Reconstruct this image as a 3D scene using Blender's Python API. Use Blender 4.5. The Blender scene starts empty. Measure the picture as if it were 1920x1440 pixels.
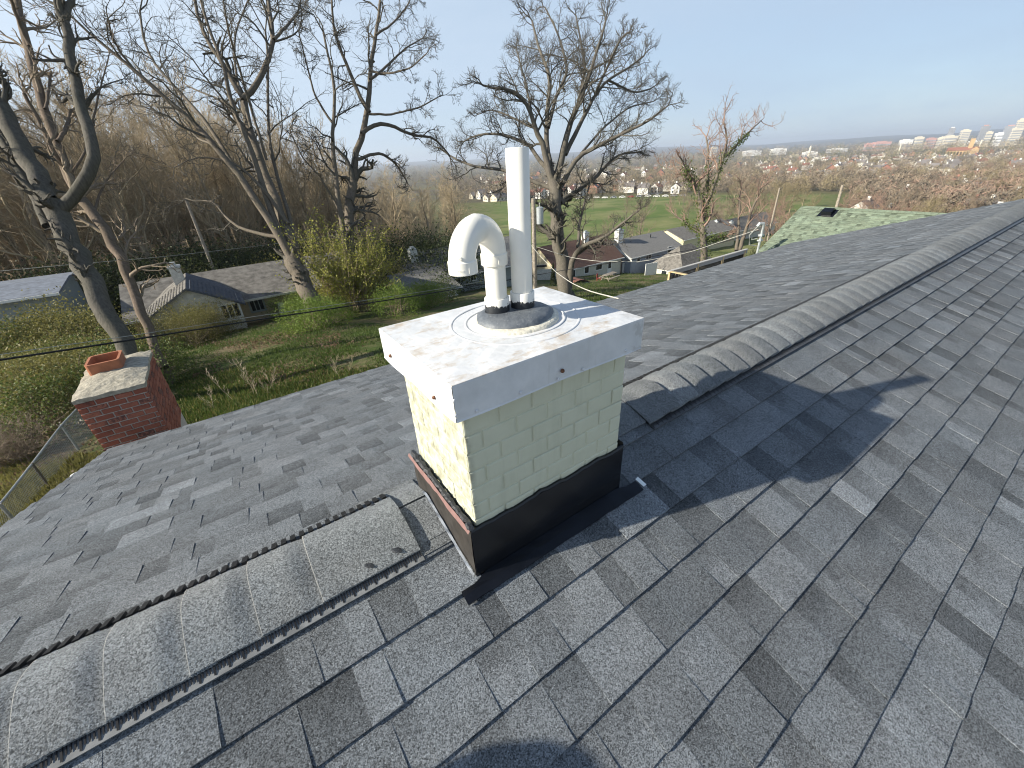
import bpy, math, random
import numpy as np
from mathutils import Matrix, Vector

rng = np.random.default_rng(7)
random.seed(7)
scene = bpy.context.scene
COL = scene.collection

# ------------------------------------------------------------------ camera, sky, sun
# solved from the photograph: axes X along the roof ridge, Y across it, Z up; the lens is at the origin
CAMR = np.array([[0.81559977, -0.57667263, -0.04738867],
                 [-0.3129826, -0.37080428, -0.87438326],
                 [0.48666097, 0.72797862, -0.48291639]])   # rows: right, down, forward
FPX = 770.99
cam_data = bpy.data.cameras.new('camera')
cam_data.sensor_width = 36.0
cam_data.lens = FPX / 1920 * 36.0
cam_data.clip_start = 0.02
cam_data.clip_end = 40000
cam = bpy.data.objects.new('camera', cam_data)
COL.objects.link(cam)
cam.matrix_world = Matrix([[CAMR[0][i], -CAMR[1][i], -CAMR[2][i], 0.0] for i in range(3)] + [[0, 0, 0, 1]])
scene.camera = cam

SUN_EL = math.radians(26.8)
SUN_AZ = math.radians(165.8)       # from +X towards +Y
SUN = np.array([math.cos(SUN_EL) * math.cos(SUN_AZ), math.cos(SUN_EL) * math.sin(SUN_AZ), math.sin(SUN_EL)])
world = bpy.data.worlds.new('World')
scene.world = world
world.use_nodes = True
wn, wl = world.node_tree.nodes, world.node_tree.links
wn.clear()
w_out = wn.new('ShaderNodeOutputWorld')
w_bg = wn.new('ShaderNodeBackground')
w_sky = wn.new('ShaderNodeTexSky')
w_sky.sky_type = 'NISHITA'
w_sky.sun_disc = False
w_sky.sun_elevation = SUN_EL
w_sky.sun_rotation = math.radians(90) - SUN_AZ
w_sky.altitude = 200
w_sky.air_density = 1.0
w_sky.dust_density = 0.4
w_sky.ozone_density = 2.0
w_bg.inputs['Strength'].default_value = 0.085
# thin high cloud: streaks of white mixed into the sky by direction
w_tc = wn.new('ShaderNodeTexCoord')
w_map = wn.new('ShaderNodeMapping')
w_map.inputs['Scale'].default_value = (1.6, 2.2, 6.0)
w_map.inputs['Rotation'].default_value = (0.0, 0.12, 0.5)
w_noise = wn.new('ShaderNodeTexNoise')
w_noise.inputs['Scale'].default_value = 1.7
w_noise.inputs['Detail'].default_value = 7
w_noise.inputs['Roughness'].default_value = 0.6
w_ramp = wn.new('ShaderNodeMapRange')
w_ramp.inputs['From Min'].default_value = 0.35
w_ramp.inputs['From Max'].default_value = 0.75
w_ramp.inputs['To Min'].default_value = 0.0
w_ramp.inputs['To Max'].default_value = 0.14
w_ramp.inputs['To Min'].default_value = -0.08
# the veil is thicker and whiter towards the sun
w_dot = wn.new('ShaderNodeVectorMath'); w_dot.operation = 'DOT_PRODUCT'
w_dot.inputs[1].default_value = tuple(SUN)
w_side = wn.new('ShaderNodeMapRange')
w_side.inputs['From Min'].default_value = -0.75
w_side.inputs['From Max'].default_value = 0.75
w_side.inputs['To Min'].default_value = 0.80
w_side.inputs['To Max'].default_value = 0.95
w_add = wn.new('ShaderNodeMath'); w_add.operation = 'ADD'
w_col = wn.new('ShaderNodeMapRange')
w_tint = wn.new('ShaderNodeMixRGB')
w_tint.inputs['Color1'].default_value = (3.2, 4.15, 5.4, 1)
w_tint.inputs['Color2'].default_value = (5.3, 6.1, 7.0, 1)
w_col.inputs['From Min'].default_value = -0.75
w_col.inputs['From Max'].default_value = 0.6
w_mix = wn.new('ShaderNodeMixRGB')
wl.new(w_tc.outputs['Generated'], w_map.inputs['Vector'])
wl.new(w_map.outputs[0], w_noise.inputs['Vector'])
wl.new(w_noise.outputs['Fac'], w_ramp.inputs['Value'])
wl.new(w_tc.outputs['Generated'], w_dot.inputs[0])
wl.new(w_dot.outputs['Value'], w_side.inputs['Value'])
wl.new(w_dot.outputs['Value'], w_col.inputs['Value'])
wl.new(w_ramp.outputs[0], w_add.inputs[0])
wl.new(w_side.outputs[0], w_add.inputs[1])
wl.new(w_col.outputs[0], w_tint.inputs['Fac'])
w_sep = wn.new('ShaderNodeSeparateXYZ')
w_low = wn.new('ShaderNodeMapRange')          # the haze veil thins out with height
w_low.inputs['From Min'].default_value = 0.22
w_low.inputs['From Max'].default_value = 0.70
w_low.inputs['To Min'].default_value = 1.0
w_low.inputs['To Max'].default_value = 0.10
w_mul = wn.new('ShaderNodeMath'); w_mul.operation = 'MULTIPLY'
wl.new(w_tc.outputs['Generated'], w_sep.inputs[0])
wl.new(w_sep.outputs['Z'], w_low.inputs['Value'])
wl.new(w_add.outputs[0], w_mul.inputs[0]); wl.new(w_low.outputs[0], w_mul.inputs[1])
wl.new(w_mul.outputs[0], w_mix.inputs['Fac'])
wl.new(w_sky.outputs['Color'], w_mix.inputs['Color1'])
wl.new(w_tint.outputs['Color'], w_mix.inputs['Color2'])
wl.new(w_mix.outputs['Color'], w_bg.inputs['Color'])
wl.new(w_bg.outputs[0], w_out.inputs['Surface'])

sun_data = bpy.data.lights.new('sun', 'SUN')
sun_data.energy = 5.0
sun_data.angle = math.radians(0.6)
sun_data.color = (1.0, 0.93, 0.80)
sun = bpy.data.objects.new('sun', sun_data)
COL.objects.link(sun)
sun.rotation_euler = Vector(SUN).to_track_quat('Z', 'Y').to_euler()
sun.location = (0, 0, 60)

scene.view_settings.view_transform = 'Standard'
scene.view_settings.look = 'None'
scene.view_settings.gamma = 1.0
scene.view_settings.use_curve_mapping = False
scene.view_settings.exposure = 0.82
scene.render.engine = 'CYCLES'
scene.cycles.filter_width = 1.1
scene.cycles.max_bounces = 6
scene.cycles.transparent_max_bounces = 8
scene.cycles.volume_bounces = 0
scene.cycles.use_denoising = True
scene.cycles.denoiser = 'OPENIMAGEDENOISE'
scene.cycles.denoising_input_passes = 'RGB_ALBEDO_NORMAL'

# ------------------------------------------------------------------ where a point of the photograph lies in the place
def ray(x, y):
    return CAMR.T @ np.array([(x - 960) / FPX, (y - 720) / FPX, 1.0])

def at_depth(x, y, depth):
    return ray(x, y) * depth

def at_axis(x, y, axis, val):
    d = ray(x, y)
    return d * (val / d[axis])

RT = [0, 6, 12, 15, 20, 30, 45, 60, 75, 100, 150, 300, 600, 1200, 3000, 6000, 7600, 9500, 12000]
ZL = [-5.2, -5.2, -5.9, -6.4, -7.2, -8.9, -11.9, -13.6, -14.2, -14.2, -13.5, -14.0, -30, -45, -60, -58, -20, 40, 30]
ZR = [-5.2, -5.2, -6.0, -6.6, -7.6, -9.6, -12.9, -15.9, -18.8, -22, -24.5, -28, -35, -45, -60, -58, -35, -6, 12]

def ground_z(x, y):
    x = np.asarray(x, float); y = np.asarray(y, float)
    r = np.hypot(x, y)
    t = np.clip((x / np.maximum(r, 1e-6) - 0.02) / 0.42, 0, 1)
    t = t * t * (3 - 2 * t)
    t = np.where(y < 0, np.where(x > 0, 1.0, 0.0), t)
    return np.interp(r, RT, ZL) * (1 - t) + np.interp(r, RT, ZR) * t

def gp(px, py, rmin=6.0):
    d = ray(px, py)
    h = math.hypot(d[0], d[1])
    r = np.concatenate([np.linspace(rmin, 200, 3000), np.geomspace(201, 9000, 1500)])
    diff = d[2] / h * r - ground_z(d[0] / h * r, d[1] / h * r)
    below = np.nonzero(diff < 0)[0]
    rr = r[below[0]] if len(below) else r[-1]
    return np.array([d[0] / h * rr, d[1] / h * rr, float(ground_z(d[0] / h * rr, d[1] / h * rr))])

def on_ground(px, r):
    """the ground point at horizontal range r in the direction of image column px (taken at the horizon)"""
    d = ray(px, 296 - 0.0542 * (px - 960))
    h = math.hypot(d[0], d[1])
    x, y = d[0] / h * r, d[1] / h * r
    return np.array([x, y, float(ground_z(x, y))])

# ------------------------------------------------------------------ materials
def lin(c):
    return tuple(((v / 255) / 12.92 if v / 255 <= 0.04045 else ((v / 255 + 0.055) / 1.055) ** 2.4) for v in c)

class Mat:
    """small helper round a node tree"""
    def __init__(self, name):
        self.m = bpy.data.materials.new(name)
        self.m.use_nodes = True
        self.n, self.l = self.m.node_tree.nodes, self.m.node_tree.links
        self.b = self.n['Principled BSDF']
    def node(self, kind, **kw):
        nd = self.n.new(kind)
        for k, v in kw.items():
            setattr(nd, k, v)
        return nd
    def link(self, a, b):
        self.l.new(a, b)
    def pos(self):
        return self.node('ShaderNodeNewGeometry').outputs['Position']
    def objco(self):
        return self.node('ShaderNodeTexCoord').outputs['Object']
    def noise(self, vec, scale, detail=4, rough=0.55, lo=None, hi=None):
        t = self.node('ShaderNodeTexNoise')
        t.inputs['Scale'].default_value = scale
        t.inputs['Detail'].default_value = detail
        t.inputs['Roughness'].default_value = rough
        self.link(vec, t.inputs['Vector'])
        o = t.outputs['Fac']
        return self.remap(o, lo, hi) if lo is not None else o
    def voro(self, vec, scale, out='Color'):
        t = self.node('ShaderNodeTexVoronoi')
        t.inputs['Scale'].default_value = scale
        self.link(vec, t.inputs['Vector'])
        return t.outputs[out]
    def remap(self, v, lo, hi, a=0.0, b=1.0):
        t = self.node('ShaderNodeMapRange')
        t.inputs['From Min'].default_value = lo
        t.inputs['From Max'].default_value = hi
        t.inputs['To Min'].default_value = a
        t.inputs['To Max'].default_value = b
        self.link(v, t.inputs['Value'])
        return t.outputs[0]
    def math(self, op, a, b=0.5):
        t = self.node('ShaderNodeMath', operation=op)
        for i, v in enumerate((a, b)):
            if isinstance(v, (int, float)):
                t.inputs[i].default_value = v
            else:
                self.link(v, t.inputs[i])
        return t.outputs[0]
    def mix(self, f, a, b, blend='MIX'):
        t = self.node('ShaderNodeMixRGB', blend_type=blend)
        for i, v in zip(('Fac', 'Color1', 'Color2'), (f, a, b)):
            if isinstance(v, (int, float)):
                t.inputs[i].default_value = v
            elif isinstance(v, tuple):
                t.inputs[i].default_value = (*v[:3], 1)
            else:
                self.link(v, t.inputs[i])
        return t.outputs[0]
    def color(self, c):
        if isinstance(c, tuple):
            self.b.inputs['Base Color'].default_value = (*c[:3], 1)
        else:
            self.link(c, self.b.inputs['Base Color'])
        return self
    def rough(self, v, spec=0.4, metal=0.0):
        if isinstance(v, (int, float)):
            self.b.inputs['Roughness'].default_value = v
        else:
            self.link(v, self.b.inputs['Roughness'])
        self.b.inputs['Specular IOR Level'].default_value = spec
        self.b.inputs['Metallic'].default_value = metal
        return self
    def bump(self, h, strength=0.3, dist=0.01):
        t = self.node('ShaderNodeBump')
        t.inputs['Strength'].default_value = strength
        t.inputs['Distance'].default_value = dist
        self.link(h, t.inputs['Height'])
        self.link(t.outputs[0], self.b.inputs['Normal'])
        return self

def plain(name, col, rough=0.6, spec=0.4, metal=0.0, vary=0.25, scale=6.0, bump=0.0):
    m = Mat(name)
    v = m.noise(m.pos(), scale, 5, 0.6, 0.3, 0.7)
    dark = tuple(c * (1 - vary) for c in col)
    lite = tuple(min(1, c * (1 + vary)) for c in col)
    m.color(m.mix(v, dark, lite)).rough(rough, spec, metal)
    if bump:
        m.bump(v, bump, 0.01)
    return m.m

def shingle_material(name, tint=(1, 1, 1), base=0.158, granule=430.0, contrast=1.15):
    """asphalt granules: colour blend per piece, dark shadow band near the upper edge, bright single grains"""
    m = Mat(name)
    p = m.pos()
    a1 = m.node('ShaderNodeAttribute', attribute_type='OBJECT', attribute_name='shade').outputs['Fac']
    a2 = m.node('ShaderNodeAttribute', attribute_type='GEOMETRY', attribute_name='shade').outputs['Fac']
    sh = m.math('ADD', a1, a2)
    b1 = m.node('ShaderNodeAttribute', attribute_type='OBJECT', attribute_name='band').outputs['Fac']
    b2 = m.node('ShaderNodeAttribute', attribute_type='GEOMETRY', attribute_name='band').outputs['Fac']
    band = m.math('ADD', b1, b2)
    uv = m.node('ShaderNodeUVMap').outputs[0]
    sep = m.node('ShaderNodeSeparateXYZ')
    m.link(uv, sep.inputs[0])
    # sand sized grains and a slower drift of the mix
    vcell = m.node('ShaderNodeSeparateXYZ'); m.link(m.voro(p, granule * 0.95), vcell.inputs[0])
    g1 = vcell.outputs['X']
    g2 = m.noise(p, granule * 0.36, 2, 0.6)
    slow = m.noise(p, 9.0, 4, 0.6, 0.25, 0.75)
    wob = m.noise(p, 38.0, 3, 0.6, 0.2, 0.8)
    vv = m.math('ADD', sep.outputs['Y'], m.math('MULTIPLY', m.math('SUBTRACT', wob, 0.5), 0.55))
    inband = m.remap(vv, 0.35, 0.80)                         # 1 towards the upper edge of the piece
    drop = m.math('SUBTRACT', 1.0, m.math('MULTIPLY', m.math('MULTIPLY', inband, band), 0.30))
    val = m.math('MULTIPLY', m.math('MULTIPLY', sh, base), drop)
    val = m.math('MULTIPLY', val, m.remap(slow, 0, 1, 0.86, 1.14))
    grain = m.remap(m.math('ADD', m.math('MULTIPLY', g1, 0.78), m.math('MULTIPLY', g2, 0.22)), 0.10, 0.90, 1 - 0.62 * contrast, 1 + 0.62 * contrast)
    val = m.math('MULTIPLY', val, grain)
    spark = m.remap(m.noise(p, granule * 0.7, 1, 0.5), 0.67, 0.75, 0, 0.30)
    val = m.math('ADD', val, m.math('MULTIPLY', spark, base * 4.5))
    cool = m.noise(p, 3.0, 3, 0.5, 0.3, 0.7)
    tc = m.mix(cool, tuple(np.array((0.945, 1.0, 1.045)) * tint), tuple(np.array((0.905, 1.0, 1.085)) * tint))
    comb = m.mix(1.0, tc, (1, 1, 1), 'MULTIPLY')
    vc = m.node('ShaderNodeCombineXYZ')
    for i in range(3):
        m.link(val, vc.inputs[i])
    m.color(m.mix(1.0, comb, vc.outputs[0], 'MULTIPLY')).rough(0.88, 0.18)
    m.bump(m.math('ADD', m.math('MULTIPLY', g1, 0.5), g2), 0.45, 0.003)
    return m.m

M = {}
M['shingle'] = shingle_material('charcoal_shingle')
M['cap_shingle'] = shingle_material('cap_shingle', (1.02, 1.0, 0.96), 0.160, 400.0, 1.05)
M['green_shingle'] = shingle_material('green_shingle', (0.93, 1.04, 0.71), 0.20, 60.0, 0.5)
M['lit_cut_edge'] = plain('lit_cut_edge', (0.40, 0.39, 0.36), 0.9, 0.2, 0, 0.5, 300)  # pale cut edge, with the bright sunlit rim painted in
M['black_plastic'] = plain('black_plastic', (0.012, 0.012, 0.013), 0.45, 0.4, 0, 0.3, 40)
M['grey_plastic'] = plain('grey_plastic', (0.20, 0.205, 0.205), 0.5, 0.4, 0, 0.3, 30)
M['shaded_plastic'] = plain('shaded_plastic', (0.06, 0.062, 0.065), 0.45, 0.4, 0, 0.5, 25)  # darker copy of the flange plastic; shadow on the right run painted in
M['tar'] = plain('tar', (0.022, 0.025, 0.03), 0.55, 0.5, 0, 0.4, 60, 0.3)

def painted_brick():
    m = Mat('green_painted_brick')
    p = m.pos()
    n = m.noise(p, 14, 5, 0.6, 0.3, 0.7)
    c = m.mix(n, (0.575, 0.58, 0.44), (0.62, 0.625, 0.485))
    # grime and chips
    chip = m.remap(m.noise(p, 30, 6, 0.7), 0.715, 0.735, 0, 0.8)
    c = m.mix(chip, c, (0.17, 0.16, 0.11))
    sep = m.node('ShaderNodeSeparateXYZ'); m.link(p, sep.inputs[0])
    smp = m.node('ShaderNodeMapping'); smp.inputs['Scale'].default_value = (1, 1, 0.12); m.link(p, smp.inputs['Vector'])
    run = m.remap(m.noise(smp.outputs[0], 26, 5, 0.65), 0.52, 0.75, 0, 0.26)
    c = m.mix(run, c, (0.36, 0.37, 0.27))
    blot = m.remap(m.noise(p, 11, 6, 0.7), 0.56, 0.72, 0, 0.20)
    c = m.mix(blot, c, (0.44, 0.44, 0.34))
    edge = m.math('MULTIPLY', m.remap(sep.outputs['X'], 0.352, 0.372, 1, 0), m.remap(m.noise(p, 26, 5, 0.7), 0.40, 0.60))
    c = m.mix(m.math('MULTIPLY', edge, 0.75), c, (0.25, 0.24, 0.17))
    m.color(c).rough(0.55, 0.4)
    m.bump(m.noise(p, 20, 3, 0.5), 0.12, 0.003)
    return m.m
M['paint_green'] = painted_brick()

def cap_metal():
    m = Mat('white_painted_sheet_metal')
    p = m.pos()
    n = m.noise(p, 9, 6, 0.65, 0.3, 0.7)
    c = m.mix(n, (0.54, 0.555, 0.565), (0.70, 0.705, 0.71))
    sep = m.node('ShaderNodeSeparateXYZ'); m.link(p, sep.inputs[0])
    # rust and dirt gather on the upper sheet, most near the sunny edges
    top = m.remap(sep.outputs['Z'], -0.4225, -0.4185)
    near_l = m.remap(sep.outputs['X'], 0.32, 0.52, 1, 0.0)
    near_f = m.remap(sep.outputs['Y'], 0.71, 0.83, 1, 0.0)
    e = m.math('MAXIMUM', near_l, near_f)
    mp = m.node('ShaderNodeMapping'); mp.inputs['Scale'].default_value = (1.0, 1.9, 1.0); m.link(p, mp.inputs['Vector'])
    d1 = m.noise(mp.outputs[0], 13, 8, 0.72)
    mask = m.remap(m.math('ADD', d1, m.math('MULTIPLY', e, 0.10)), 0.565, 0.70)
    mask = m.math('MULTIPLY', m.math('MULTIPLY', mask, top), 0.70)
    dcol = m.mix(m.noise(p, 40, 4, 0.6, 0.35, 0.65), (0.40, 0.29, 0.17), (0.52, 0.47, 0.40))
    c = m.mix(mask, c, dcol)
    peel = m.math('MULTIPLY', m.remap(sep.outputs['X'], 0.885, 0.905), m.remap(m.noise(p, 22, 5, 0.7), 0.46, 0.52))
    c = m.mix(m.math('MULTIPLY', peel, 0.45), c, (0.40, 0.39, 0.37))
    smp = m.node('ShaderNodeMapping'); smp.inputs['Scale'].default_value = (1, 1, 0.10); m.link(p, smp.inputs['Vector'])
    run = m.remap(m.noise(smp.outputs[0], 42, 4, 0.6), 0.60, 0.78, 0, 0.35)
    c = m.mix(run, c, (0.44, 0.43, 0.40))
    scuff = m.remap(m.noise(p, 60, 6, 0.8), 0.66, 0.73, 0, 0.55)
    c = m.mix(scuff, c, (0.42, 0.40, 0.36))
    m.color(c).rough(m.remap(n, 0, 1, 0.35, 0.6), 0.4)
    m.bump(m.noise(p, 6, 4, 0.5), 0.5, 0.02)
    return m.m
M['cap_white'] = cap_metal()
M['pvc'] = plain('pvc', (0.80, 0.78, 0.71), 0.32, 0.45, 0, 0.05, 12)

def collar_mat():
    m = Mat('peeling_collar')
    p = m.objco()
    sep = m.node('ShaderNodeSeparateXYZ'); m.link(p, sep.inputs[0])
    n = m.noise(p, 45, 6, 0.7)
    h = m.math('ADD', sep.outputs['Z'], m.math('MULTIPLY', m.math('SUBTRACT', n, 0.5), 0.05))
    white = m.remap(h, 0.0255, 0.0268)
    c = m.mix(white, (0.020, 0.023, 0.027), (0.80, 0.78, 0.72))
    m.color(c).rough(0.45, 0.4).bump(white, 0.5, 0.002)
    return m.m
M['collar'] = collar_mat()

def seal_mat():
    m = Mat('grey_sealant')
    p = m.pos()
    n = m.noise(p, 30, 5, 0.65, 0.3, 0.7)
    c = m.mix(n, (0.085, 0.098, 0.115), (0.15, 0.165, 0.18))
    cr = m.remap(m.noise(p, 70, 4, 0.8), 0.64, 0.68, 0, 0.6)
    c = m.mix(cr, c, (0.30, 0.31, 0.31))
    m.color(c).rough(0.5, 0.45).bump(n, 0.4, 0.006)
    return m.m
M['seal'] = seal_mat()
M['cream'] = plain('cream_sealant', (0.68, 0.64, 0.53), 0.6, 0.3, 0, 0.2, 60, 0.3)
M['rust'] = plain('rusty_screw', (0.16, 0.075, 0.04), 0.6, 0.4, 0.3, 0.5, 200)
M['flash_black'] = plain('black_flashing', (0.006, 0.007, 0.010), 0.24, 0.40, 0, 0.4, 8)
M['flash_brown'] = plain('dusty_black_flashing', (0.034, 0.030, 0.026), 0.55, 0.4, 0, 0.4, 26)
M['pink'] = plain('pink_primer', (0.20, 0.115, 0.105), 0.75, 0.3, 0, 0.15, 40)
M['foil'] = plain('foil_tape', (0.15, 0.17, 0.20), 0.5, 0.4, 0.0, 0.6, 40)
M['label_white'] = plain('white_tag', (0.80, 0.84, 0.84), 0.4, 0.4, 0, 0.03, 50)

def brick_mat():
    m = Mat('red_brick')
    p = m.pos()
    r = m.node('ShaderNodeObjectInfo').outputs['Random']
    n = m.noise(p, 60, 5, 0.7, 0.3, 0.7)
    c = m.mix(r, (0.28, 0.090, 0.055), (0.45, 0.175, 0.11))
    dk = m.remap(m.math('ADD', r, m.math('MULTIPLY', n, 0.35)), 1.0, 1.2)
    c = m.mix(dk, c, (0.075, 0.055, 0.052))
    c = m.mix(m.math('MULTIPLY', n, 0.5), c, (0.16, 0.05, 0.035))
    soot = m.remap(m.noise(p, 9, 5, 0.7), 0.58, 0.72, 0, 0.75)
    c = m.mix(soot, c, (0.055, 0.04, 0.04))
    m.color(c).rough(0.85, 0.3).bump(n, 0.5, 0.005)
    return m.m
M['brick'] = brick_mat()
M['mortar'] = plain('mortar', (0.46, 0.42, 0.37), 0.9, 0.2, 0, 0.3, 60, 0.4)
M['concrete'] = plain('weathered_concrete', (0.34, 0.31, 0.245), 0.9, 0.25, 0, 0.35, 22, 0.5)
M['clay'] = plain('clay_flue', (0.37, 0.145, 0.075), 0.75, 0.35, 0, 0.2, 14)
M['soot'] = plain('soot', (0.02, 0.018, 0.016), 0.9, 0.2)
M['white_paint'] = plain('white_paint', (0.74, 0.74, 0.70), 0.5, 0.4, 0, 0.10, 9)
M['dirty_white'] = plain('dirty_white', (0.55, 0.53, 0.47), 0.6, 0.3, 0, 0.25, 5)
M['cream_wall'] = plain('cream_wall', (0.64, 0.57, 0.38), 0.7, 0.3, 0, 0.08, 3)
M['pale_wall'] = plain('pale_wall', (0.55, 0.54, 0.46), 0.7, 0.3, 0, 0.08, 3)
M['tan_wall'] = plain('tan_wall', (0.42, 0.34, 0.22), 0.7, 0.3, 0, 0.15, 3)
M['grey_wall'] = plain('grey_wall', (0.27, 0.30, 0.29), 0.7, 0.3, 0, 0.1, 3)
M['blue_wall'] = plain('blue_grey_wall', (0.30, 0.34, 0.40), 0.7, 0.3, 0, 0.1, 3)
M['brown_roof'] = plain('brown_roof', (0.115, 0.070, 0.054), 0.85, 0.25, 0, 0.4, 7, 0.3)
M['grey_roof'] = plain('grey_roof', (0.19, 0.185, 0.175), 0.85, 0.25, 0, 0.35, 5, 0.3)
M['old_roof'] = plain('old_roof', (0.16, 0.15, 0.135), 0.9, 0.2, 0, 0.45, 2.5, 0.3)
M['slate_roof'] = plain('slate_roof', (0.075, 0.085, 0.105), 0.7, 0.3, 0, 0.4, 5)
M['blue_roof'] = plain('pale_blue_roof', (0.16, 0.18, 0.215), 0.8, 0.3, 0, 0.3, 3)
M['glass'] = plain('window_glass', (0.02, 0.025, 0.03), 0.08, 0.6, 0, 0.3, 2)
M['timber'] = plain('new_timber', (0.50, 0.39, 0.22), 0.75, 0.3, 0, 0.2, 9)
M['grey_timber'] = plain('grey_timber', (0.42, 0.41, 0.39), 0.8, 0.3, 0, 0.25, 9)
M['pole_wood'] = plain('pole_wood', (0.30, 0.26, 0.21), 0.9, 0.2, 0, 0.4, 10)
M['galv'] = plain('galvanised', (0.45, 0.48, 0.49), 0.45, 0.5, 0.5, 0.2, 9)
M['wire_black'] = plain('black_cable', (0.012, 0.012, 0.013), 0.6, 0.3)
M['wire_grey'] = plain('grey_wire', (0.30, 0.31, 0.29), 0.5, 0.4)
M['fence_grey'] = plain('chain_link', (0.32, 0.33, 0.32), 0.5, 0.4, 0.4, 0.3, 20)
M['red_plastic'] = plain('red_plastic', (0.26, 0.05, 0.045), 0.6, 0.3)
M['tarp'] = plain('rusty_tarp', (0.27, 0.12, 0.085), 0.8, 0.3, 0, 0.3, 3)
M['church'] = plain('church_brick', (0.47, 0.32, 0.17), 0.8, 0.3, 0, 0.12, 0.1)
M['church_roof'] = plain('church_roof', (0.25, 0.11, 0.075), 0.8, 0.3)
M['city_cream'] = plain('city_cream', (0.60, 0.55, 0.44), 0.7, 0.3, 0, 0.1, 0.02)
M['city_white'] = plain('city_white', (0.70, 0.69, 0.66), 0.7, 0.3, 0, 0.1, 0.02)
M['city_rose'] = plain('city_rose', (0.46, 0.27, 0.24), 0.7, 0.3, 0, 0.1, 0.02)
M['city_grey'] = plain('city_grey', (0.27, 0.28, 0.30), 0.5, 0.4, 0, 0.15, 0.02)
M['town_white'] = plain('town_white', (0.68, 0.66, 0.60), 0.7, 0.3, 0, 0.12, 0.08)
M['town_brick'] = plain('town_brick', (0.33, 0.16, 0.12), 0.8, 0.3, 0, 0.2, 0.08)
M['town_roof'] = plain('town_roof', (0.17, 0.155, 0.15), 0.85, 0.3, 0, 0.35, 0.05)
M['town_roof_red'] = plain('town_roof_red', (0.20, 0.095, 0.075), 0.85, 0.3, 0, 0.3, 0.05)

def bark(name, col, vary=0.45, scale=3.0):
    m = Mat(name)
    p = m.pos()
    mp = m.node('ShaderNodeMapping'); mp.inputs['Scale'].default_value = (1, 1, 0.12); m.link(p, mp.inputs['Vector'])
    n = m.noise(mp.outputs[0], scale * 6, 6, 0.7, 0.3, 0.7)
    s = m.noise(p, scale * 0.5, 3, 0.5, 0.3, 0.7)
    c = m.mix(n, tuple(v * (1 - vary) for v in col), tuple(v * (1 + vary) for v in col))
    c = m.mix(m.math('MULTIPLY', s, 0.4), c, tuple(v * 0.8 for v in (col[0], col[1] * 1.1, col[2] * 0.9)))
    m.color(c).rough(0.9, 0.2).bump(n, 0.45, 0.02)
    return m.m
M['bark_grey'] = bark('bark_grey', (0.105, 0.095, 0.080))
M['bark_red'] = bark('bark_red', (0.155, 0.118, 0.09))
M['bark_trunk'] = bark('bark_trunk', (0.125, 0.110, 0.092))
M['bark_pale'] = bark('bark_pale', (0.30, 0.235, 0.165))
M['bark_brown'] = bark('bark_brown', (0.150, 0.125, 0.100))
M['twig_brown'] = bark('twig_brown', (0.255, 0.20, 0.15))
M['twig_wood'] = bark('twig_wood', (0.41, 0.325, 0.22))
M['twig_pink'] = bark('twig_pink', (0.29, 0.195, 0.155))
M['twig_tan'] = bark('twig_tan', (0.245, 0.20, 0.125))
M['twig_pale'] = bark('twig_pale', (0.40, 0.33, 0.24))

def leaf(name, c1, c2):
    m = Mat(name)
    p = m.pos()
    r = m.noise(p, 1.3, 3, 0.6, 0.3, 0.7)
    q = m.noise(p, 11, 2, 0.6, 0.3, 0.7)
    m.color(m.mix(m.math('MULTIPLY', m.math('ADD', r, q), 0.5), c1, c2)).rough(0.6, 0.3)
    tr = m.node('ShaderNodeBsdfTranslucent')
    m.link(m.mix(r, c1, c2), tr.inputs['Color'])
    ms = m.node('ShaderNodeMixShader'); ms.inputs['Fac'].default_value = 0.35
    out = m.n['Material Output']
    m.link(m.b.outputs[0], ms.inputs[1]); m.link(tr.outputs[0], ms.inputs[2]); m.link(ms.outputs[0], out.inputs['Surface'])
    return m.m
M['leaf_yellow'] = leaf('leaf_yellow', (0.24, 0.24, 0.045), (0.36, 0.36, 0.08))
M['leaf_green'] = leaf('leaf_green', (0.075, 0.105, 0.028), (0.15, 0.19, 0.05))
M['leaf_fresh'] = leaf('leaf_fresh', (0.11, 0.17, 0.03), (0.20, 0.27, 0.05))
M['leaf_dark'] = leaf('leaf_dark', (0.026, 0.042, 0.015), (0.080, 0.095, 0.034))
M['leaf_olive'] = leaf('leaf_olive', (0.14, 0.135, 0.04), (0.22, 0.20, 0.065))
M['grass_green'] = leaf('grass_green', (0.045, 0.080, 0.016), (0.10, 0.14, 0.03))
M['leaf_litter'] = leaf('leaf_litter', (0.12, 0.075, 0.045), (0.26, 0.18, 0.11))

# ------------------------------------------------------------------ mesh helpers
def make_mesh(name, verts, faces, mat=None, smooth=False, mats=None, midx=None):
    me = bpy.data.meshes.new(name)
    me.from_pydata([tuple(v) for v in verts], [], [tuple(f) for f in faces])
    for m_ in (mats or ([mat] if mat else [])):
        me.materials.append(m_)
    if midx is not None:
        me.polygons.foreach_set('material_index', np.asarray(midx, np.int32))
    if smooth:
        me.polygons.foreach_set('use_smooth', np.ones(len(me.polygons), bool))
    me.update()
    return me

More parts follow.
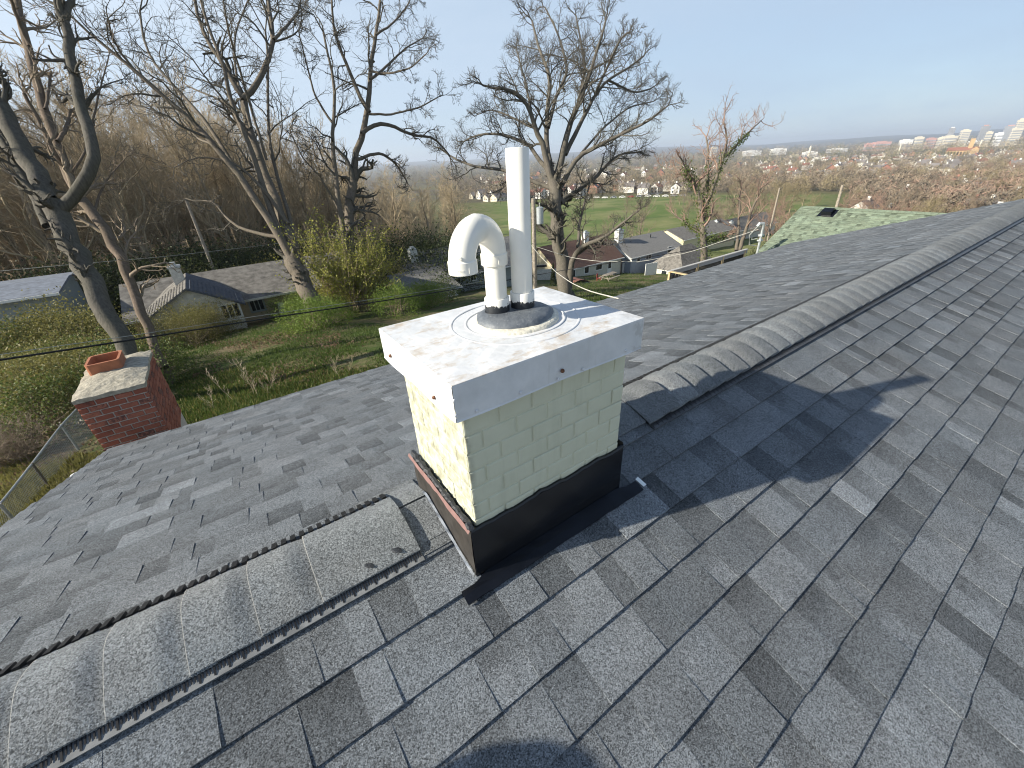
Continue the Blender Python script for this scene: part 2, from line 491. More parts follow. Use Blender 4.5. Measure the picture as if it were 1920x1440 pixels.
def mesh_np(name, verts, quads, mat, smooth=False, tris=None):
    """fast path for large arrays of quads (n,4) or triangles (n,3)"""
    me = bpy.data.meshes.new(name)
    verts = np.asarray(verts, np.float32).reshape(-1, 3)
    f = np.asarray(quads if tris is None else tris, np.int32)
    k = f.shape[1]
    me.vertices.add(len(verts)); me.vertices.foreach_set('co', verts.ravel())
    me.loops.add(f.size); me.loops.foreach_set('vertex_index', f.ravel())
    me.polygons.add(len(f)); me.polygons.foreach_set('loop_start', np.arange(len(f), dtype=np.int32) * k)
    me.polygons.foreach_set('loop_total', np.full(len(f), k, np.int32))
    me.materials.append(mat)
    if smooth:
        me.polygons.foreach_set('use_smooth', np.ones(len(f), bool))
    me.update(calc_edges=True)
    me.validate()
    return me

def link(name, me, parent=None, loc=(0, 0, 0), rot=(0, 0, 0), scale=(1, 1, 1)):
    o = bpy.data.objects.new(name, me)
    COL.objects.link(o)
    o.location = loc; o.rotation_euler = rot; o.scale = scale
    if parent is not None:
        o.parent = parent
    return o

def tag(o, label=None, cat=None, group=None, kind=None):
    if label: o['label'] = label
    if cat: o['category'] = cat
    if group: o['group'] = group
    if kind: o['kind'] = kind
    return o

def thing(name, label, cat, loc=(0, 0, 0), rz=0.0, group=None):
    o = bpy.data.objects.new(name, None)
    COL.objects.link(o)
    o.location = loc; o.rotation_euler = (0, 0, rz); o.empty_display_size = 0.2
    return tag(o, label, cat, group)

class MB:
    """collects solids, builds ONE mesh"""
    def __init__(self):
        self.v, self.f, self.mi, self.cur = [], [], [], 0
    def add(self, vs, fs):
        b = len(self.v)
        self.v += [tuple(map(float, p)) for p in vs]
        self.f += [tuple(i + b for i in f) for f in fs]
        self.mi += [self.cur] * len(fs)
        return self
    def box(self, lo, hi):
        x0, y0, z0 = lo; x1, y1, z1 = hi
        return self.add([(x0, y0, z0), (x1, y0, z0), (x1, y1, z0), (x0, y1, z0), (x0, y0, z1), (x1, y0, z1), (x1, y1, z1), (x0, y1, z1)],
                        [(0, 3, 2, 1), (4, 5, 6, 7), (0, 1, 5, 4), (1, 2, 6, 5), (2, 3, 7, 6), (3, 0, 4, 7)])
    def bar(self, a, b, w, h=None, up=(0, 0, 1)):
        """square bar from a to b"""
        h = h or w
        a, b = np.array(a, float), np.array(b, float)
        t = (b - a) / np.linalg.norm(b - a)
        s = np.cross(t, up)
        if np.linalg.norm(s) < 1e-4: s = np.cross(t, (1, 0, 0))
        s /= np.linalg.norm(s); u = np.cross(s, t)
        vs = [p + s * i * w / 2 + u * j * h / 2 for p in (a, b) for i, j in ((-1, -1), (1, -1), (1, 1), (-1, 1))]
        return self.add(vs, [(0, 1, 2, 3), (7, 6, 5, 4), (0, 4, 5, 1), (1, 5, 6, 2), (2, 6, 7, 3), (3, 7, 4, 0)])
    def tube(self, pts, r, k=8, caps=True):
        pts = np.array(pts, float)
        r = np.full(len(pts), r) if np.isscalar(r) else np.array(r, float)
        v, f = tube_arrays(pts[None], r[None], k)
        fs = [tuple(q) for q in f]
        if caps:
            fs.append(tuple(range(k))[::-1]); fs.append(tuple(range(len(v) - k, len(v))))
        return self.add(v, fs)
    def lathe(self, prof, k=24, c=(0, 0, 0), sx=1.0, sy=1.0):
        """profile of (radius, z) turned about z"""
        n = len(prof); vs, fs = [], []
        for i in range(k):
            a = 2 * math.pi * i / k
            for r, z in prof:
                vs.append((c[0] + r * math.cos(a) * sx, c[1] + r * math.sin(a) * sy, c[2] + z))
        for i in range(k):
            for j in range(n - 1):
                a, b = i * n + j, ((i + 1) % k) * n + j
                fs.append((a, b, b + 1, a + 1))
        return self.add(vs, fs)
    def prism(self, poly, axis_from, axis_to):
        """poly: 3D points on the near side; swept by the vector axis_to - axis_from"""
        d = np.array(axis_to, float) - np.array(axis_from, float)
        n = len(poly)
        vs = list(poly) + [tuple(np.array(p) + d) for p in poly]
        fs = [tuple(range(n))[::-1], tuple(range(n, 2 * n))] + [(i, (i + 1) % n, n + (i + 1) % n, n + i) for i in range(n)]
        return self.add(vs, fs)
    def mesh(self, name, mats, smooth=False):
        mats = mats if isinstance(mats, (list, tuple)) else [mats]
        return make_mesh(name, self.v, self.f, mats=mats, midx=self.mi, smooth=smooth)
    def build(self, name, mats, parent=None, smooth=False, **kw):
        return link(name, self.mesh(name, mats, smooth), parent, **kw)

def tube_arrays(pts, rad, k):
    """pts (N,m,3), rad (N,m) -> verts, quads of N tubes with k sides"""
    N, m, _ = pts.shape
    tan = np.empty_like(pts)
    tan[:, 1:-1] = pts[:, 2:] - pts[:, :-2]
    tan[:, 0] = pts[:, 1] - pts[:, 0]
    tan[:, -1] = pts[:, -1] - pts[:, -2]
    tan /= np.linalg.norm(tan, axis=2, keepdims=True) + 1e-9
    ref = np.where(np.abs(tan[:, :1, 2:]) > 0.9, np.array([1.0, 0, 0]), np.array([0, 0, 1.0]))
    ref = np.broadcast_to(ref, tan.shape)
    s = np.cross(tan, ref); s /= np.linalg.norm(s, axis=2, keepdims=True) + 1e-9
    u = np.cross(s, tan)
    a = np.arange(k) * 2 * np.pi / k
    v = pts[:, :, None] + rad[:, :, None, None] * (s[:, :, None] * np.cos(a)[:, None] + u[:, :, None] * np.sin(a)[:, None])
    idx = np.arange(N * m * k).reshape(N, m, k)
    nx = np.roll(idx, -1, axis=2)
    q = np.stack([idx[:, :-1], nx[:, :-1], nx[:, 1:], idx[:, 1:]], axis=-1)
    return v.reshape(-1, 3), q.reshape(-1, 4)

def smooth_norm(me, on=True):
    me.polygons.foreach_set('use_smooth', np.full(len(me.polygons), on))

# ------------------------------------------------------------------ the house under the camera: a gable roof with shingles
TH = math.radians(18.2)
CT, ST, TT = math.cos(TH), math.sin(TH), math.tan(TH)
YR, ZR_ = 1.0351, -0.9946                 # the ridge
X0, X1 = -1.40, 11.9                      # rakes
EXPO = 0.143
EAVE_S = 3.98                             # slope length ridge to eave, far side
NEAR_S = 5.2

def near_pt(x, s, n=0.0):
    return np.array([x, YR - s * CT - n * ST, ZR_ - s * ST + n * CT])
def far_pt(x, s, n=0.0):
    return np.array([x, YR + s * CT + n * ST, ZR_ - s * ST + n * CT])

house = thing('house', 'house with the charcoal shingle roof that fills the lower half of the picture', 'house', (5.0, YR, -5.2))
def under(o):
    """parent to the house Empty, keeping world coordinates"""
    o.parent = house
    o.matrix_parent_inverse = Matrix.Translation(house.location).inverted()
    return o

# walls below the eaves
mb = MB()
mb.box((X0 + 0.35, YR - NEAR_S * CT + 0.4, -5.6), (X1 - 0.35, YR + EAVE_S * CT - 0.35, -2.12))
gz = ZR_ - 0.16
for xx in (X0 + 0.35, X1 - 0.36):
    mb.prism([(xx, YR - NEAR_S * CT + 0.4, -2.12), (xx, YR + EAVE_S * CT - 0.35, -2.12), (xx, YR, gz)], (0, 0, 0), (0.01, 0, 0))
under(mb.build('wall', M['pale_wall']))

def roof_deck(side):
    L = NEAR_S if side < 0 else EAVE_S
    pt = near_pt if side < 0 else far_pt
    mb = MB()
    poly = [pt(X0, 0.0, -0.002), pt(X0, L, -0.002), pt(X0, L, -0.14), pt(X0, 0.0, -0.14)]
    mb.prism(poly, (X0, 0, 0), (X1, 0, 0))
    return under(mb.build('roof_slope', M['flash_black']))
deck_near, deck_far = roof_deck(-1), roof_deck(1)

# shared piece meshes: unit prism, local +y up the slope (near side) / down the slope (far side)
def piece_mesh(name, far):
    # wedge: thick at the lower edge, thin at the upper edge
    lo, hi = (1.0, 0.0) if far else (-1.0, 0.0)
    vs = [(0, lo, -0.35), (1, lo, -0.35), (1, lo, 1), (0, lo, 1), (0, hi, 0.06), (1, hi, 0.06), (0, hi, -0.35), (1, hi, -0.35)]
    fs = [(0, 1, 2, 3), (3, 2, 5, 4), (0, 3, 4, 6), (1, 7, 5, 2)]
    if far:
        fs = [f[::-1] for f in fs]
    me = make_mesh(name, vs, fs, M['shingle'])
    uv = me.uv_layers.new(name='UVMap')
    for poly in me.polygons:
        for li in poly.loop_indices:
            vi = me.loops[li].vertex_index
            x, y, _ = vs[vi]
            uv.data[li].uv = (x, 1 - abs(y))           # v = 1 at the upper edge, 0 at the lower
    return me
piece_near, piece_far = piece_mesh('shingle', False), piece_mesh('shingle', True)

CH_X0, CH_X1, CH_Y0, CH_Y1 = 0.348, 0.920, 0.742, 1.112    # painted chimney shaft

pieces = []      # (side, x, s_bottom, width, thickness, shade, band)
def lay_courses(side, s0, n, rg):
    for j in range(n):
        s = s0 + j * EXPO
        x = X0 + rg.uniform(0, 0.12) - 0.12
        tab = True
        while x < X1:
            w = float(rg.choice([0.07, 0.10, 0.12, 0.15, 0.18, 0.21]) * rg.uniform(0.9, 1.1)) if tab else float(rg.uniform(0.055, 0.16))
            if tab:
                sh = float(rg.choice([0.74, 0.86, 0.95, 1.03, 1.15, 1.36], p=[0.10, 0.22, 0.28, 0.24, 0.13, 0.03]) * rg.uniform(0.94, 1.06))
                band = float(rg.choice([0.0, 0.4], p=[0.8, 0.2]))
                th = 0.0092
            else:
                sh = float(rg.choice([0.64, 0.78, 0.90, 1.05], p=[0.22, 0.34, 0.29, 0.15]) * rg.uniform(0.94, 1.06))
                band = float(rg.choice([0.35, 0.9], p=[0.4, 0.6]))
                th = 0.0066
            a, b = max(x, X0), min(x + w, X1)
            if b - a > 0.01:
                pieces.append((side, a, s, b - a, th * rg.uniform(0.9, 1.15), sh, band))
            x += w
            tab = not tab
lay_courses(-1, 0.187, 26, np.random.default_rng(3))
lay_courses(1, 0.187, 27, np.random.default_rng(11))

def proj(P):
    v = CAMR @ np.asarray(P)
    if v[2] < 0.05: return None
    return np.array([FPX * v[0] / v[2] + 960, FPX * v[1] / v[2] + 720, v[2]])

scored = []
for i, (side, x, s, w, th, sh, band) in enumerate(pieces):
    pt = near_pt if side < 0 else far_pt
    cs = [proj(pt(xx, ss)) for xx, ss in ((x, s), (x + w, s), (x + w, s - EXPO), (x, s - EXPO))]
    if any(c is None for c in cs):
        scored.append((0.0, i)); continue
    c = np.array([q[:2] for q in cs]); ctr = c.mean(0)
    inside = -30 < ctr[0] < 1950 and -20 < ctr[1] < 1470
    ar = 0.5 * abs(sum(c[k][0] * c[(k + 1) % 4][1] - c[(k + 1) % 4][0] * c[k][1] for k in range(4)))
    hid = CH_X0 < x + w / 2 < CH_X1 and side < 0 and s < 0.30
    scored.append((ar if inside and not hid else 0.0, i))
top300 = {i for a, i in sorted(scored, reverse=True)[:298] if a > 0}

jr = np.random.default_rng(5)
rest = {-1: ([], [], [], [], []), 1: ([], [], [], [], [])}
base_near = np.array(piece_near.vertices[0].co)
NV = np.array([v.co[:] for v in piece_near.vertices]); NF = [tuple(p.vertices) for p in piece_near.polygons]
FV = np.array([v.co[:] for v in piece_far.vertices]); FF = [tuple(p.vertices) for p in piece_far.polygons]
for i, (side, x, s, w, th, sh, band) in enumerate(pieces):
    pt = near_pt if side < 0 else far_pt
    top = s - EXPO
    jit = jr.normal(0, 0.0005)
    rot = (TH, 0, 0) if side < 0 else (-TH, 0, 0)
    if i in top300:
        o = link('shingle', piece_near if side < 0 else piece_far, None, pt(x, top, 0.0008), (rot[0], 0, 0), (w, EXPO + jit, th))
        o['shade'] = sh; o['band'] = band
        dk = deck_near if side < 0 else deck_far
        o.parent = dk
        o.matrix_parent_inverse = Matrix.Translation(house.location).inverted() @ Matrix.Identity(4)
        o.matrix_parent_inverse = (Matrix.Translation(house.location) @ dk.matrix_parent_inverse @ Matrix.Identity(4)).inverted()
    else:
        V, F = (NV, NF) if side < 0 else (FV, FF)
        vs, fs, us, shs, bs = rest[side]
        b = len(vs)
        for (a, y, z) in V:
            yy = abs(y) * (EXPO + jit)
            vs.append(pt(x + a * w, top + yy, 0.0008 + z * th)); us.append((a, 1 - abs(y))); shs.append(sh); bs.append(band)
        fs += [tuple(k + b for k in f) for f in F]
for side in (-1, 1):
    vs, fs, us, shs, bs = rest[side]
    me = make_mesh('shingles', vs, fs, M['shingle'])
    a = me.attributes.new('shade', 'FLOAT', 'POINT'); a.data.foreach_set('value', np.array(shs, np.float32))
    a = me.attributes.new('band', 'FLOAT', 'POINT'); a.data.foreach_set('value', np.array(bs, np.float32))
    uv = me.uv_layers.new(name='UVMap')
    li = np.empty(len(me.loops), np.int32); me.loops.foreach_get('vertex_index', li)
    uv.data.foreach_set('uv', np.array(us, np.float32)[li].ravel())
    o = under(link('shingles', me)); o['kind'] = 'stuff'

# rake boards and eave gutter
mb = MB()
for xx in (X0 - 0.004, X1 - 0.016):
    for pt, L in ((near_pt, NEAR_S), (far_pt, EAVE_S)):
        mb.prism([pt(xx, 0, -0.004), pt(xx, L, -0.004), pt(xx, L, -0.17), pt(xx, 0, -0.17)], (0, 0, 0), (0.02, 0, 0))
under(mb.build('rake_board', M['flash_black']))
# ------------------------------------------------------------------ ridge vent: plastic louvre strip under cap shingles
VW = 0.158
def vent_z(y):
    """height of the underside of the caps at offset y from the ridge"""
    return ZR_ + 0.008 - (math.sqrt(y * y + 0.03 ** 2) - 0.03) * (0.31 if y < 0 else 0.378)

def cap_mesh(length, far_butt, flat=False):
    """one arched cap shingle; raised butt edge at +x or at -x"""
    ys = np.linspace(-VW, 0.108, 13)
    vs, fs, uvs = [], [], []
    xs = [length * q for q in ((0.0,) if far_butt else (0.0, 0.007)) + (0.22, 0.30, 0.38, 0.46, 0.54, 0.62, 0.70, 0.80, 0.9, 0.96, 1.0)]
    for x in xs:
        f = x / length
        f = f if far_butt else 1 - f
        q_ = min(max((f - 0.22) / (0.52 if far_butt else 0.34), 0), 1) if not flat else 0.65 + 0.35 * f; lift = 0.0015 + (0.0235 if far_butt else 0.0125) * q_ * q_ * (3 - 2 * q_) + 0.002 * max(0, (f - 0.85) / 0.15)
        for layer in (0, 1):
            for y in ys:
                vs.append((x, y, vent_z(y) - ZR_ + lift * (1 - 0.55 * min(1, abs(y) / (VW if y < 0 else 0.108)) ** 2.2) + (0.0052 if layer else 0.0) - (0.004 if y in (ys[0], ys[-1]) else 0)))
    n = len(ys)
    def vi(i, l, j): return (i * 2 + l) * n + j
    for i in range(len(xs) - 1):
        for j in range(n - 1):
            fs.append((vi(i, 1, j), vi(i + 1, 1, j), vi(i + 1, 1, j + 1), vi(i, 1, j + 1)))
        for j, flip in ((0, False), (n - 1, True)):
            q = (vi(i, 0, j), vi(i + 1, 0, j), vi(i + 1, 1, j), vi(i, 1, j))
            fs.append(q[::-1] if flip else q)
    for i, flip in ((0, True), (len(xs) - 1, False)):
        for j in range(n - 1):
            q = (vi(i, 0, j), vi(i, 0, j + 1), vi(i, 1, j + 1), vi(i, 1, j))
            fs.append(q[::-1] if flip else q)
    me = make_mesh('cap_shingle', vs, fs, mats=[M['cap_shingle'], M['lit_cut_edge']], smooth=True)
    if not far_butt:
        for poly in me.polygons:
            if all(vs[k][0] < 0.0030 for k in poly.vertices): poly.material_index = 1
    me.set_sharp_from_angle(angle=math.radians(50))
    uv = me.uv_layers.new(name='UVMap')
    for l in me.loops: uv.data[l.index].uv = (0, 0)
    return me
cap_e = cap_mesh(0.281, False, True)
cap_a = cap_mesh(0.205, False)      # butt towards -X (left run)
cap_b = cap_mesh(0.205, True)       # butt towards +X (right run)

def ridge_vent(x0, x1, left):
    mb = MB()
    # base flanges lying on the shingles and a dark core
    for side in (-1, 1):
        pt = near_pt if side < 0 else far_pt
        mb.cur = 1
        if side < 0: mb.prism([pt(x0, 0.148, 0.009), pt(x0, 0.189, 0.009), pt(x0, 0.189, 0.0135), pt(x0, 0.148, 0.0135)], (x0, 0, 0), (x1, 0, 0))
        mb.cur = 0
        q = 0.146 if side < 0 else 0.100
        mb.prism([pt(x0, q - 0.004, 0.007), pt(x0, q + 0.004, 0.007), pt(x0, q, 0.020), pt(x0, q - 0.008, 0.020)], (x0, 0, 0), (x1, 0, 0))
    ys = np.linspace(-0.150, 0.104, 11)
    poly = [(x0, YR + y, vent_z(y) - 0.001) for y in ys] + [(x0, YR + y, vent_z(y) - 0.008) for y in ys[::-1]]
    mb.cur = 0
    mb.prism(poly, (x0, 0, 0), (x1, 0, 0))
    v = under(mb.build('ridge_vent', [M['black_plastic'], M['grey_plastic'] if left else M['shaded_plastic']]))
    # louvre fins: comb of upright blades with a deeper tooth every fourth
    lv = MB()
    step = 0.0075
    k = 0
    x = x0 + 0.004
    xe = min(x1, x0 + 4.2)
    while x < xe:
        deep = (k % 4 == 0)
        b = 0.1835 if deep else 0.1755
        lowz = 0.0145 if deep else 0.0150
        w = 0.0042 if deep else 0.0028
        p = [near_pt(x, 0.140, 0.019), near_pt(x, 0.146, lowz), near_pt(x, b, lowz), near_pt(x, 0.157, 0.019)]
        lv.prism(p, (0, 0, 0), (w, 0, 0))
        x += step; k += 1
    x = x0 + 0.01
    while x < xe:
        lv.prism([far_pt(x, 0.095, 0.006), far_pt(x, 0.153, 0.006), far_pt(x, 0.148, 0.020), far_pt(x, 0.095, 0.028)], (0, 0, 0), (0.014, 0, 0))
        x += 0.0265
    o = lv.build('louvre', M['black_plastic'])
    o['kind'] = 'stuff'
    def sub(o):
        o.parent = v
        o.matrix_parent_inverse = (Matrix.Translation(house.location) @ v.matrix_parent_inverse).inverted()
        return o
    sub(o)
    cr = np.random.default_rng(21 if left else 22)
    if left:
        o = sub(link('cap_shingle', cap_e, None, (x1 - 0.281, YR, ZR_)))
        o['shade'] = 1.2; o['band'] = 0.0
        x = x1 - 0.281 - 0.149
        while x > x0 - 0.15:
            o = sub(link('cap_shingle', cap_a, None, (x, YR, ZR_), (cr.normal(0, 0.004), 0, cr.normal(0, 0.006))))
            o['shade'] = float(1.18 * cr.uniform(0.93, 1.07)); o['band'] = 0.0
            x -= 0.150
    else:
        x = x0
        while x < x1 - 0.05:
            o = sub(link('cap_shingle', cap_b, None, (x, YR, ZR_), (cr.normal(0, 0.004), 0, cr.normal(0, 0.006))))
            o['shade'] = float(1.05 * cr.uniform(0.86, 1.14)); o['band'] = 0.0
            x += 0.146
    return v, sub
vent_l, sub_l = ridge_vent(X0, 0.222, True)
vent_r, sub_r = ridge_vent(1.285, X1, False)
# two dabs of tar over the nail heads of the last left cap
for (px, py, sx) in ((742, 1030, 0.022), (690, 1058, 0.020), (652, 966, 0.017), (700, 948, 0.014)):
    d = ray(px, py)
    if py > 1000: P = d * ((ZR_ - YR * TT + 0.03) / (d[2] - d[1] * TT))
    else: P = d * ((ZR_ + YR * TT + 0.026) / (d[2] + d[1] * TT))
    mb = MB(); mb.lathe([(0, 0.0016), (0.6, 0.0014), (1.0, 0.0)], 9, (0, 0, 0), sx * 0.55, sx)
    o = sub_l(mb.build('tar_dab', M['tar'], loc=(P[0], P[1], vent_z(P[1] - YR) + 0.0125), rot=(0.12 if P[1] < YR else -0.12, 0, 0.5)))

# flat cap pieces on the ridge between vent and chimney
def ridge_patch(x0, x1, w, lift, shade, name='ridge_patch'):
    mb = MB()
    for side in (-1, 1):
        pt = near_pt if side < 0 else far_pt
        mb.prism([pt(x0, 0.0, lift), pt(x0, w, lift), pt(x0, w, lift + 0.005), pt(x0, 0.0, lift + 0.005)], (x0, 0, 0), (x1, 0, 0))
    me = mb.mesh(name, M['cap_shingle'])
    uv = me.uv_layers.new(name='UVMap')
    for l in me.loops: uv.data[l.index].uv = (0, 0)
    o = under(link(name, me)); o['shade'] = shade; o['band'] = 0.0
    return o
ridge_patch(0.15, 0.327, 0.142, 0.009, 1.2)
ridge_patch(0.12, 0.33, 0.178, 0.0075, 0.95)
ridge_patch(0.945, 1.35, 0.142, 0.009, 1.0)

# ------------------------------------------------------------------ the pale green painted chimney
chim = thing('chimney', 'pale green painted brick chimney under a white sheet metal cap on the roof ridge', 'chimney', (0.634, 0.927, -1.05))
def on(parent_thing):
    inv = Matrix.Translation(parent_thing.location).inverted()
    def f(o):
        o.parent = parent_thing; o.matrix_parent_inverse = inv
        return o
    return f
cpart = on(chim)
def subof(o, p):
    """o below part p, world coordinates kept (p itself has identity world unless moved)"""
    bpy.context.view_layer.update()
    o.parent = p; o.matrix_parent_inverse = p.matrix_world.inverted()
    return o

core = MB()
r_ = 0.0030
core.box((CH_X0 + r_, CH_Y0 + r_, -1.25), (CH_X1 - r_, CH_Y1 - r_, -0.43))
cpart(core.build('mortar_core', M['paint_green']))

def soft_brick(L, H, D, bev):
    """brick face standing proud, with a soft painted edge; local x along, z up, outward -y"""
    vs = [(0, 0, 0), (L, 0, 0), (L, 0, H), (0, 0, H),
          (bev, -D, bev), (L - bev, -D, bev), (L - bev, -D, H - bev), (bev, -D, H - bev)]
    b2 = bev * 0.35
    mid = [(b2, -D * 0.72, b2), (L - b2, -D * 0.72, b2), (L - b2, -D * 0.72, H - b2), (b2, -D * 0.72, H - b2)]
    vs += mid
    fs = [(4, 5, 6, 7)]
    for i in range(4):
        j = (i + 1) % 4
        fs.append((i, j, 8 + j, 8 + i)); fs.append((8 + i, 8 + j, 4 + j, 4 + i))
    return make_mesh('brick', vs, fs, M['paint_green'], smooth=False)
bl, bh, bj = 0.1045, 0.0560, 0.0045
pb_full = soft_brick(bl - bj, bh - bj, 0.0036, 0.0052)
pb_left = soft_brick(bl - bj, bh - bj, 0.0022, 0.0048)
br = np.random.default_rng(31)
def brick_face(x0, x1, zb, zt, place):
    """running bond between x0 and x1; place(u, z, mesh, length scale)"""
    row = 0
    z = zt - bh
    while z > zb - bh:
        u = x0 + (0 if row % 2 else -bl / 2)
        while u < x1 - 0.012:
            a, b = max(u, x0 + 0.002), min(u + bl - bj, x1 - 0.002)
            if b - a > 0.02:
                place(a, z, (b - a) / (bl - bj))
            u += bl
        row += 1
        z -= bh
def pf(u, z, sc):
    cpart(link('brick', pb_full, None, (u, CH_Y0 + 0.0034 - br.uniform(0.0, 0.0012), z), (br.normal(0, 0.004), 0, br.normal(0, 0.003)), (sc, 1, 1)))
def pl(u, z, sc):
    # left face, looking towards +X: local x runs towards -Y
    cpart(link('brick', pb_left, None, (CH_X0 + 0.0034 - br.uniform(0, 0.0007), CH_Y1 - (u - CH_Y0), z), (0, br.normal(0, 0.003), -math.pi / 2 + br.normal(0, 0.003)), (sc, 1, 1)))
def prt(u, z, sc):
    cpart(link('brick', pb_full, None, (CH_X1 - 0.0034, u, z), (0, 0, math.pi / 2), (sc, 1, 1)))
brick_face(CH_X0, CH_X1, -1.0, -0.475, pf)
brick_face(CH_Y0, CH_Y1, -1.0, -0.475, pl)
brick_face(CH_Y0, CH_Y1, -0.95, -0.475, prt)

# broken corner just under the cap
mb = MB()
hole = [(0.0, 0.0), (0.012, 0.012), (0.034, 0.017), (0.060, 0.013), (0.052, -0.004), (0.036, -0.012), (0.018, -0.010)]
mb.add([(CH_X0 + 0.018 + a, CH_Y0 - 0.0032, -0.516 + b * 0.9) for a, b in hole], [tuple(range(len(hole)))])
cpart(mb.build('broken_corner', M['soot']))  # flat dark patch painting the shade inside the hole

# cap: sheet top, four skirt sides, drip edge
CX0, CX1, CY0, CY1, CZT, CZB = 0.318, 0.936, 0.706, 1.158, -0.4185, -0.512
cap = MB()
seg = 14
gx, gy = np.linspace(CX0, CX1, seg + 1), np.linspace(CY0, CY1, seg + 1)
cap_rng = np.random.default_rng(8)
vs = []
for j in range(seg + 1):
    for i in range(seg + 1):
        z = CZT + (0 if i in (0, seg) or j in (0, seg) else cap_rng.normal(0, 0.0004) + 0.003 * math.sin(math.pi * i / seg) * math.sin(math.pi * j / seg))
        vs.append((gx[i], gy[j], z))
fs = [(j * (seg + 1) + i, j * (seg + 1) + i + 1, (j + 1) * (seg + 1) + i + 1, (j + 1) * (seg + 1) + i) for j in range(seg) for i in range(seg)]
cap.add(vs, fs)
t_ = 0.002
for (a, b) in (((CX0, CY0), (CX1, CY0)), ((CX1, CY0), (CX1, CY1)), ((CX1, CY1), (CX0, CY1)), ((CX0, CY1), (CX0, CY0))):
    n = 10
    base = len(cap.v)
    vs = []
    for i in range(n + 1):
        f = i / n
        x, y = a[0] + (b[0] - a[0]) * f, a[1] + (b[1] - a[1]) * f
        wob = 0.0022 * math.sin(f * 9 + a[0] * 20)
        nx, ny = (b[1] - a[1]), -(b[0] - a[0]); L = math.hypot(nx, ny); nx, ny = nx / L, ny / L
        if i in (0, n): wob = 0
        vs += [(x, y, CZT - 0.0001), (x + nx * 0.0012, y + ny * 0.0012, CZT - 0.004), (x + nx * (0.001 + wob), y + ny * (0.001 + wob), CZB + 0.004), (x + nx * (0.003 + wob), y + ny * (0.003 + wob), CZB),
               (x - nx * 0.006, y - ny * 0.006, CZB + 0.001)]
    fs = []
    for i in range(n):
        for k in range(4):
            p = i * 5 + k
            fs.append((p, p + 1, p + 6, p + 5)[::-1] if False else (p, p + 1, p + 6, p + 5))
    cap.add(vs, fs)
cap_o = cpart(cap.build('cap', M['cap_white']))
# pressed rings in the cap sheet and the layered sealant mound
def ring(r, tube_r, c, sx=1.0, sy=1.0, k=64, flat=0.5):
    mb = MB()
    prof = [(r + tube_r * math.cos(a), flat * tube_r * math.sin(a)) for a in np.linspace(0, math.pi, 7)]
    mb.lathe(prof, k, c, sx, sy)
    return mb
SC = (0.655, 0.943, CZT + 0.0025)
subof(ring(0.192, 0.0050, (SC[0], SC[1], CZT + 0.001), 1.0, 0.93).build('pressed_ring', M['cap_white'], smooth=True), cap_o)
subof(ring(0.150, 0.0040, SC, 1.0, 0.90).build('pressed_ring', M['cap_white'], smooth=True), cap_o)
mb = MB()
def mound(mb, r, h, c, sx, sy, seed, k=56, rim=0.85):
    rg = np.random.default_rng(seed)
    ph = rg.uniform(0, 6.28, 5)
    prof = [(1.0, -0.002), (0.985, h * 0.55), (rim, h * 0.9), (0.55, h), (0.0, h * 1.02)]
    vs, fs = [], []
    for i in range(k):
        a = 2 * math.pi * i / k
        w = 1 + 0.018 * math.sin(2 * a + ph[0]) + 0.012 * math.sin(5 * a + ph[1]) + 0.008 * math.sin(11 * a + ph[2]) + 0.006 * math.sin(19 * a + ph[3])
        for q, z in prof:
            vs.append((c[0] + r * q * w * math.cos(a) * sx, c[1] + r * q * w * math.sin(a) * sy, c[2] + z))
    n = len(prof)
    for i in range(k):
        for j in range(n - 1):
            A, B = i * n + j, ((i + 1) % k) * n + j
            fs.append((A, B, B + 1, A + 1))
    mb.add(vs, fs)
mound(mb, 0.136, 0.010, SC, 1.0, 0.90, 3)
subof(mb.build('cream_sealant', M['cream'], smooth=True), cap_o)
mb = MB(); mound(mb, 0.122, 0.026, (SC[0] + 0.004, SC[1] + 0.006, SC[2]), 1.0, 0.86, 4)
subof(mb.build('sealant_mound', M['seal'], smooth=True), cap_o)
# screws and rivets round the skirt
def stud(mat, name, P, axis, r, h):
    mb = MB()
    mb.lathe([(r, 0), (r, h * 0.5), (r * 0.6, h), (0, h)], 10)
    rot = (math.pi / 2, 0, 0) if axis == 'y' else (0, -math.pi / 2, 0)
    return subof(mb.build(name, mat, loc=P, rot=rot), cap_o)
for px, py in ((1054, 695), ):
    P = at_axis(px, py, 1, CY0 - 0.003); stud(M['rust'], 'screw', P, 'y', 0.0058, 0.006)
for px, py in ((815, 745), (733, 667)):
    P = at_axis(px, py, 0, CX0 - 0.003); stud(M['rust'], 'screw', P, 'x', 0.0050, 0.006)
for px, py in ((976, 736), (894, 770), (851, 751), (854, 779), (1047, 711), (1093, 692), (1173, 657)):
    P = at_axis(px, py, 1, CY0 - 0.003); stud(M['cap_white'], 'rivet', P, 'y', 0.0042, 0.0035)

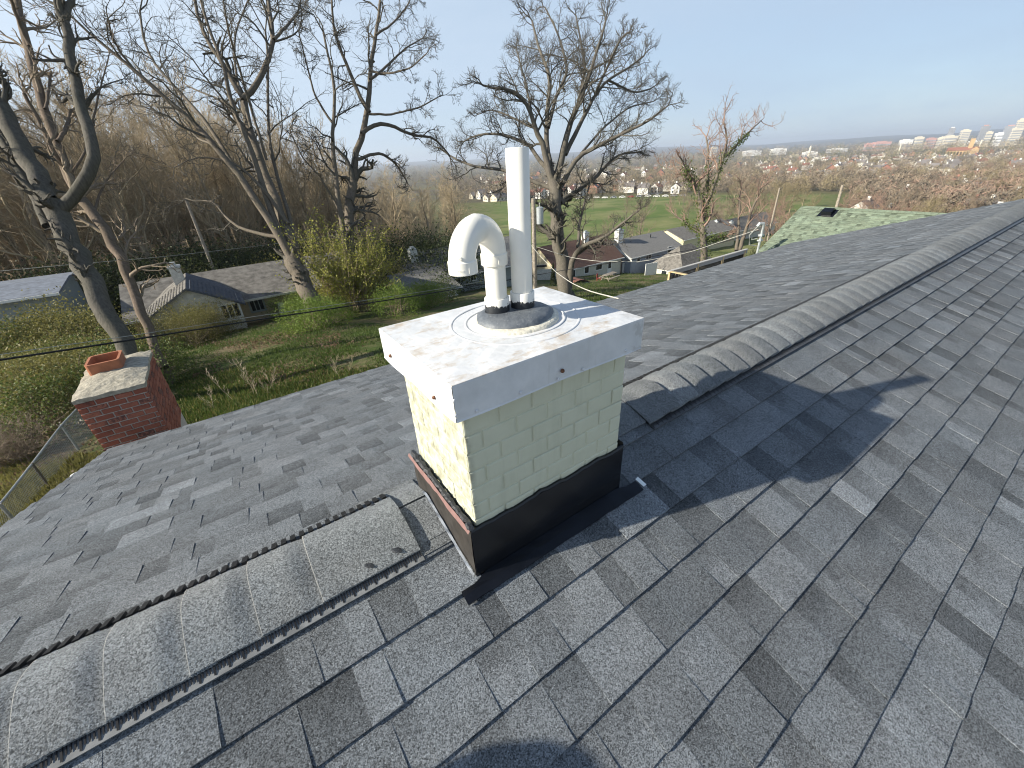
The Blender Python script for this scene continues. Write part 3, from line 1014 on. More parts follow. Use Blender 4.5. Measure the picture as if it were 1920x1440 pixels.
# vent pipes
PA = np.array([0.6195, 0.9815]); PB = np.array([0.6965, 0.9620])
PR = 0.0302
def pipe_z(px, py, P):
    d = ray(px, py); k = (d[0] * P[0] + d[1] * P[1]) / (d[0] ** 2 + d[1] ** 2)
    return d[2] * k
ZB_PIPE = CZT + 0.018
top_z = pipe_z(963, 277, PB)
mb = MB()
K = 40
mb.lathe([(PR, 0), (PR, top_z - ZB_PIPE - 0.002), (PR - 0.0012, top_z - ZB_PIPE), (PR - 0.004, top_z - ZB_PIPE), (PR - 0.0045, top_z - ZB_PIPE - 0.12), (0, top_z - ZB_PIPE - 0.12)], K)
pipe_b = cpart(mb.build('vent_pipe', M['pvc'], smooth=True, loc=(PB[0], PB[1], ZB_PIPE)))
def smooth_angle(o, deg=40):
    me = o.data
    for e in me.edges: pass
    try:
        me.set_sharp_from_angle(angle=math.radians(deg))
    except Exception:
        pass
smooth_angle(pipe_b)
def collar(P, h, parent):
    mb = MB()
    mb.lathe([(PR + 0.0055, 0), (PR + 0.0055, h - 0.002), (PR + 0.004, h), (PR + 0.0005, h)], K)
    mb.lathe([(PR + 0.012, -0.004), (PR + 0.007, 0.006)], K)
    o = mb.build('collar', M['collar'], smooth=True, loc=(P[0], P[1], ZB_PIPE + 0.004))
    smooth_angle(o)
    return subof(o, parent)
collar(PB, 0.052, pipe_b)
# gooseneck: riser, socket, double elbow, open hub facing down
zc_top, zc_bot = -0.2295, -0.258
mb = MB()
mb.lathe([(PR, 0), (PR, zc_bot + 0.01 - ZB_PIPE)], K)
pipe_a = cpart(mb.build('gooseneck_pipe', M['pvc'], smooth=True, loc=(PA[0], PA[1], ZB_PIPE)))
collar(PA, 0.046, pipe_a)
PH = np.array([0.494, 0.932])                                # axis of the down-turned leg
dirh = (PH - PA); span = np.linalg.norm(dirh); dirh /= span
R_ = span / 2
ZA = -0.2255
arc, rad = [], []
arc.append((PA[0], PA[1], zc_bot + 0.004)); rad.append(PR + 0.002)
nseg = 28
for i in range(nseg + 1):
    a = math.pi * i / nseg
    q = PA + dirh * (R_ - R_ * math.cos(a))
    # two quarter bends glued at the crown leave a faint crease there
    crease = 0.0012 * math.exp(-((a - math.pi / 2) / 0.05) ** 2)
    arc.append((q[0], q[1], ZA + (R_ * 1.06) * math.sin(a))); rad.append(PR + 0.0040 + crease)
arc.append((PH[0], PH[1], ZA - 0.012)); rad.append(PR + 0.0040)
mb = MB(); mb.tube(arc, rad, K, caps=False)
bend = mb.build('bend', M['pvc'], smooth=True); subof(bend, pipe_a)
def hub(P, z0, z1, open_bottom):
    mb = MB()
    ro = PR + 0.0068
    if open_bottom:
        mb.lathe([(PR - 0.002, z0 + 0.05), (PR - 0.001, z0 + 0.001), (PR + 0.001, z0), (ro, z0), (ro, z1 - 0.003), (PR + 0.0035, z1)], K)
    else:
        mb.lathe([(PR, z0), (ro - 0.001, z0), (ro, z0 + 0.0015), (ro, z1 - 0.003), (PR + 0.0035, z1)], K)
    o = mb.build('socket', M['pvc'], smooth=True, loc=(P[0], P[1], 0)); smooth_angle(o)
    return subof(o, pipe_a)
hub(PA, zc_bot, ZA, False)
hub_o = hub(PH, -0.2505, -0.2175, True)
# moulded marks on the sockets: an upright bar, a row of small raised characters, and a knob above
def on_hub(P, ang, z, r):
    return np.array([P[0] + r * math.cos(ang), P[1] + r * math.sin(ang), z])
cam_ang = math.atan2(-PH[1], -PH[0])
mb = MB()
for P, offs, z0, z1 in ((PH, 0.42, -0.246, -0.232), (PA, 0.34, -0.252, -0.236)):
    a = math.atan2(-P[1], -P[0]) + offs
    mb.bar(on_hub(P, a, z0, PR + 0.0072), on_hub(P, a, z1, PR + 0.0072), 0.0016)
hr = np.random.default_rng(2)
for i in range(7):
    a = cam_ang - 0.75 + i * 0.125
    z0 = -0.2415
    w = 0.0024
    for (u0, v0, u1, v1) in (((0, 0, 0, 1), (1, 0, 1, 1), (0, .5, 1, .5)), ((0, 0, 0, 1), (0, 1, 1, 1), (0, 0, 1, 0)), ((0, 0, 0, 1), (0, 0, 1, 0)), ((0, 1, 1, 1), (.5, 0, .5, 1)), ((0, 0, 0, 1), (1, 0, 1, 1), (0, 1, 1, 1), (0, 0, 1, 0)))[i % 5]:
        p = on_hub(PH, a + u0 * 0.065, z0 + v0 * 0.0042, PR + 0.0069); q = on_hub(PH, a + u1 * 0.065, z0 + v1 * 0.0042, PR + 0.0069)
        mb.bar(p, q, 0.0009)
subof(mb.build('moulded_marks', M['pvc']), pipe_a)
mb = MB(); mb.lathe([(0.0042, 0), (0.0042, 0.004), (0.0034, 0.005), (0, 0.005)], 14)
a = cam_ang - 0.12
kn = mb.build('knob', M['pvc'], loc=on_hub(PH, a, -0.209, PR + 0.003)); kn.rotation_euler = Vector((math.cos(a), math.sin(a), 0.0)).to_track_quat('Z', 'Y').to_euler()
subof(kn, pipe_a)

# flashing: bent black sheet round the foot
fl = MB()
FX0, FX1, FY0 = 0.3305, 0.9405, 0.7345
zr0 = near_pt(0, (YR - FY0) / CT)[2]
fl.prism([(FX0, FY0, zr0 + 0.004), (FX0, FY0, -0.897), (FX0, FY0 + 0.006, -0.897), (FX0, FY0 + 0.006, zr0 + 0.004)], (FX0, 0, 0), (FX1, 0, 0))
# rolled top bead with an uneven tar line, then the flange over the shingles
tb = []
wr = np.random.default_rng(14)
for i in range(26):
    f = i / 25
    tb.append((FX0 + (FX1 - FX0) * f, FY0 + 0.003, -0.896 + 0.004 * math.sin(f * 19) + wr.normal(0, 0.0018)))
fl.tube(tb, 0.0068, 6)
s_f = (YR - FY0) / CT
xs = np.linspace(0.268, 1.012, 17)
vs, fs = [], []
for i, x in enumerate(xs):
    e = wr.normal(0, 0.0012)
    skew = 0.030 * (x - 0.268)
    lo = 0.398 - 0.030 + e
    vs += [near_pt(x, s_f - 0.004 if 0.33 < x < 0.94 else s_f + 0.010, 0.0150), near_pt(x, (s_f + lo) / 2, 0.0150 + abs(e)), near_pt(x, lo, 0.0140 + abs(e)), near_pt(x, lo, 0.0070)]
for i in range(len(xs) - 1):
    for k in range(3):
        p = i * 4 + k
        fs.append((p, p + 1, p + 5, p + 4))
fl.add(vs, fs)
front_fl = cpart(fl.build('flashing', M['flash_black']))
# side sheet following the slopes over the ridge
sd = MB()
ys = np.linspace(FY0 + 0.003, CH_Y1 + 0.012, 15)
vs, fs = [], []
for i, y in enumerate(ys):
    zr = ZR_ - abs(y - YR) * TT
    b = 0.0025 * math.sin(i * 1.3)
    vs += [(FX0 - 0.001 + b * 0.3, y, zr + 0.002), (FX0 - 0.003 + b, y, (zr - 0.88) / 2), (FX0 - 0.001, y, -0.886 + 0.025 * (y - FY0))]
for i in range(len(ys) - 1):
    for k in range(2):
        p = i * 3 + k; fs.append((p, p + 3, p + 4, p + 1))
sd.add(vs, fs)
cpart(sd.build('side_flashing', M['flash_brown']))
sd = MB()
if True:
    vs, fs = [], []
    for y in ys:
        zr = ZR_ - abs(y - YR) * TT
        vs += [(FX1 + 0.001, y, zr + 0.002), (FX1 + 0.001, y, -0.880)]
    for i in range(len(ys) - 1):
        fs.append((i * 2, i * 2 + 1, i * 2 + 3, i * 2 + 2))
    sd.add(vs, fs)
cpart(sd.build('side_flashing', M['flash_brown']))
# pink underside of the peeled counterflashing and the black bead above it
pk = MB()
vs, fs = [], []
pr_ = np.random.default_rng(17)
n = 26
for i in range(n + 1):
    f = i / n
    y = FY0 - 0.004 + f * (CH_Y1 - FY0 + 0.035)
    w = 0.003 + 0.009 * abs(math.sin(f * 6.6 + 0.3)) + 0.003 * pr_.random()
    zt = -0.884 + 0.028 * (y - FY0) + 0.003 * math.sin(f * 13)
    vs += [(FX0 - 0.006, y, zt), (FX0 - 0.011 - 0.15 * w, y, zt - w)]
for i in range(n):
    fs.append((i * 2, i * 2 + 1, i * 2 + 3, i * 2 + 2))
pk.add(vs, fs)
cpart(pk.build('peeled_strip', M['pink']))
bd = MB()
pts = []
for i in range(40):
    f = i / 39
    y = FY0 - 0.004 + f * (CH_Y1 - FY0 + 0.03)
    pts.append((FX0 + 0.004 + pr_.normal(0, 0.0016), y, -0.880 + 0.028 * (y - FY0) + pr_.normal(0, 0.0024)))
bd.tube(pts, 0.0085 + pr_.uniform(-0.0025, 0.0025, 40), 6)
cpart(bd.build('tar_bead', M['tar']))
# shiny tape along the foot of the side sheet
fo = MB()
vs, fs = [], []
for i, y in enumerate(np.linspace(FY0 + 0.004, YR + 0.03, 18)):
    zr = ZR_ - abs(y - YR) * TT
    e = 0.0012 * math.sin(i * 2.1)
    vs += [(FX0 - 0.006, y, zr + 0.019 + e), (FX0 - 0.012 - abs(e), y, zr + 0.0155)]
for i in range(17):
    fs.append((i * 2, i * 2 + 1, i * 2 + 3, i * 2 + 2))
fo.add(vs, fs)
cpart(fo.build('foil_tape', M['foil']))
# small white tag at the right end of the flange
P0 = near_pt(1.016, 0.322, 0.0165)
mb = MB(); mb.box((0, -0.040, 0), (0.017, 0.0, 0.0015))
o = mb.build('white_tag', M['label_white'], loc=P0, rot=(TH, 0, 0.12))
tag(o, 'small white plastic tag lying at the right end of the black flashing', 'tag')

# ------------------------------------------------------------------ red brick chimney beyond the eave
RX0, RX1, RY0, RY1, RZT = -1.492, -0.975, 4.965, 6.00, -1.790
rc = thing('brick_chimney', 'red brick chimney with a concrete crown and clay flue beyond the eave', 'chimney', ((RX0 + RX1) / 2, (RY0 + RY1) / 2, -5.5))
rpart = on(rc)
mb = MB(); mb.box((RX0 + 0.006, RY0 + 0.006, -5.9), (RX1 - 0.006, RY1 - 0.006, RZT - 0.001))
rpart(mb.build('mortar_core', M['mortar']))
L_, H_, J_ = 0.140, 0.0560, 0.0085
def hard_brick(L, H, D):
    b = 0.003
    vs = [(0, 0, 0), (L, 0, 0), (L, 0, H), (0, 0, H), (b, -D, b), (L - b, -D, b), (L - b, -D, H - b), (b, -D, H - b)]
    return make_mesh('brick', vs, [(4, 5, 6, 7), (0, 1, 5, 4), (1, 2, 6, 5), (2, 3, 7, 6), (3, 0, 4, 7)], M['brick'])
hb = hard_brick(L_ - J_, H_ - J_, 0.011)
def bond(x0, x1, rows, place):
    for r in range(rows):
        z = RZT - (r + 1) * H_ + J_ / 2
        u = x0 - (L_ / 2 if r % 2 else 0)
        while u < x1 - 0.01:
            a, b = max(u, x0), min(u + L_ - J_, x1)
            if b - a > 0.025: place(a, z, (b - a) / (L_ - J_))
            u += L_
rr_ = np.random.default_rng(41)
bond(RX0, RX1, 14, lambda u, z, s: rpart(link('brick', hb, None, (u, RY0 + 0.008 + rr_.normal(0, 0.0015), z), (0, rr_.normal(0, 0.008), 0), (s, 1, 1))))
bond(RY0, RY1, 14, lambda u, z, s: rpart(link('brick', hb, None, (RX1 - 0.008 + rr_.normal(0, 0.0015), u, z), (0, 0, math.pi / 2), (s, 1, 1))))
bond(RY0, RY1, 6, lambda u, z, s: rpart(link('brick', hb, None, (RX0 + 0.008, RY1 - (u - RY0), z), (0, 0, -math.pi / 2), (s, 1, 1))))
# crown: rough slab sloping to its edges
mb = MB()
nx_, ny_ = 10, 14
cr = np.random.default_rng(6)
vs = []
ox = 0.010
for j in range(ny_ + 1):
    for i in range(nx_ + 1):
        fx, fy = i / nx_, j / ny_
        e = min(fx, 1 - fx, fy, 1 - fy)
        vs.append((RX0 - ox + fx * (RX1 - RX0 + 2 * ox) + (cr.normal(0, 0.004)), RY0 - ox + fy * (RY1 - RY0 + 2 * ox) + cr.normal(0, 0.004), RZT + 0.040 + 0.030 * min(1, e * 4) + cr.normal(0, 0.0025)))
W = nx_ + 1
fs = [(j * W + i, j * W + i + 1, (j + 1) * W + i + 1, (j + 1) * W + i) for j in range(ny_) for i in range(nx_)]
edge = [i for i in range(W)] + [j * W + nx_ for j in range(1, ny_ + 1)] + [ny_ * W + i for i in range(nx_ - 1, -1, -1)] + [j * W for j in range(ny_ - 1, 0, -1)]
b = len(vs)
for e in edge: vs.append((vs[e][0], vs[e][1], RZT))
for k in range(len(edge)):
    k2 = (k + 1) % len(edge)
    fs.append((edge[k], b + k, b + k2, edge[k2])[::-1])
fs.append(tuple(b + k for k in range(len(edge)))[::-1])
mb.add(vs, fs); crown_o = rpart(mb.build('crown', M['concrete']))
# square clay flue with rounded corners
def rounded_rect(x0, x1, y0, y1, r, k=5):
    pts = []
    for cx, cy, a0 in ((x1 - r, y1 - r, 0), (x0 + r, y1 - r, 90), (x0 + r, y0 + r, 180), (x1 - r, y0 + r, 270)):
        for i in range(k):
            a = math.radians(a0 + 90 * i / (k - 1)); pts.append((cx + r * math.cos(a), cy + r * math.sin(a)))
    return pts
fx0, fx1, fy0, fy1 = -1.435, -1.160, 5.50, 5.82
ou, inn = rounded_rect(fx0, fx1, fy0, fy1, 0.04), rounded_rect(fx0 + 0.022, fx1 - 0.022, fy0 + 0.022, fy1 - 0.022, 0.025)
zb, zt = RZT + 0.055, RZT + 0.165
n = len(ou)
vs = [(x, y, zb) for x, y in ou] + [(x, y, zt) for x, y in ou] + [(x, y, zt) for x, y in inn] + [(x, y, zb - 0.1) for x, y in inn]
fs = []
for lv in range(3):
    for i in range(n):
        j = (i + 1) % n
        fs.append((lv * n + i, lv * n + j, (lv + 1) * n + j, (lv + 1) * n + i))
mb = MB(); mb.add(vs, fs); rpart(mb.build('flue', M['clay']))
mb = MB(); mb.add([(x, y, zb - 0.09) for x, y in inn], [tuple(range(n))]); rpart(mb.build('flue_throat', M['soot']))
# white vent hood seen past the rake
P = at_axis(150, 890, 1, 4.3)
pv = thing('vent_pipe', 'stubby white vent pipe just past the left roof edge', 'vent pipe', (P[0] - 0.02, P[1], P[2] - 0.6))
mb = MB(); mb.tube([(0, 0, -2.6), (0, 0, 0.58)], 0.034, 14)
link_o = mb.build('pipe', M['white_paint'], pv)
mb = MB(); mb.lathe([(0.034, 0.50), (0.044, 0.50), (0.044, 0.60), (0.038, 0.615), (0, 0.617)], 16)
mb.build('cap', M['white_paint'], pv)

# ------------------------------------------------------------------ ground
def radial_ground():
    az = np.concatenate([np.radians(np.arange(-40, 150, 0.75)), np.radians(np.arange(150, 320, 10))])
    rs = np.concatenate([np.linspace(0.5, 60, 110), np.geomspace(61, 400, 90), np.geomspace(410, 12000, 90), [12900]])
    A, Rr = np.meshgrid(az, rs)
    X, Y = Rr * np.cos(A), Rr * np.sin(A)
    Z = ground_z(X, Y)
    g = np.random.default_rng(50)
    # gentle lumps near, folded hills far away
    Z = Z + 0.10 * np.sin(X * 0.9 + 1) * np.sin(Y * 0.7) * np.clip((Rr - 8) / 10, 0, 1) + 0.25 * np.sin(X * 0.13) * np.sin(Y * 0.17 + 2) * np.clip((Rr - 40) / 60, 0, 1)
    far = np.clip((Rr - 5500) / 2500, 0, 1)
    Z = Z + far * (26 * np.sin(A * 9.0 + 1.0) + 16 * np.sin(A * 23.0) + 9 * np.sin(A * 51 + Rr * 0.001)) * 0.8
    n, m = A.shape
    v = np.stack([X, Y, Z], -1).reshape(-1, 3)
    idx = np.arange(n * m).reshape(n, m)
    nx = np.roll(idx, -1, axis=1)
    q = np.stack([idx[:-1], nx[:-1], nx[1:], idx[1:]], -1).reshape(-1, 4)[:, ::-1]
    return v, q, A.ravel(), Rr.ravel()

gv, gq, gA, gR = radial_ground()

def ground_mat():
    m = Mat('ground')
    p = m.pos()
    sep = m.node('ShaderNodeSeparateXYZ'); m.link(p, sep.inputs[0])
    flat = m.node('ShaderNodeCombineXYZ'); m.link(sep.outputs['X'], flat.inputs[0]); m.link(sep.outputs['Y'], flat.inputs[1])
    ln = m.node('ShaderNodeVectorMath', operation='LENGTH'); m.link(flat.outputs[0], ln.inputs[0])
    r = ln.outputs['Value']
    xr = m.math('DIVIDE', sep.outputs['X'], r)
    n1 = m.noise(p, 0.35, 6, 0.65)
    n2 = m.noise(p, 2.2, 6, 0.7)
    n3 = m.noise(p, 14, 4, 0.7, 0.3, 0.7)
    green = m.mix(n3, (0.040, 0.070, 0.014), (0.085, 0.120, 0.028))
    dry = m.mix(n3, (0.13, 0.105, 0.055), (0.24, 0.195, 0.115))
    litter = m.mix(n3, (0.08, 0.06, 0.04), (0.18, 0.135, 0.09))
    bare = m.remap(m.math('ADD', m.math('MULTIPLY', n1, 0.6), m.math('MULTIPLY', n2, 0.4)), 0.44, 0.57)
    lawn = m.mix(bare, green, dry)
    # the wood to the left is leaf litter with a green flush
    flush = m.remap(n1, 0.50, 0.66)
    wood = m.mix(m.math('MULTIPLY', flush, 0.7), litter, (0.06, 0.085, 0.02))
    wmask = m.math('MULTIPLY', m.remap(xr, 0.42, 0.30), m.remap(r, 40, 48))
    w2 = m.remap(xr, -0.28, -0.34)
    wmask = m.math('MAXIMUM', wmask, w2)
    c = m.mix(wmask, lawn, wood)
    # the mown playing field
    field = m.mix(m.noise(p, 0.05, 6, 0.7, 0.40, 0.62), (0.095, 0.140, 0.036), (0.20, 0.20, 0.085))
    fm = m.math('MULTIPLY', m.math('MULTIPLY', m.remap(r, 92, 100), m.remap(r, 335, 325)), m.math('MULTIPLY', m.remap(xr, 0.50, 0.56), m.remap(xr, 0.955, 0.93)))
    c = m.mix(fm, c, field)
    # beyond: winter woods and streets
    far = m.mix(m.noise(p, 0.012, 5, 0.6, 0.4, 0.6), (0.10, 0.082, 0.065), (0.13, 0.12, 0.06))
    fr = m.remap(r, 335, 350)
    c = m.mix(fr, c, far)
    hill = m.mix(m.noise(p, 0.004, 5, 0.6, 0.4, 0.6), (0.055, 0.055, 0.045), (0.09, 0.085, 0.07))
    c = m.mix(m.remap(r, 4500, 6500), c, hill)
    m.color(c).rough(0.95, 0.15)
    m.bump(n3, 0.6, 0.06)
    return m.m
gme = mesh_np('ground', gv, gq, ground_mat(), smooth=True)
ground = link('ground', gme); ground['kind'] = 'structure'

# ------------------------------------------------------------------ trees: limbs drawn as curves, then branch upon branch grown from them
def unit(v): return v / (np.linalg.norm(v, axis=-1, keepdims=True) + 1e-9)

def resample(P, m):
    P = np.asarray(P, float)
    d = np.concatenate([[0], np.cumsum(np.linalg.norm(np.diff(P, axis=0), axis=1))])
    # Catmull-Rom-like smoothing by dense linear + moving average
    t = np.linspace(0, d[-1], m)
    out = np.stack([np.interp(t, d, P[:, k]) for k in range(P.shape[1])], 1)
    sm = out.copy()
    sm[1:-1] = (out[:-2] + 2 * out[1:-1] + out[2:]) / 4
    return sm

def grow(P0, D, L, r0, n, gnarl, up, rg, taper=0.25):
    N = len(P0)
    pts = np.empty((N, n + 1, 3)); rad = np.empty((N, n + 1))
    pts[:, 0] = P0
    d = unit(D)
    bend = rg.normal(0, 1, (N, 3)) * gnarl * 0.5
    for i in range(n):
        d = unit(d + rg.normal(0, 1, (N, 3)) * gnarl + bend * 0.4 + np.array([0, 0, up]))
        pts[:, i + 1] = pts[:, i] + d * (L / n)[:, None]
    f = np.linspace(0, 1, n + 1)
    rad = r0[:, None] * (1 - (1 - taper) * f[None])
    return pts, rad

def sprout(pts, rad, k, tmin, ang, lenf, rg, rf=0.55, jit=0.35, minr=0.004, tmax=1.0):
    """k children per branch"""
    N, m, _ = pts.shape
    t = tmin + (tmax - tmin) * (np.arange(k)[None] + rg.uniform(0, 1, (N, k))) / k
    x = t * (m - 1)
    i = np.clip(x.astype(int), 0, m - 2); f = (x - i)[..., None]
    ar = np.arange(N)[:, None]
    P = pts[ar, i] * (1 - f) + pts[ar, i + 1] * f
    T = unit(pts[ar, i + 1] - pts[ar, i])
    r = rad[ar, i] * (1 - f[..., 0]) + rad[ar, i + 1] * f[..., 0]
    w = unit(np.cross(T, rg.normal(0, 1, (N, k, 3))))
    a = ang * rg.uniform(1 - jit, 1 + jit, (N, k))
    D = T * np.cos(a)[..., None] + w * np.sin(a)[..., None]
    tl = np.linalg.norm(np.diff(pts, axis=1), axis=2).sum(1)[:, None]
    L = tl * lenf * (1.15 - 0.55 * t) * rg.uniform(0.65, 1.3, (N, k))
    return P.reshape(-1, 3), D.reshape(-1, 3), L.ravel(), np.maximum(r * rf, minr).ravel()

def tubes_join(groups):
    vs, qs, b = [], [], 0
    for pts, rad, k in groups:
        v, q = tube_arrays(pts, rad, k)
        vs.append(v); qs.append(q + b); b += len(v)
    return np.concatenate(vs), np.concatenate(qs)

def limbs_from_pixels(limbs, depth, spread, rg, m=14):
    """limbs: (pixel polyline, start width px, end width px, depth drift towards the tip); returns world curves and radii"""
    out = []
    for L in limbs:
        poly, w0, w1 = L[0], L[1], L[2]
        dz = L[3] if len(L) > 3 else rg.uniform(-1, 1)
        P = resample(poly, m)
        dep = depth + spread * dz * np.linspace(0, 1, m) ** 1.2
        W = np.array([at_depth(x, y, dd) for (x, y), dd in zip(P, dep)])
        # pixel widths are stretched away from the picture's centre
        cosf = np.array([1 / math.sqrt(1 + ((x - 960) ** 2 + (y - 720) ** 2) / FPX ** 2) for x, y in P])
        wpx = np.linspace(w0, w1, m)
        rad = wpx / FPX * dep / 2 * np.sqrt(cosf) 
        W = W + rg.normal(0, 1, W.shape) * (rad * 0.16)[:, None]
        out.append((W, rad))
    return np.array([o[0] for o in out]), np.array([o[1] for o in out])

def traced_tree(name, label, limbs, depth, spread, seed, bark_m, twig_m, base, k=(7, 5, 4), lenf=(0.34, 0.5, 0.5), gnarl=0.22, up=0.08,
                foot=None, twig_r=0.011, tmin=0.25, group=None, tipf=0.30):
    rg = np.random.default_rng(seed)
    pts, rad = limbs_from_pixels(limbs, depth, spread, rg)
    t = thing(name, label, 'tree', base, 0, group)
    inv = Matrix.Translation(t.location).inverted()
    v, q = tube_arrays(pts, rad, 9)
    groups = [(pts, rad, 9)]
    if foot is not None:
        # carry the trunk down to the ground
        top = pts[0, 0]
        F = np.array([top + (np.array(base) - top) * s for s in np.linspace(1.02, 0, 6)])[None]
        fr = np.array([rad[0, 0] * s for s in (1.45, 1.2, 1.08, 1.03, 1.0, 1.0)])[None]
        groups.append((F, fr, 9))
    v, q = tubes_join(groups)
    o = link('trunk', mesh_np('trunk', v, q, bark_m, True), t); o.matrix_parent_inverse = inv
    P, D, L, r = sprout(pts[:, 2:], rad[:, 2:], k[0], tmin, 0.75, lenf[0], rg, 0.5)
    # forked tips
    tipd = unit(pts[:, -1] - pts[:, -3]); tl = np.linalg.norm(np.diff(pts, axis=1), axis=2).sum(1)
    P = np.concatenate([P, np.repeat(pts[:, -1], 2, 0)]); D = np.concatenate([D, np.repeat(tipd, 2, 0) + rg.normal(0, 0.35, (2 * len(tipd), 3))])
    L = np.concatenate([L, np.repeat(tl * tipf, 2)]); r = np.concatenate([r, np.repeat(rad[:, -1] * 0.8, 2)])
    L = np.minimum(L, np.median(tl) * 0.5)
    b1, r1 = grow(P, D, L, r, 7, gnarl, up, rg, 0.3)
    P, D, L, r = sprout(b1, r1, k[1], 0.2, 0.8, lenf[1], rg, 0.6, minr=twig_r * 1.3)
    b2, r2 = grow(P, D, L, r, 5, gnarl * 1.1, up, rg, 0.4)
    P, D, L, r = sprout(b2, r2, k[2], 0.15, 0.8, lenf[2], rg, 0.7, minr=twig_r)
    b3, r3 = grow(P, D, L, np.minimum(r, twig_r * 1.5), 3, gnarl, up * 1.5, rg, 0.5)
    v, q = tubes_join([(b1, r1, 5), (b2, r2, 4), (b3, r3, 3)])
    o = link('crown', mesh_np('crown', v, q, twig_m, True), t); o.matrix_parent_inverse = inv
    return t, pts, rad

# big grey tree at the left edge
A_base = np.array(at_depth(262, 715, 13.5)); A_base[2] = ground_z(A_base[0], A_base[1]) - 0.1
traced_tree('bare_tree', 'bare tree with thick dark grey forked trunk behind the brick chimney', [
    ([(250, 690), (205, 590), (165, 515), (128, 445), (100, 385)], 34, 44, 0),
    ([(108, 395), (70, 340), (40, 280), (10, 215), (-25, 150), (-60, 60)], 42, 30, 0.1),
    ([(112, 390), (150, 358), (174, 325), (181, 295), (172, 250), (155, 215), (145, 180), (138, 130), (130, 70), (122, 38)], 26, 20, 0.0),
    ([(122, 40), (130, 10), (142, -30), (150, -80)], 16, 12, 0.2), ([(122, 40), (112, 10), (104, -30), (100, -70)], 11, 8, -0.3),
    ([(145, 185), (128, 182), (120, 190)], 10, 7, 0), ([(138, 125), (128, 120), (124, 126)], 9, 6, 0),
    ([(150, 200), (175, 175), (200, 158), (225, 150)], 5, 2, 0.3), ([(125, 85), (112, 60), (106, 42), (120, 38)], 4, 2, -0.3),
    ([(90, 425), (52, 345), (20, 290), (-15, 235)], 20, 16, 0.35),
], 12.5, 2.0, 101, M['bark_grey'], M['bark_grey'], A_base, (7, 6, 4), (0.30, 0.5, 0.5), 0.25, 0.06, foot=True, twig_r=0.006)

B_base = np.array(at_depth(318, 715, 16.5)); B_base[2] = ground_z(B_base[0], B_base[1]) - 0.1
traced_tree('bare_tree', 'bare tree with slim reddish peeling trunk beside the dark forked one', [
    ([(308, 690), (285, 640), (262, 580), (240, 520), (208, 445), (172, 400), (150, 365)], 17, 22, 0),
    ([(150, 368), (122, 310), (106, 262), (82, 200), (62, 130), (46, 62), (30, -15), (15, -80)], 21, 14, 0.3),
    ([(55, 85), (38, 45), (22, 5), (10, -40)], 9, 6, -0.4), ([(150, 370), (128, 335), (95, 270), (68, 215), (45, 176)], 11, 8, -0.3),
    ([(108, 265), (125, 240), (132, 205)], 9, 7, 0.4), ([(86, 205), (92, 165), (95, 138)], 7, 5, 0.3),
    ([(130, 330), (160, 290), (172, 235), (190, 160), (205, 100)], 6, 2, 0.8),
    ([(175, 405), (188, 360), (205, 330), (232, 300)], 6, 2, 0.5),
], 16.0, 3.0, 102, M['bark_red'], M['twig_brown'], B_base, (7, 6, 4), (0.36, 0.5, 0.5), 0.24, 0.06, foot=True, twig_r=0.008)

C_base = np.array(at_depth(606, 622, 26)); C_base[2] = ground_z(C_base[0], C_base[1]) - 0.1
traced_tree('bare_tree', 'wide bare tree of many leaning stems in front of the long grey roof', [
    ([(602, 605), (585, 570), (568, 530), (548, 488)], 34, 32, 0),
    ([(552, 495), (515, 430), (478, 368), (430, 302), (370, 236), (310, 182), (260, 142), (208, 92), (150, 54), (128, 25)], 17, 5, -0.8),
    ([(440, 312), (385, 225), (340, 176), (302, 136), (276, 100), (266, 62), (262, 20)], 9, 4, 0.4),
    ([(270, 152), (228, 102), (208, 66), (204, 40)], 6, 4, -0.4),
    ([(540, 475), (500, 375), (468, 268), (440, 214), (425, 168), (424, 120), (402, 84), (384, 38), (372, -20)], 14, 5, -0.3),
    ([(555, 490), (528, 400), (498, 330), (470, 260), (462, 210), (456, 182)], 18, 15, 0.3),
    ([(456, 184), (486, 156), (502, 112), (513, 74), (506, 22), (500, -30)], 13, 7, 0.5),
    ([(456, 184), (430, 142), (402, 96), (380, 58), (368, 18), (360, -30)], 11, 6, -0.2),
    ([(562, 500), (542, 400), (520, 330), (505, 280), (502, 200), (504, 118), (498, 60)], 9, 4, 0.8),
    ([(513, 74), (538, 48), (560, 22), (566, -10)], 7, 3, 0.7),
    ([(550, 452), (505, 442), (460, 432), (425, 412), (398, 372), (366, 380), (348, 372)], 9, 2, 0.3),
    ([(540, 420), (500, 360), (450, 310), (400, 296), (385, 292), (345, 300), (335, 310)], 8, 2, -0.4),
    ([(430, 300), (395, 268), (372, 262), (330, 212)], 6, 3, 0.9), ([(480, 300), (430, 205), (428, 190), (395, 180), (345, 160), (312, 108)], 6, 2, 0.9),
    ([(500, 300), (470, 200), (428, 60), (415, -20)], 6, 3, -0.9), ([(470, 240), (440, 130), (440, 60), (470, -10)], 6, 3, 1.0),
], 26, 6, 103, M['bark_brown'], M['bark_grey'], C_base, (9, 7, 5), (0.32, 0.5, 0.55), 0.27, 0.05, foot=True, twig_r=0.010, tmin=0.3)

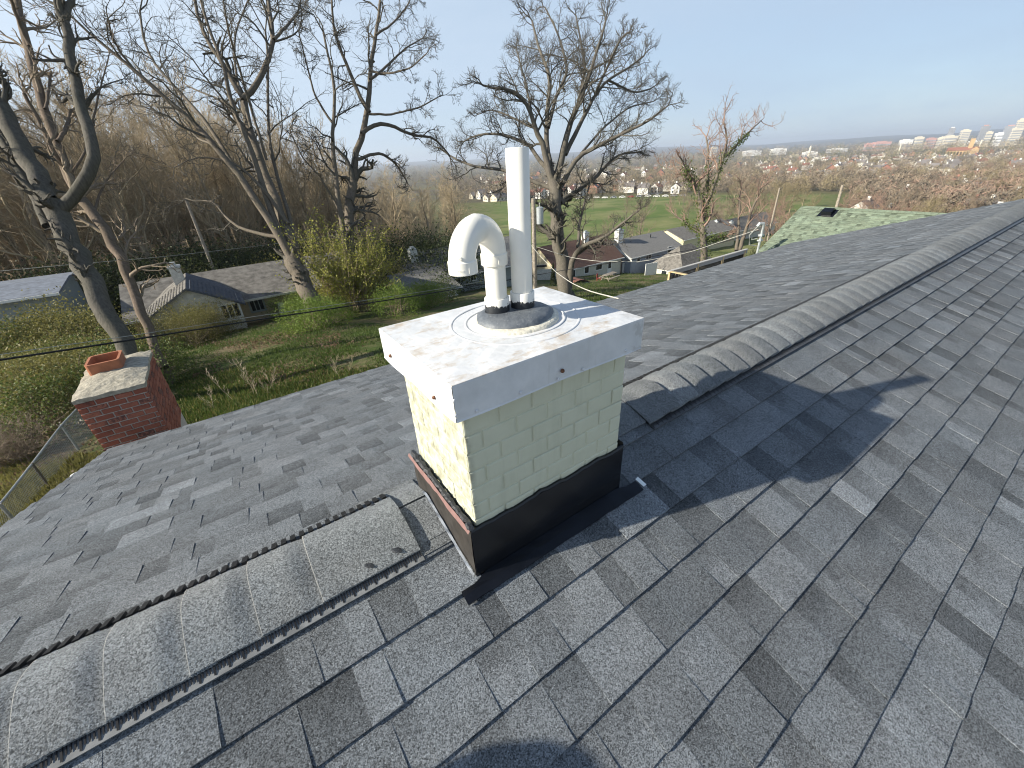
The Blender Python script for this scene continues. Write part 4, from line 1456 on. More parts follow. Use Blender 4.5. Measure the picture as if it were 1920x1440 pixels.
D_base = np.array(at_depth(668, 600, 30)); D_base[2] = ground_z(D_base[0], D_base[1]) - 0.1
traced_tree('bare_tree', 'tall slender bare tree rising out of the yellow green bush', [
    ([(667, 585), (662, 520), (655, 460), (652, 400), (662, 340)], 22, 17, 0),
    ([(662, 345), (668, 285), (690, 215), (693, 170), (692, 132), (704, 70), (711, 20), (716, -30)], 14, 5, 0.2),
    ([(662, 560), (650, 480), (640, 420), (636, 370), (624, 290), (622, 232), (632, 182), (622, 130), (612, 98), (606, 60)], 13, 4, -0.6),
    ([(692, 210), (676, 186), (650, 120), (640, 98), (625, 50), (622, 0)], 9, 4, -0.5),
    ([(678, 250), (702, 232), (722, 230), (752, 244), (782, 257), (808, 254), (838, 284)], 9, 3, 0.8),
    ([(668, 300), (700, 288), (722, 290), (745, 310), (760, 335)], 7, 3, 0.5),
    ([(693, 150), (728, 122), (760, 90), (795, 70)], 6, 2, 0.7), ([(692, 132), (725, 140), (770, 128), (800, 100)], 5, 2, -0.3),
    ([(705, 65), (735, 45), (758, 20), (775, -10)], 5, 2, 0.4), ([(690, 214), (735, 215), (790, 200), (825, 180)], 5, 2, 0.2),
    ([(640, 400), (600, 330), (570, 300), (545, 250)], 5, 2, -0.6), ([(622, 230), (590, 180), (575, 120), (560, 60)], 5, 2, -0.5),
], 30, 6, 104, M['bark_brown'], M['bark_grey'], D_base, (9, 7, 5), (0.34, 0.5, 0.55), 0.30, 0.04, foot=True, twig_r=0.011, tmin=0.3)

E_base = np.array(at_depth(1062, 575, 34)); E_base[2] = ground_z(E_base[0], E_base[1]) - 0.1
traced_tree('bare_tree', 'large bare tree with domed crown standing alone behind the white pipes', [
    ([(1060, 560), (1055, 500), (1047, 440), (1043, 385), (1038, 340)], 27, 24, 0),
    ([(1036, 345), (1022, 285), (1003, 240), (987, 187), (957, 167), (925, 165), (905, 160)], 14, 4, -0.6),
    ([(1030, 325), (1013, 300), (990, 270), (972, 262), (938, 250), (898, 252), (872, 264)], 9, 3, 0.8),
    ([(1036, 330), (1024, 285), (1027, 200), (1033, 140), (1012, 100), (1003, 62), (998, 40)], 12, 4, 0.2),
    ([(1028, 240), (1046, 168), (1066, 142), (1056, 90), (1036, 40), (1022, 14)], 8, 3, 0.6),
    ([(1040, 350), (1053, 290), (1070, 233), (1087, 187), (1106, 143), (1114, 108), (1130, 66), (1135, 40)], 15, 4, -0.2),
    ([(1060, 290), (1087, 233), (1116, 178), (1140, 147), (1172, 133), (1208, 104)], 10, 3, 0.5),
    ([(1048, 355), (1083, 292), (1117, 277), (1160, 253), (1212, 231), (1252, 198)], 11, 3, -0.5),
    ([(1052, 380), (1083, 357), (1117, 333), (1138, 307), (1162, 288), (1200, 285)], 10, 3, 0.7),
    ([(1040, 356), (1008, 342), (986, 336), (945, 318), (912, 316), (888, 313), (850, 298), (828, 280)], 9, 3, 0.9),
    ([(1042, 400), (1020, 386), (1000, 378), (980, 380)], 6, 3, -0.5), ([(1046, 460), (1028, 440), (1010, 418), (996, 408)], 8, 5, 0.2),
    ([(1000, 235), (985, 150), (975, 120), (968, 90)], 6, 3, 0.8), ([(1085, 190), (1098, 120), (1085, 60), (1080, 30)], 7, 3, 0.7),
    ([(1115, 180), (1150, 100), (1165, 70), (1180, 60)], 6, 3, -0.8), ([(1140, 150), (1190, 175), (1225, 165), (1240, 150)], 5, 2, 0.6),
    ([(1090, 288), (1130, 240), (1180, 200), (1225, 190)], 5, 2, 0.9), ([(1000, 240), (950, 215), (920, 205), (895, 215)], 5, 2, 0.7),
    ([(1065, 540), (1072, 490), (1085, 462), (1108, 456), (1135, 445), (1170, 415), (1200, 392)], 13, 3, -0.8),
    ([(1084, 465), (1086, 420), (1098, 372), (1108, 340)], 7, 3, 0.1),
], 33, 6.5, 105, M['bark_trunk'], M['bark_grey'], E_base, (12, 8, 7), (0.31, 0.5, 0.6), 0.20, 0.06, foot=True, twig_r=0.010, tmin=0.15, tipf=0.13)

F_base = np.array(at_depth(1322, 520, 62)); F_base[2] = ground_z(F_base[0], F_base[1]) - 0.1
F_limbs = [
    ([(1320, 505), (1319, 460), (1317, 408), (1309, 366), (1303, 345)], 14, 8, 0),
    ([(1304, 347), (1287, 320), (1276, 296)], 6, 3, -0.4),
    ([(1317, 402), (1328, 345), (1326, 314), (1329, 288), (1324, 258)], 7, 3, 0.3),
    ([(1322, 390), (1346, 328), (1354, 303), (1360, 278), (1365, 258), (1357, 230)], 8, 3, -0.2),
    ([(1358, 295), (1377, 276), (1394, 258), (1427, 226)], 5, 2, 0.6),
    ([(1380, 470), (1384, 440), (1386, 397), (1388, 362)], 7, 3, 0.4), ([(1386, 470), (1396, 438), (1408, 397), (1428, 352)], 8, 3, -0.5),
    ([(1319, 440), (1300, 429), (1281, 414), (1262, 400)], 5, 2, 0.5), ([(1322, 450), (1350, 446), (1378, 436)], 5, 3, 0.2),
    ([(1304, 345), (1260, 320), (1240, 310)], 4, 2, 0.6),
]
F_tree, F_pts, F_rad = traced_tree('ivy_tree', 'ivy clad bare tree beside the meadow with reddish twig tips', F_limbs, 60, 7, 106, M['bark_brown'], M['twig_pink'], F_base, (8, 5, 4), (0.5, 0.5, 0.5), 0.22, 0.10, foot=True, twig_r=0.016)

# ------------------------------------------------------------------ leaves
def leaf_quads(C, size, rg, flat=0.0):
    """one small folded-free quad per centre, random attitude"""
    N = len(C)
    a = unit(rg.normal(0, 1, (N, 3))); b = unit(np.cross(a, rg.normal(0, 1, (N, 3))))
    s = size * rg.uniform(0.6, 1.4, (N, 1))
    v = np.stack([C - a * s * 0.5, C + b * s * 0.32, C + a * s * 0.5, C - b * s * 0.32], 1)
    return v.reshape(-1, 3), np.arange(N * 4).reshape(N, 4)

def foliage_mesh(name, R, H, nclump, nleaf, size, mat, seed, low=0.1, spread=0.16, shell=True):
    rg = np.random.default_rng(seed)
    u = unit(rg.normal(0, 1, (nclump, 3)))
    rr = rg.uniform(0.45, 1.0, (nclump, 1)) ** (0.5 if shell else 1)
    c = u * rr
    c[:, 2] = np.abs(c[:, 2]) * 0.9
    c = c * np.array([R, R, H])
    c[:, 2] += H * low
    k = nleaf // nclump
    P = (c[:, None] + rg.normal(0, 1, (nclump, k, 3)) * np.array([R, R, R]) * spread * rg.uniform(0.6, 1.3, (nclump, 1, 1))).reshape(-1, 3)
    P = P[P[:, 2] > 0.02]
    v, q = leaf_quads(P, size, rg)
    return mesh_np(name, v, q, mat), c

def stems_mesh(name, tips, mat, seed, r0=0.025, base_spread=0.15):
    rg = np.random.default_rng(seed)
    N = len(tips); m = 6
    B = np.zeros((N, 3)); B[:, :2] = rg.normal(0, base_spread, (N, 2))
    t = np.linspace(0, 1, m)[None, :, None]
    mid = (B + tips) / 2 + rg.normal(0, 0.12, (N, 3)) * np.linalg.norm(tips, axis=1, keepdims=True) * 0.6
    pts = (1 - t) ** 2 * B[:, None] + 2 * t * (1 - t) * mid[:, None] + t ** 2 * tips[:, None]
    rad = np.linspace(r0, r0 * 0.25, m)[None].repeat(N, 0)
    v, q = tube_arrays(pts, rad, 4)
    return mesh_np(name, v, q, mat)

def bush_kind(R, H, nclump, nleaf, size, mat, seed, stem_mat='bark_pale', **kw):
    me, c = foliage_mesh('foliage', R, H, nclump, nleaf, size, M[mat], seed, **kw)
    st = stems_mesh('stems', c[::2], M[stem_mat], seed + 1, r0=R * 0.016)
    return me, st
bush_kinds = {
    'olive': [bush_kind(1.5, 2.0, 60, 5200, 0.060, 'leaf_olive', 300 + i) for i in range(2)],
    'green': [bush_kind(1.5, 1.8, 60, 5600, 0.065, 'leaf_green', 310 + i) for i in range(2)],
    'fresh': [bush_kind(1.4, 1.8, 50, 4600, 0.07, 'leaf_fresh', 320 + i) for i in range(2)],
    'dark': [bush_kind(1.6, 2.0, 80, 8200, 0.062, 'leaf_dark', 330 + i, stem_mat='bark_grey') for i in range(2)],
}
BUSHN = {}
def bush(kind, x, y, scale, label, group=None, zs=1.0, sink=0.1):
    lst = bush_kinds[kind]
    i = BUSHN.get(kind, 0); BUSHN[kind] = i + 1
    fo, st = lst[i % len(lst)]
    t = thing('bush', label, 'bush', (x, y, float(ground_z(x, y)) - sink), (i * 2.1) % 6.28, group)
    t.scale = (scale, scale, scale * zs)
    link('foliage', fo, t); link('stems', st, t)
    return t

# ------------------------------------------------------------------ free standing bare trees (kinds shared by copies)
def tree_kind(H, seed, bark_m, twig_m, lean=0.05, fork=0.45, nprim=12, k=(5, 4), crown=0.42, r0=None, twig_r=0.014, spread=0.7, gnarl=0.2):
    rg = np.random.default_rng(seed)
    r0 = r0 or H * 0.014
    n = 10
    z = np.linspace(0, 1, n)
    tr = np.stack([lean * H * z ** 1.5 * math.cos(seed) + rg.normal(0, 0.006 * H, n) * z, lean * H * z ** 1.5 * math.sin(seed) + rg.normal(0, 0.006 * H, n) * z, z * H * 0.86], 1)
    tr[0] = (0, 0, -0.4)
    tp = tr[None]; trd = (r0 * (1.25 - 1.05 * z))[None]
    P, D, L, r = sprout(tp, trd, nprim, fork, spread, crown, rg, 0.5, 0.3)
    b1, r1 = grow(P, D, L, r, 6, gnarl, 0.14, rg, 0.3)
    P, D, L, r = sprout(np.concatenate([b1]), r1, k[0], 0.2, 0.75, 0.5, rg, 0.6, minr=twig_r * 1.2)
    b2, r2 = grow(P, D, L, r, 4, gnarl, 0.08, rg, 0.4)
    P, D, L, r = sprout(b2, r2, k[1], 0.1, 0.8, 0.55, rg, 0.7, minr=twig_r)
    b3, r3 = grow(P, D, L, np.minimum(r, twig_r * 1.4), 3, gnarl, 0.1, rg, 0.5)
    v, q = tube_arrays(tp, trd, 7)
    trunk = mesh_np('trunk', v, q, bark_m, True)
    v, q = tubes_join([(b1, r1, 4), (b2, r2, 3), (b3, r3, 3)])
    return trunk, mesh_np('crown', v, q, twig_m, True)

wood_kinds = [tree_kind(16 + 1.3 * (i % 4), 400 + i, M['bark_pale'], M['twig_wood'], 0.07, 0.22, 17, (8, 7), 0.36, twig_r=0.016, spread=0.6) for i in range(7)]
park_kinds = [tree_kind(9 + i, 430 + i, M['bark_brown'], M['twig_brown'], 0.03, 0.22, 16, (6, 5), 0.45, twig_r=0.02, spread=0.85) for i in range(3)]
pink_kinds = [tree_kind(9 + i, 440 + i, M['bark_brown'], M['twig_pink'], 0.03, 0.2, 18, (7, 5), 0.5, twig_r=0.026, spread=0.9) for i in range(2)]
tan_kinds = [tree_kind(9 + i, 450 + i, M['bark_pale'], M['twig_tan'], 0.03, 0.15, 20, (7, 6), 0.5, twig_r=0.026, spread=0.85) for i in range(2)]
brown_kinds = [tree_kind(9 + i, 460 + i, M['bark_brown'], M['twig_brown'], 0.03, 0.18, 18, (7, 5), 0.5, twig_r=0.026, spread=0.85) for i in range(2)]
def plant(kind, name, x, y, sc, label, group, rz, zs=1.0):
    t = thing(name, label, 'tree', (x, y, float(ground_z(x, y)) - 0.15), rz, group)
    t.scale = (sc, sc, sc * zs)
    link('trunk', kind[0], t); link('crown', kind[1], t)
    return t

def dir_at(px, py=None):
    d = ray(px, 296 - 0.0542 * (px - 960) if py is None else py); h = math.hypot(d[0], d[1])
    return d[0] / h, d[1] / h

# the wood on the left hillside
fr = np.random.default_rng(60)
cnt = 0
for ring_r, n, jitter in ((58, 20, 5), (68, 26, 5), (80, 30, 6), (95, 32, 7), (115, 32, 9), (140, 30, 12), (170, 26, 14)):
    for i in range(n):
        px = -330 + (i + fr.uniform(0.1, 0.9)) * (1180 if ring_r > 66 else 1080) / n
        ux, uy = dir_at(px)
        r = ring_r + fr.uniform(-jitter, jitter)
        sc = fr.uniform(0.95, 1.4) * (1.0 + 0.0012 * max(0, r - 60)) * (1.0 if px < 520 else 0.86 - 0.25 * (px - 520) / 330)
        plant(wood_kinds[int(fr.integers(0, 7))], 'wood_tree', ux * r, uy * r, sc, 'slender bare tree in the dense wood on the left hillside', 'bare trees of the hillside wood', fr.uniform(0, 6.28), fr.uniform(0.9, 1.15))
        cnt += 1
# dark thicket at the foot of the wood, behind the long roof
for i, px in enumerate(np.linspace(-60, 840, 34)):
    ux, uy = dir_at(px + fr.uniform(-12, 12)); r = fr.uniform(49, 56)
    bush('dark', ux * r, uy * r, fr.uniform(2.3, 3.6), 'dark evergreen bush in the thicket along the edge of the wood', 'dark bushes along the edge of the wood')
for i, px in enumerate(np.linspace(-80, 800, 30)):
    ux, uy = dir_at(px + fr.uniform(-15, 15)); r = fr.uniform(58, 75)
    bush('green', ux * r, uy * r, fr.uniform(2.0, 3.2), 'green bush growing under the bare trees of the wood', 'green bushes under the wood')
for i, px in enumerate(np.linspace(210, 800, 16)):
    ux, uy = dir_at(px, 480); r = fr.uniform(47, 50)
    bush('olive' if i % 2 else 'green', ux * r, uy * r, fr.uniform(1.6, 2.5), 'budding shrub just behind the long grey roof at the edge of the wood', 'budding shrubs behind the long grey roof')
# shrubs round the left tree and in front of the pale long house
spots = [(-10, 18), (40, 19), (85, 20.5), (130, 19), (165, 22), (20, 24), (75, 26), (140, 25), (195, 24), (215, 21), (-40, 22), (110, 30), (0, 28), (55, 29), (150, 31), (30, 33), (70, 34), (110, 35), (-10, 34), (10, 33.5), (90, 33), (125, 33), (45, 35)]
for i, (px, r) in enumerate(spots):
    ux, uy = dir_at(px, 610)
    bush('olive' if i % 3 else 'green', ux * r, uy * r, fr.uniform(1.0, 1.35) * (1.45 if r > 30 else 1.0), 'olive green budding shrub round the foot of the two left trunks' if i % 3 else 'green leafy shrub round the foot of the two left trunks',
         'olive shrubs by the left trunks' if i % 3 else 'green shrubs by the left trunks')
for i, (px, r) in enumerate([(305, 31.5), (335, 32), (372, 31), (400, 32.2), (350, 30)]):
    ux, uy = dir_at(px, 600)
    bush('olive', ux * r, uy * r, fr.uniform(0.95, 1.3), 'low olive shrub against the gable wall of the pale left house', 'shrubs against the gable of the left house')
for i, (px, r) in enumerate([(552, 35), (572, 34), (578, 26), (600, 25.0), (625, 27), (650, 29)]):
    ux, uy = dir_at(px, 620)
    bush('fresh', ux * r, uy * r, fr.uniform(0.8, 1.1), 'fresh green shrub at the foot of the leaning stems', 'green shrubs at the foot of the leaning stems')
for i, (px, r) in enumerate([(715, 37), (750, 36), (790, 36), (830, 35.5), (765, 31), (740, 28), (690, 33), (805, 32)]):
    ux, uy = dir_at(px, 560)
    bush('fresh' if i > 3 else 'green', ux * r, uy * r, fr.uniform(0.85, 1.25), 'leafy green shrub in front of the grey house with the white chimney' if i <= 3 else 'bright green sapling bush beyond the eave left of the white cap',
         'shrubs in front of the grey house' if i <= 3 else 'bright saplings beyond the eave')

# yellow green bush of upright sprays round the slender tree
def spray_bush():
    rg = np.random.default_rng(77)
    N = 130
    base = rg.normal(0, 0.35, (N, 3)); base[:, 2] = 0
    D = unit(np.stack([rg.normal(0, 0.42, N), rg.normal(0, 0.42, N), np.ones(N)], 1))
    pts, rad = grow(base, D, rg.uniform(2.6, 5.6, N), np.full(N, 0.022), 7, 0.10, 0.04, rg, 0.3)
    P, Dd, L, r = sprout(pts, rad, 7, 0.25, 0.6, 0.3, rg, 0.6)
    p2, r2 = grow(P, Dd, L, r, 3, 0.15, 0.12, rg, 0.4)
    v, q = tubes_join([(pts, rad, 4), (p2, r2, 3)])
    stems = mesh_np('stems', v, q, M['bark_pale'], True)
    C = np.concatenate([p2.reshape(-1, 3), (p2[:, 1:] * 0.5 + p2[:, :-1] * 0.5).reshape(-1, 3)])
    C = np.concatenate([C, C + rg.normal(0, 0.10, C.shape), C + rg.normal(0, 0.14, C.shape)])
    v, q = leaf_quads(C, 0.10, rg)
    return stems, mesh_np('foliage', v, q, M['leaf_yellow'])
sp = spray_bush()
P = gp(662, 585)
ux, uy = dir_at(662, 560)
t = thing('spring_bush', 'tall yellow green bush of upright sprays round the slender tree', 'bush', (ux * 31.5, uy * 31.5, float(ground_z(ux * 31.5, uy * 31.5)) - 0.1))
t.scale = (1.25, 1.25, 1.25)
link('stems', sp[0], t); link('foliage', sp[1], t)
# tall pale shrub of fine upright twigs, behind the gooseneck
def broom(seed, H, N, spread):
    rg = np.random.default_rng(seed)
    base = rg.normal(0, 0.3, (N, 3)); base[:, 2] = 0
    D = unit(np.stack([rg.normal(0, spread, N), rg.normal(0, spread, N), np.ones(N)], 1))
    pts, rad = grow(base, D, rg.uniform(0.6, 1.05, N) * H, np.full(N, H * 0.006), 7, 0.08, 0.05, rg, 0.25)
    P, Dd, L, r = sprout(pts, rad, 8, 0.2, 0.5, 0.3, rg, 0.6)
    p2, r2 = grow(P, Dd, L, r, 4, 0.12, 0.1, rg, 0.35)
    P, Dd, L, r = sprout(p2, r2, 4, 0.2, 0.6, 0.45, rg, 0.7, minr=0.009)
    p3, r3 = grow(P, Dd, L, r, 3, 0.12, 0.05, rg, 0.5)
    return tubes_join([(pts, rad, 4), (p2, r2, 3), (p3, r3, 3)])
v, q = broom(81, 8.5, 46, 0.36)
bme = mesh_np('twigs', v, q, M['twig_tan'], True)
for i, (px, r, sc, lab) in enumerate(((862, 66, 1.0, 'tall pale twiggy shrub behind the gooseneck pipe'), (792, 72, 0.95, 'pale twiggy shrub left of the gooseneck pipe above the grey roof'))):
    ux, uy = dir_at(px, 430)
    t = thing('twiggy_shrub', lab, 'shrub', (ux * r, uy * r, float(ground_z(ux * r, uy * r)) - 0.2), i * 1.3)
    t.scale = (sc, sc, sc)
    link('twigs', bme, t)
# ivy on the clad tree: leaf clumps that hug its lower limbs
rg = np.random.default_rng(90)
C = []
for j in range(len(F_pts)):
    if j in (5, 6, 9): continue
    n = 14 if j == 0 else 9
    for i in range(n):
        C.append(F_pts[j, i] + rg.normal(0, 1, (55, 3)) * np.array([0.42, 0.42, 0.5]) * (1.25 if j in (0, 1) else 0.85) * (1 - 0.04 * i))
v, q = leaf_quads(np.concatenate(C), 0.26, rg)
o = link('ivy', mesh_np('ivy', v, q, M['leaf_green']), F_tree); o.matrix_parent_inverse = Matrix.Translation(F_tree.location).inverted()
# brambles by the wire fence: bare arching canes
v, q = broom(83, 2.2, 60, 0.75)
cane = mesh_np('canes', v, q, M['twig_pale'], True)
v, q = broom(84, 2.0, 80, 0.8)
cane2 = mesh_np('canes', v, q, M['twig_brown'], True)
for i, (px, py, sc) in enumerate(((60, 800, 0.9), (20, 760, 1.0), (110, 720, 1.0), (150, 745, 0.8), (30, 860, 0.8), (80, 700, 1.1), (-30, 820, 1.0), (0, 700, 1.1))):
    P = gp(px, py)
    pale = i in (0, 1)
    t = thing('bramble', 'pale sunlit tangle of bare bramble canes near the wire fence' if pale else 'brown tangle of bare brambles left of the brick chimney', 'bramble', (P[0], P[1], P[2] - 0.05), i * 1.1,
              'pale brambles' if pale else 'brown brambles')
    t.scale = (sc, sc, sc * 0.75)
    link('canes', cane if pale else cane2, t)
# thin saplings on the bank beyond the eave
v, q = broom(86, 1.5, 3, 0.35)
sap = mesh_np('stems', v, q, M['twig_pale'], True)
for i, (px, py, sc) in enumerate(((470, 742, 0.9), (505, 735, 0.6), (640, 705, 0.5), (408, 765, 0.5))):
    P = gp(px, py)
    t = thing('sapling', 'bare pale sapling on the bank beyond the far eave', 'sapling', (P[0], P[1], P[2] - 0.05), i * 1.7, 'bare saplings beyond the eave')
    t.scale = (sc, sc, sc)
    link('stems', sap, t)

# ------------------------------------------------------------------ neighbouring houses, all set parallel to the ridge
def add_window(parent, face, u0, u1, z0, z1, plane, frame_mat, panes=2, outward=-1, inv=None, name='window'):
    """window in a wall facing -Y (face 'y') or -X / +X (face 'x'); frame proud, panes recessed in it"""
    fw = 0.12
    mb = MB()
    def P(u, z, d):
        return (u, plane + outward * d, z) if face == 'y' else (plane + outward * d, u, z)
    def bx(a, b, c, d, d0, d1):
        p, q = P(a, c, d0), P(b, d, d1)
        mb.box(tuple(min(i, j) for i, j in zip(p, q)), tuple(max(i, j) for i, j in zip(p, q)))
    bx(u0 - fw, u1 + fw, z1, z1 + fw, 0, 0.05); bx(u0 - fw, u1 + fw, z0 - fw, z0, 0, 0.07)
    bx(u0 - fw, u0, z0, z1, 0, 0.05); bx(u1, u1 + fw, z0, z1, 0, 0.05)
    for i in range(1, panes):
        u = u0 + (u1 - u0) * i / panes
        bx(u - 0.03, u + 0.03, z0, z1, 0, 0.045)
    w = mb.build(name, frame_mat, parent); w.matrix_parent_inverse = inv
    for i in range(panes):
        a, b = u0 + (u1 - u0) * i / panes, u0 + (u1 - u0) * (i + 1) / panes
        mb = MB()
        p, q = P(a + 0.02, z0 + 0.01, 0.004), P(b - 0.02, z1 - 0.01, 0.02)
        mb.box(tuple(min(i_, j_) for i_, j_ in zip(p, q)), tuple(max(i_, j_) for i_, j_ in zip(p, q)))
        g = mb.build('pane', M['glass']); subof(g, w)
    return w

def gable(name, label, x0, x1, y0, y1, zb, ze, zr, wall, roof, oh=0.35, ends=('gable', 'gable'), trim='white_paint', group=None, ridge_y=None):
    t = thing(name, label, 'house', ((x0 + x1) / 2, (y0 + y1) / 2, zb), 0, group)
    inv = Matrix.Translation(t.location).inverted()
    yr = ridge_y if ridge_y is not None else (y0 + y1) / 2
    mb = MB(); mb.box((x0, y0, zb - 1.5), (x1, y1, ze))
    for xx, kind, dx in ((x0, ends[0], 0.02), (x1 - 0.02, ends[1], 0.02)):
        if kind == 'gable':
            mb.prism([(xx, y0, ze), (xx, y1, ze), (xx, yr, zr - 0.08)], (0, 0, 0), (dx, 0, 0))
    o = mb.build('wall', M[wall], t); o.matrix_parent_inverse = inv
    # two (or four) roof sheets with thickness
    hl = (x0 - oh) if ends[0] == 'gable' else (x0 - oh)
    sl = (zr - ze) / (yr - y0)
    zf = ze - oh * sl; zbk = ze - oh * (zr - ze) / (y1 - yr)
    rx0 = x0 - oh if ends[0] == 'gable' else x0 + (yr - y0) * 0.9
    rx1 = x1 + oh if ends[1] == 'gable' else x1 - (yr - y0) * 0.9
    top = [(x0 - oh, y0 - oh, zf), (x1 + oh, y0 - oh, zf), (rx1, yr, zr), (rx0, yr, zr), (x0 - oh, y1 + oh, zbk), (x1 + oh, y1 + oh, zbk)]
    th = 0.14
    low = [(a, b, c - th) for a, b, c in top]
    fs = [(0, 1, 2, 3), (3, 2, 5, 4), (6, 9, 8, 7), (9, 10, 11, 8), (0, 6, 7, 1), (4, 5, 11, 10), (0, 3, 9, 6), (3, 4, 10, 9), (1, 7, 8, 2), (2, 8, 11, 5)]
    if ends[0] != 'gable': fs += [(0, 3, 4)]
    if ends[1] != 'gable': fs += [(1, 5, 2)]
    mb = MB(); mb.add(top + low, fs)
    o = mb.build('roof', M[roof], t); o.matrix_parent_inverse = inv
    mb = MB(); mb.box((x0 - oh, y0 - oh - 0.09, zf - 0.17), (x1 + oh, y0 - oh - 0.01, zf - 0.02))
    o = mb.build('gutter', M[trim], t); o.matrix_parent_inverse = inv
    return t, inv

def part(t, inv, name, mb, mat):
    o = mb.build(name, mat, t); o.matrix_parent_inverse = inv
    return o

def stack(t, inv, x, y, z0, z1, w, d, mat='white_paint'):
    mb = MB(); mb.box((x - w / 2, y - d / 2, z0), (x + w / 2, y + d / 2, z1))
    c = part(t, inv, 'chimney', mb, M[mat])
    mb = MB(); mb.box((x - w / 2 - 0.06, y - d / 2 - 0.06, z1), (x + w / 2 + 0.06, y + d / 2 + 0.06, z1 + 0.12)); mb.box((x - w / 4, y - d / 4, z1 + 0.12), (x + w / 4, y + d / 4, z1 + 0.35))
    subof(mb.build('chimney_cap', M['galv']), c)
    return c

# brown roofed house
yf = gp(1165, 513)[1]
xl, xr = at_axis(1047, 508, 1, yf)[0], at_axis(1166, 479, 1, yf)[0]
ze = at_axis(1100, 495, 1, yf)[2]
zb = at_axis(1145, 514, 1, yf)[2]
pk_ = at_axis(1010, 463, 0, xl - 0.2)
yb_ = 2 * pk_[1] - yf
t, inv = gable('house', 'low cream house with brown roof and white chimney behind the white pipes', xl, xr, yf, yb_, zb, ze, pk_[2], 'pale_wall', 'brown_roof', 0.3)
mb = MB()
mb.box((xl - 0.03, yf, zb - 1.5), (xl - 0.003, yb_, ze)); mb.prism([(xl - 0.03, yf, ze), (xl - 0.03, yb_, ze), (xl - 0.03, pk_[1], pk_[2] - 0.12)], (0, 0, 0), (0.025, 0, 0))
part(t, inv, 'gable_wall', mb, M['cream_wall'])  # brighter cream sheet; sunlight on this end is put into the colour
for a, b in (((1070, 507), (1078, 518)), ((1096.5, 500), (1103.5, 511)), ((1118, 493), (1128, 504))):
    p, q = at_axis(*a, 1, yf), at_axis(*b, 1, yf)
    add_window(t, 'y', p[0], q[0], q[2], p[2], yf, M['white_paint'], 1, -1, inv)
p, q = at_axis(1140, 491, 1, yf), at_axis(1145, 513, 1, yf)
mb = MB(); mb.box((p[0] - 0.08, yf - 0.05, q[2]), (q[0] + 0.08, yf - 0.001, p[2] + 0.08))
dr = part(t, inv, 'door', mb, M['white_paint'])
mb = MB(); mb.box((p[0] + 0.08, yf - 0.058, q[2] + 1.0), (q[0] - 0.08, yf - 0.045, p[2] - 0.05)); subof(mb.build('door_glass', M['glass']), dr)
cx = at_axis(1097, 455, 1, yf + 3.9)
stack(t, inv, cx[0], yf + 3.9, ze, at_axis(1097, 437, 1, yf + 3.9)[2], 1.0, 0.8)
mb = MB(); mb.tube([(xr - 0.1, yf - 0.12, zb - 0.5), (xr - 0.1, yf - 0.12, ze)], 0.06, 6)
part(t, inv, 'downpipe', mb, M['brown_roof'])
picnic_y, house_zb = yf, zb

# blue grey house with the wide grey roof
yf2 = 47.5
xl2, xr2 = at_axis(1184, 481, 1, yf2)[0], at_axis(1276, 459, 1, yf2)[0]
ze2 = at_axis(1230, 470, 1, yf2)[2]
rdg = at_axis(1241, 432, 0, xr2 + 0.3)
t, inv = gable('house', 'blue grey house with wide grey shingle roof and stout white chimney', xl2, xr2, yf2, 2 * rdg[1] - yf2, ze2 - 2.8, ze2, rdg[2], 'blue_wall', 'grey_roof', 0.35)
for a, b in (((1195, 481), (1199, 490)), ((1212, 476), (1220, 484)), ((1253, 464), (1258, 472))):
    p, q = at_axis(*a, 1, yf2), at_axis(*b, 1, yf2)
    add_window(t, 'y', p[0], q[0], min(q[2], p[2] - 0.9), p[2], yf2, M['white_paint'], 2 if a[0] == 1212 else 1, -1, inv)
mb = MB()
for yy in np.linspace(yf2, 2 * rdg[1] - yf2, 2)[:1]:
    mb.prism([(xl2 - 0.36, yf2 - 0.4, ze2 - 0.38), (xl2 - 0.36, rdg[1], rdg[2] - 0.02), (xl2 - 0.36, rdg[1], rdg[2] - 0.45), (xl2 - 0.36, yf2 - 0.4, ze2 - 0.8)], (0, 0, 0), (0.03, 0, 0))
part(t, inv, 'bargeboard', mb, M['white_paint'])
cx = at_axis(1160, 448, 1, yf2 + 4.2)
stack(t, inv, cx[0], yf2 + 4.2, ze2, at_axis(1160, 432, 1, yf2 + 4.2)[2], 1.25, 1.0)
for px, py in ((1182, 455), (1220, 442)):
    P = at_axis(px, py, 1, yf2 + 3.5)
    mb = MB(); mb.tube([(P[0], P[1], P[2] - 0.6), (P[0], P[1], P[2] + 0.25)], 0.08, 8); part(t, inv, 'vent_stub', mb, M['flash_black'])
# white link wall and fence panel between the two houses
def panel(name, label, a, b, h, mat, cat='fence', thick=0.1, group=None):
    a, b = np.array(a, float), np.array(b, float)
    t = thing(name, label, cat, (a + b) / 2, 0, group)
    inv = Matrix.Translation(t.location).inverted()
    n = max(2, int(np.linalg.norm(b - a) / 0.16))
    me = None
    ang = math.atan2(b[1] - a[1], b[0] - a[0])
    L = np.linalg.norm((b - a)[:2]) / n
    mb = MB(); mb.box((0, -thick / 2, -0.3), (L - 0.012, thick / 2, h)); me = mb.mesh('board', M[mat])
    for i in range(n):
        p = a + (b - a) * i / n
        o = link('board', me, t, p, (0, 0, ang), (1, 1, 1 + 0.01 * math.sin(i * 3))); o.matrix_parent_inverse = inv
    return t
a = gp(1166, 512); b = gp(1208, 507)
panel('board_fence', 'white board fence between the brown roofed and grey roofed houses', a, (b[0], a[1] + 0.3, b[2]), 1.7, 'white_paint')
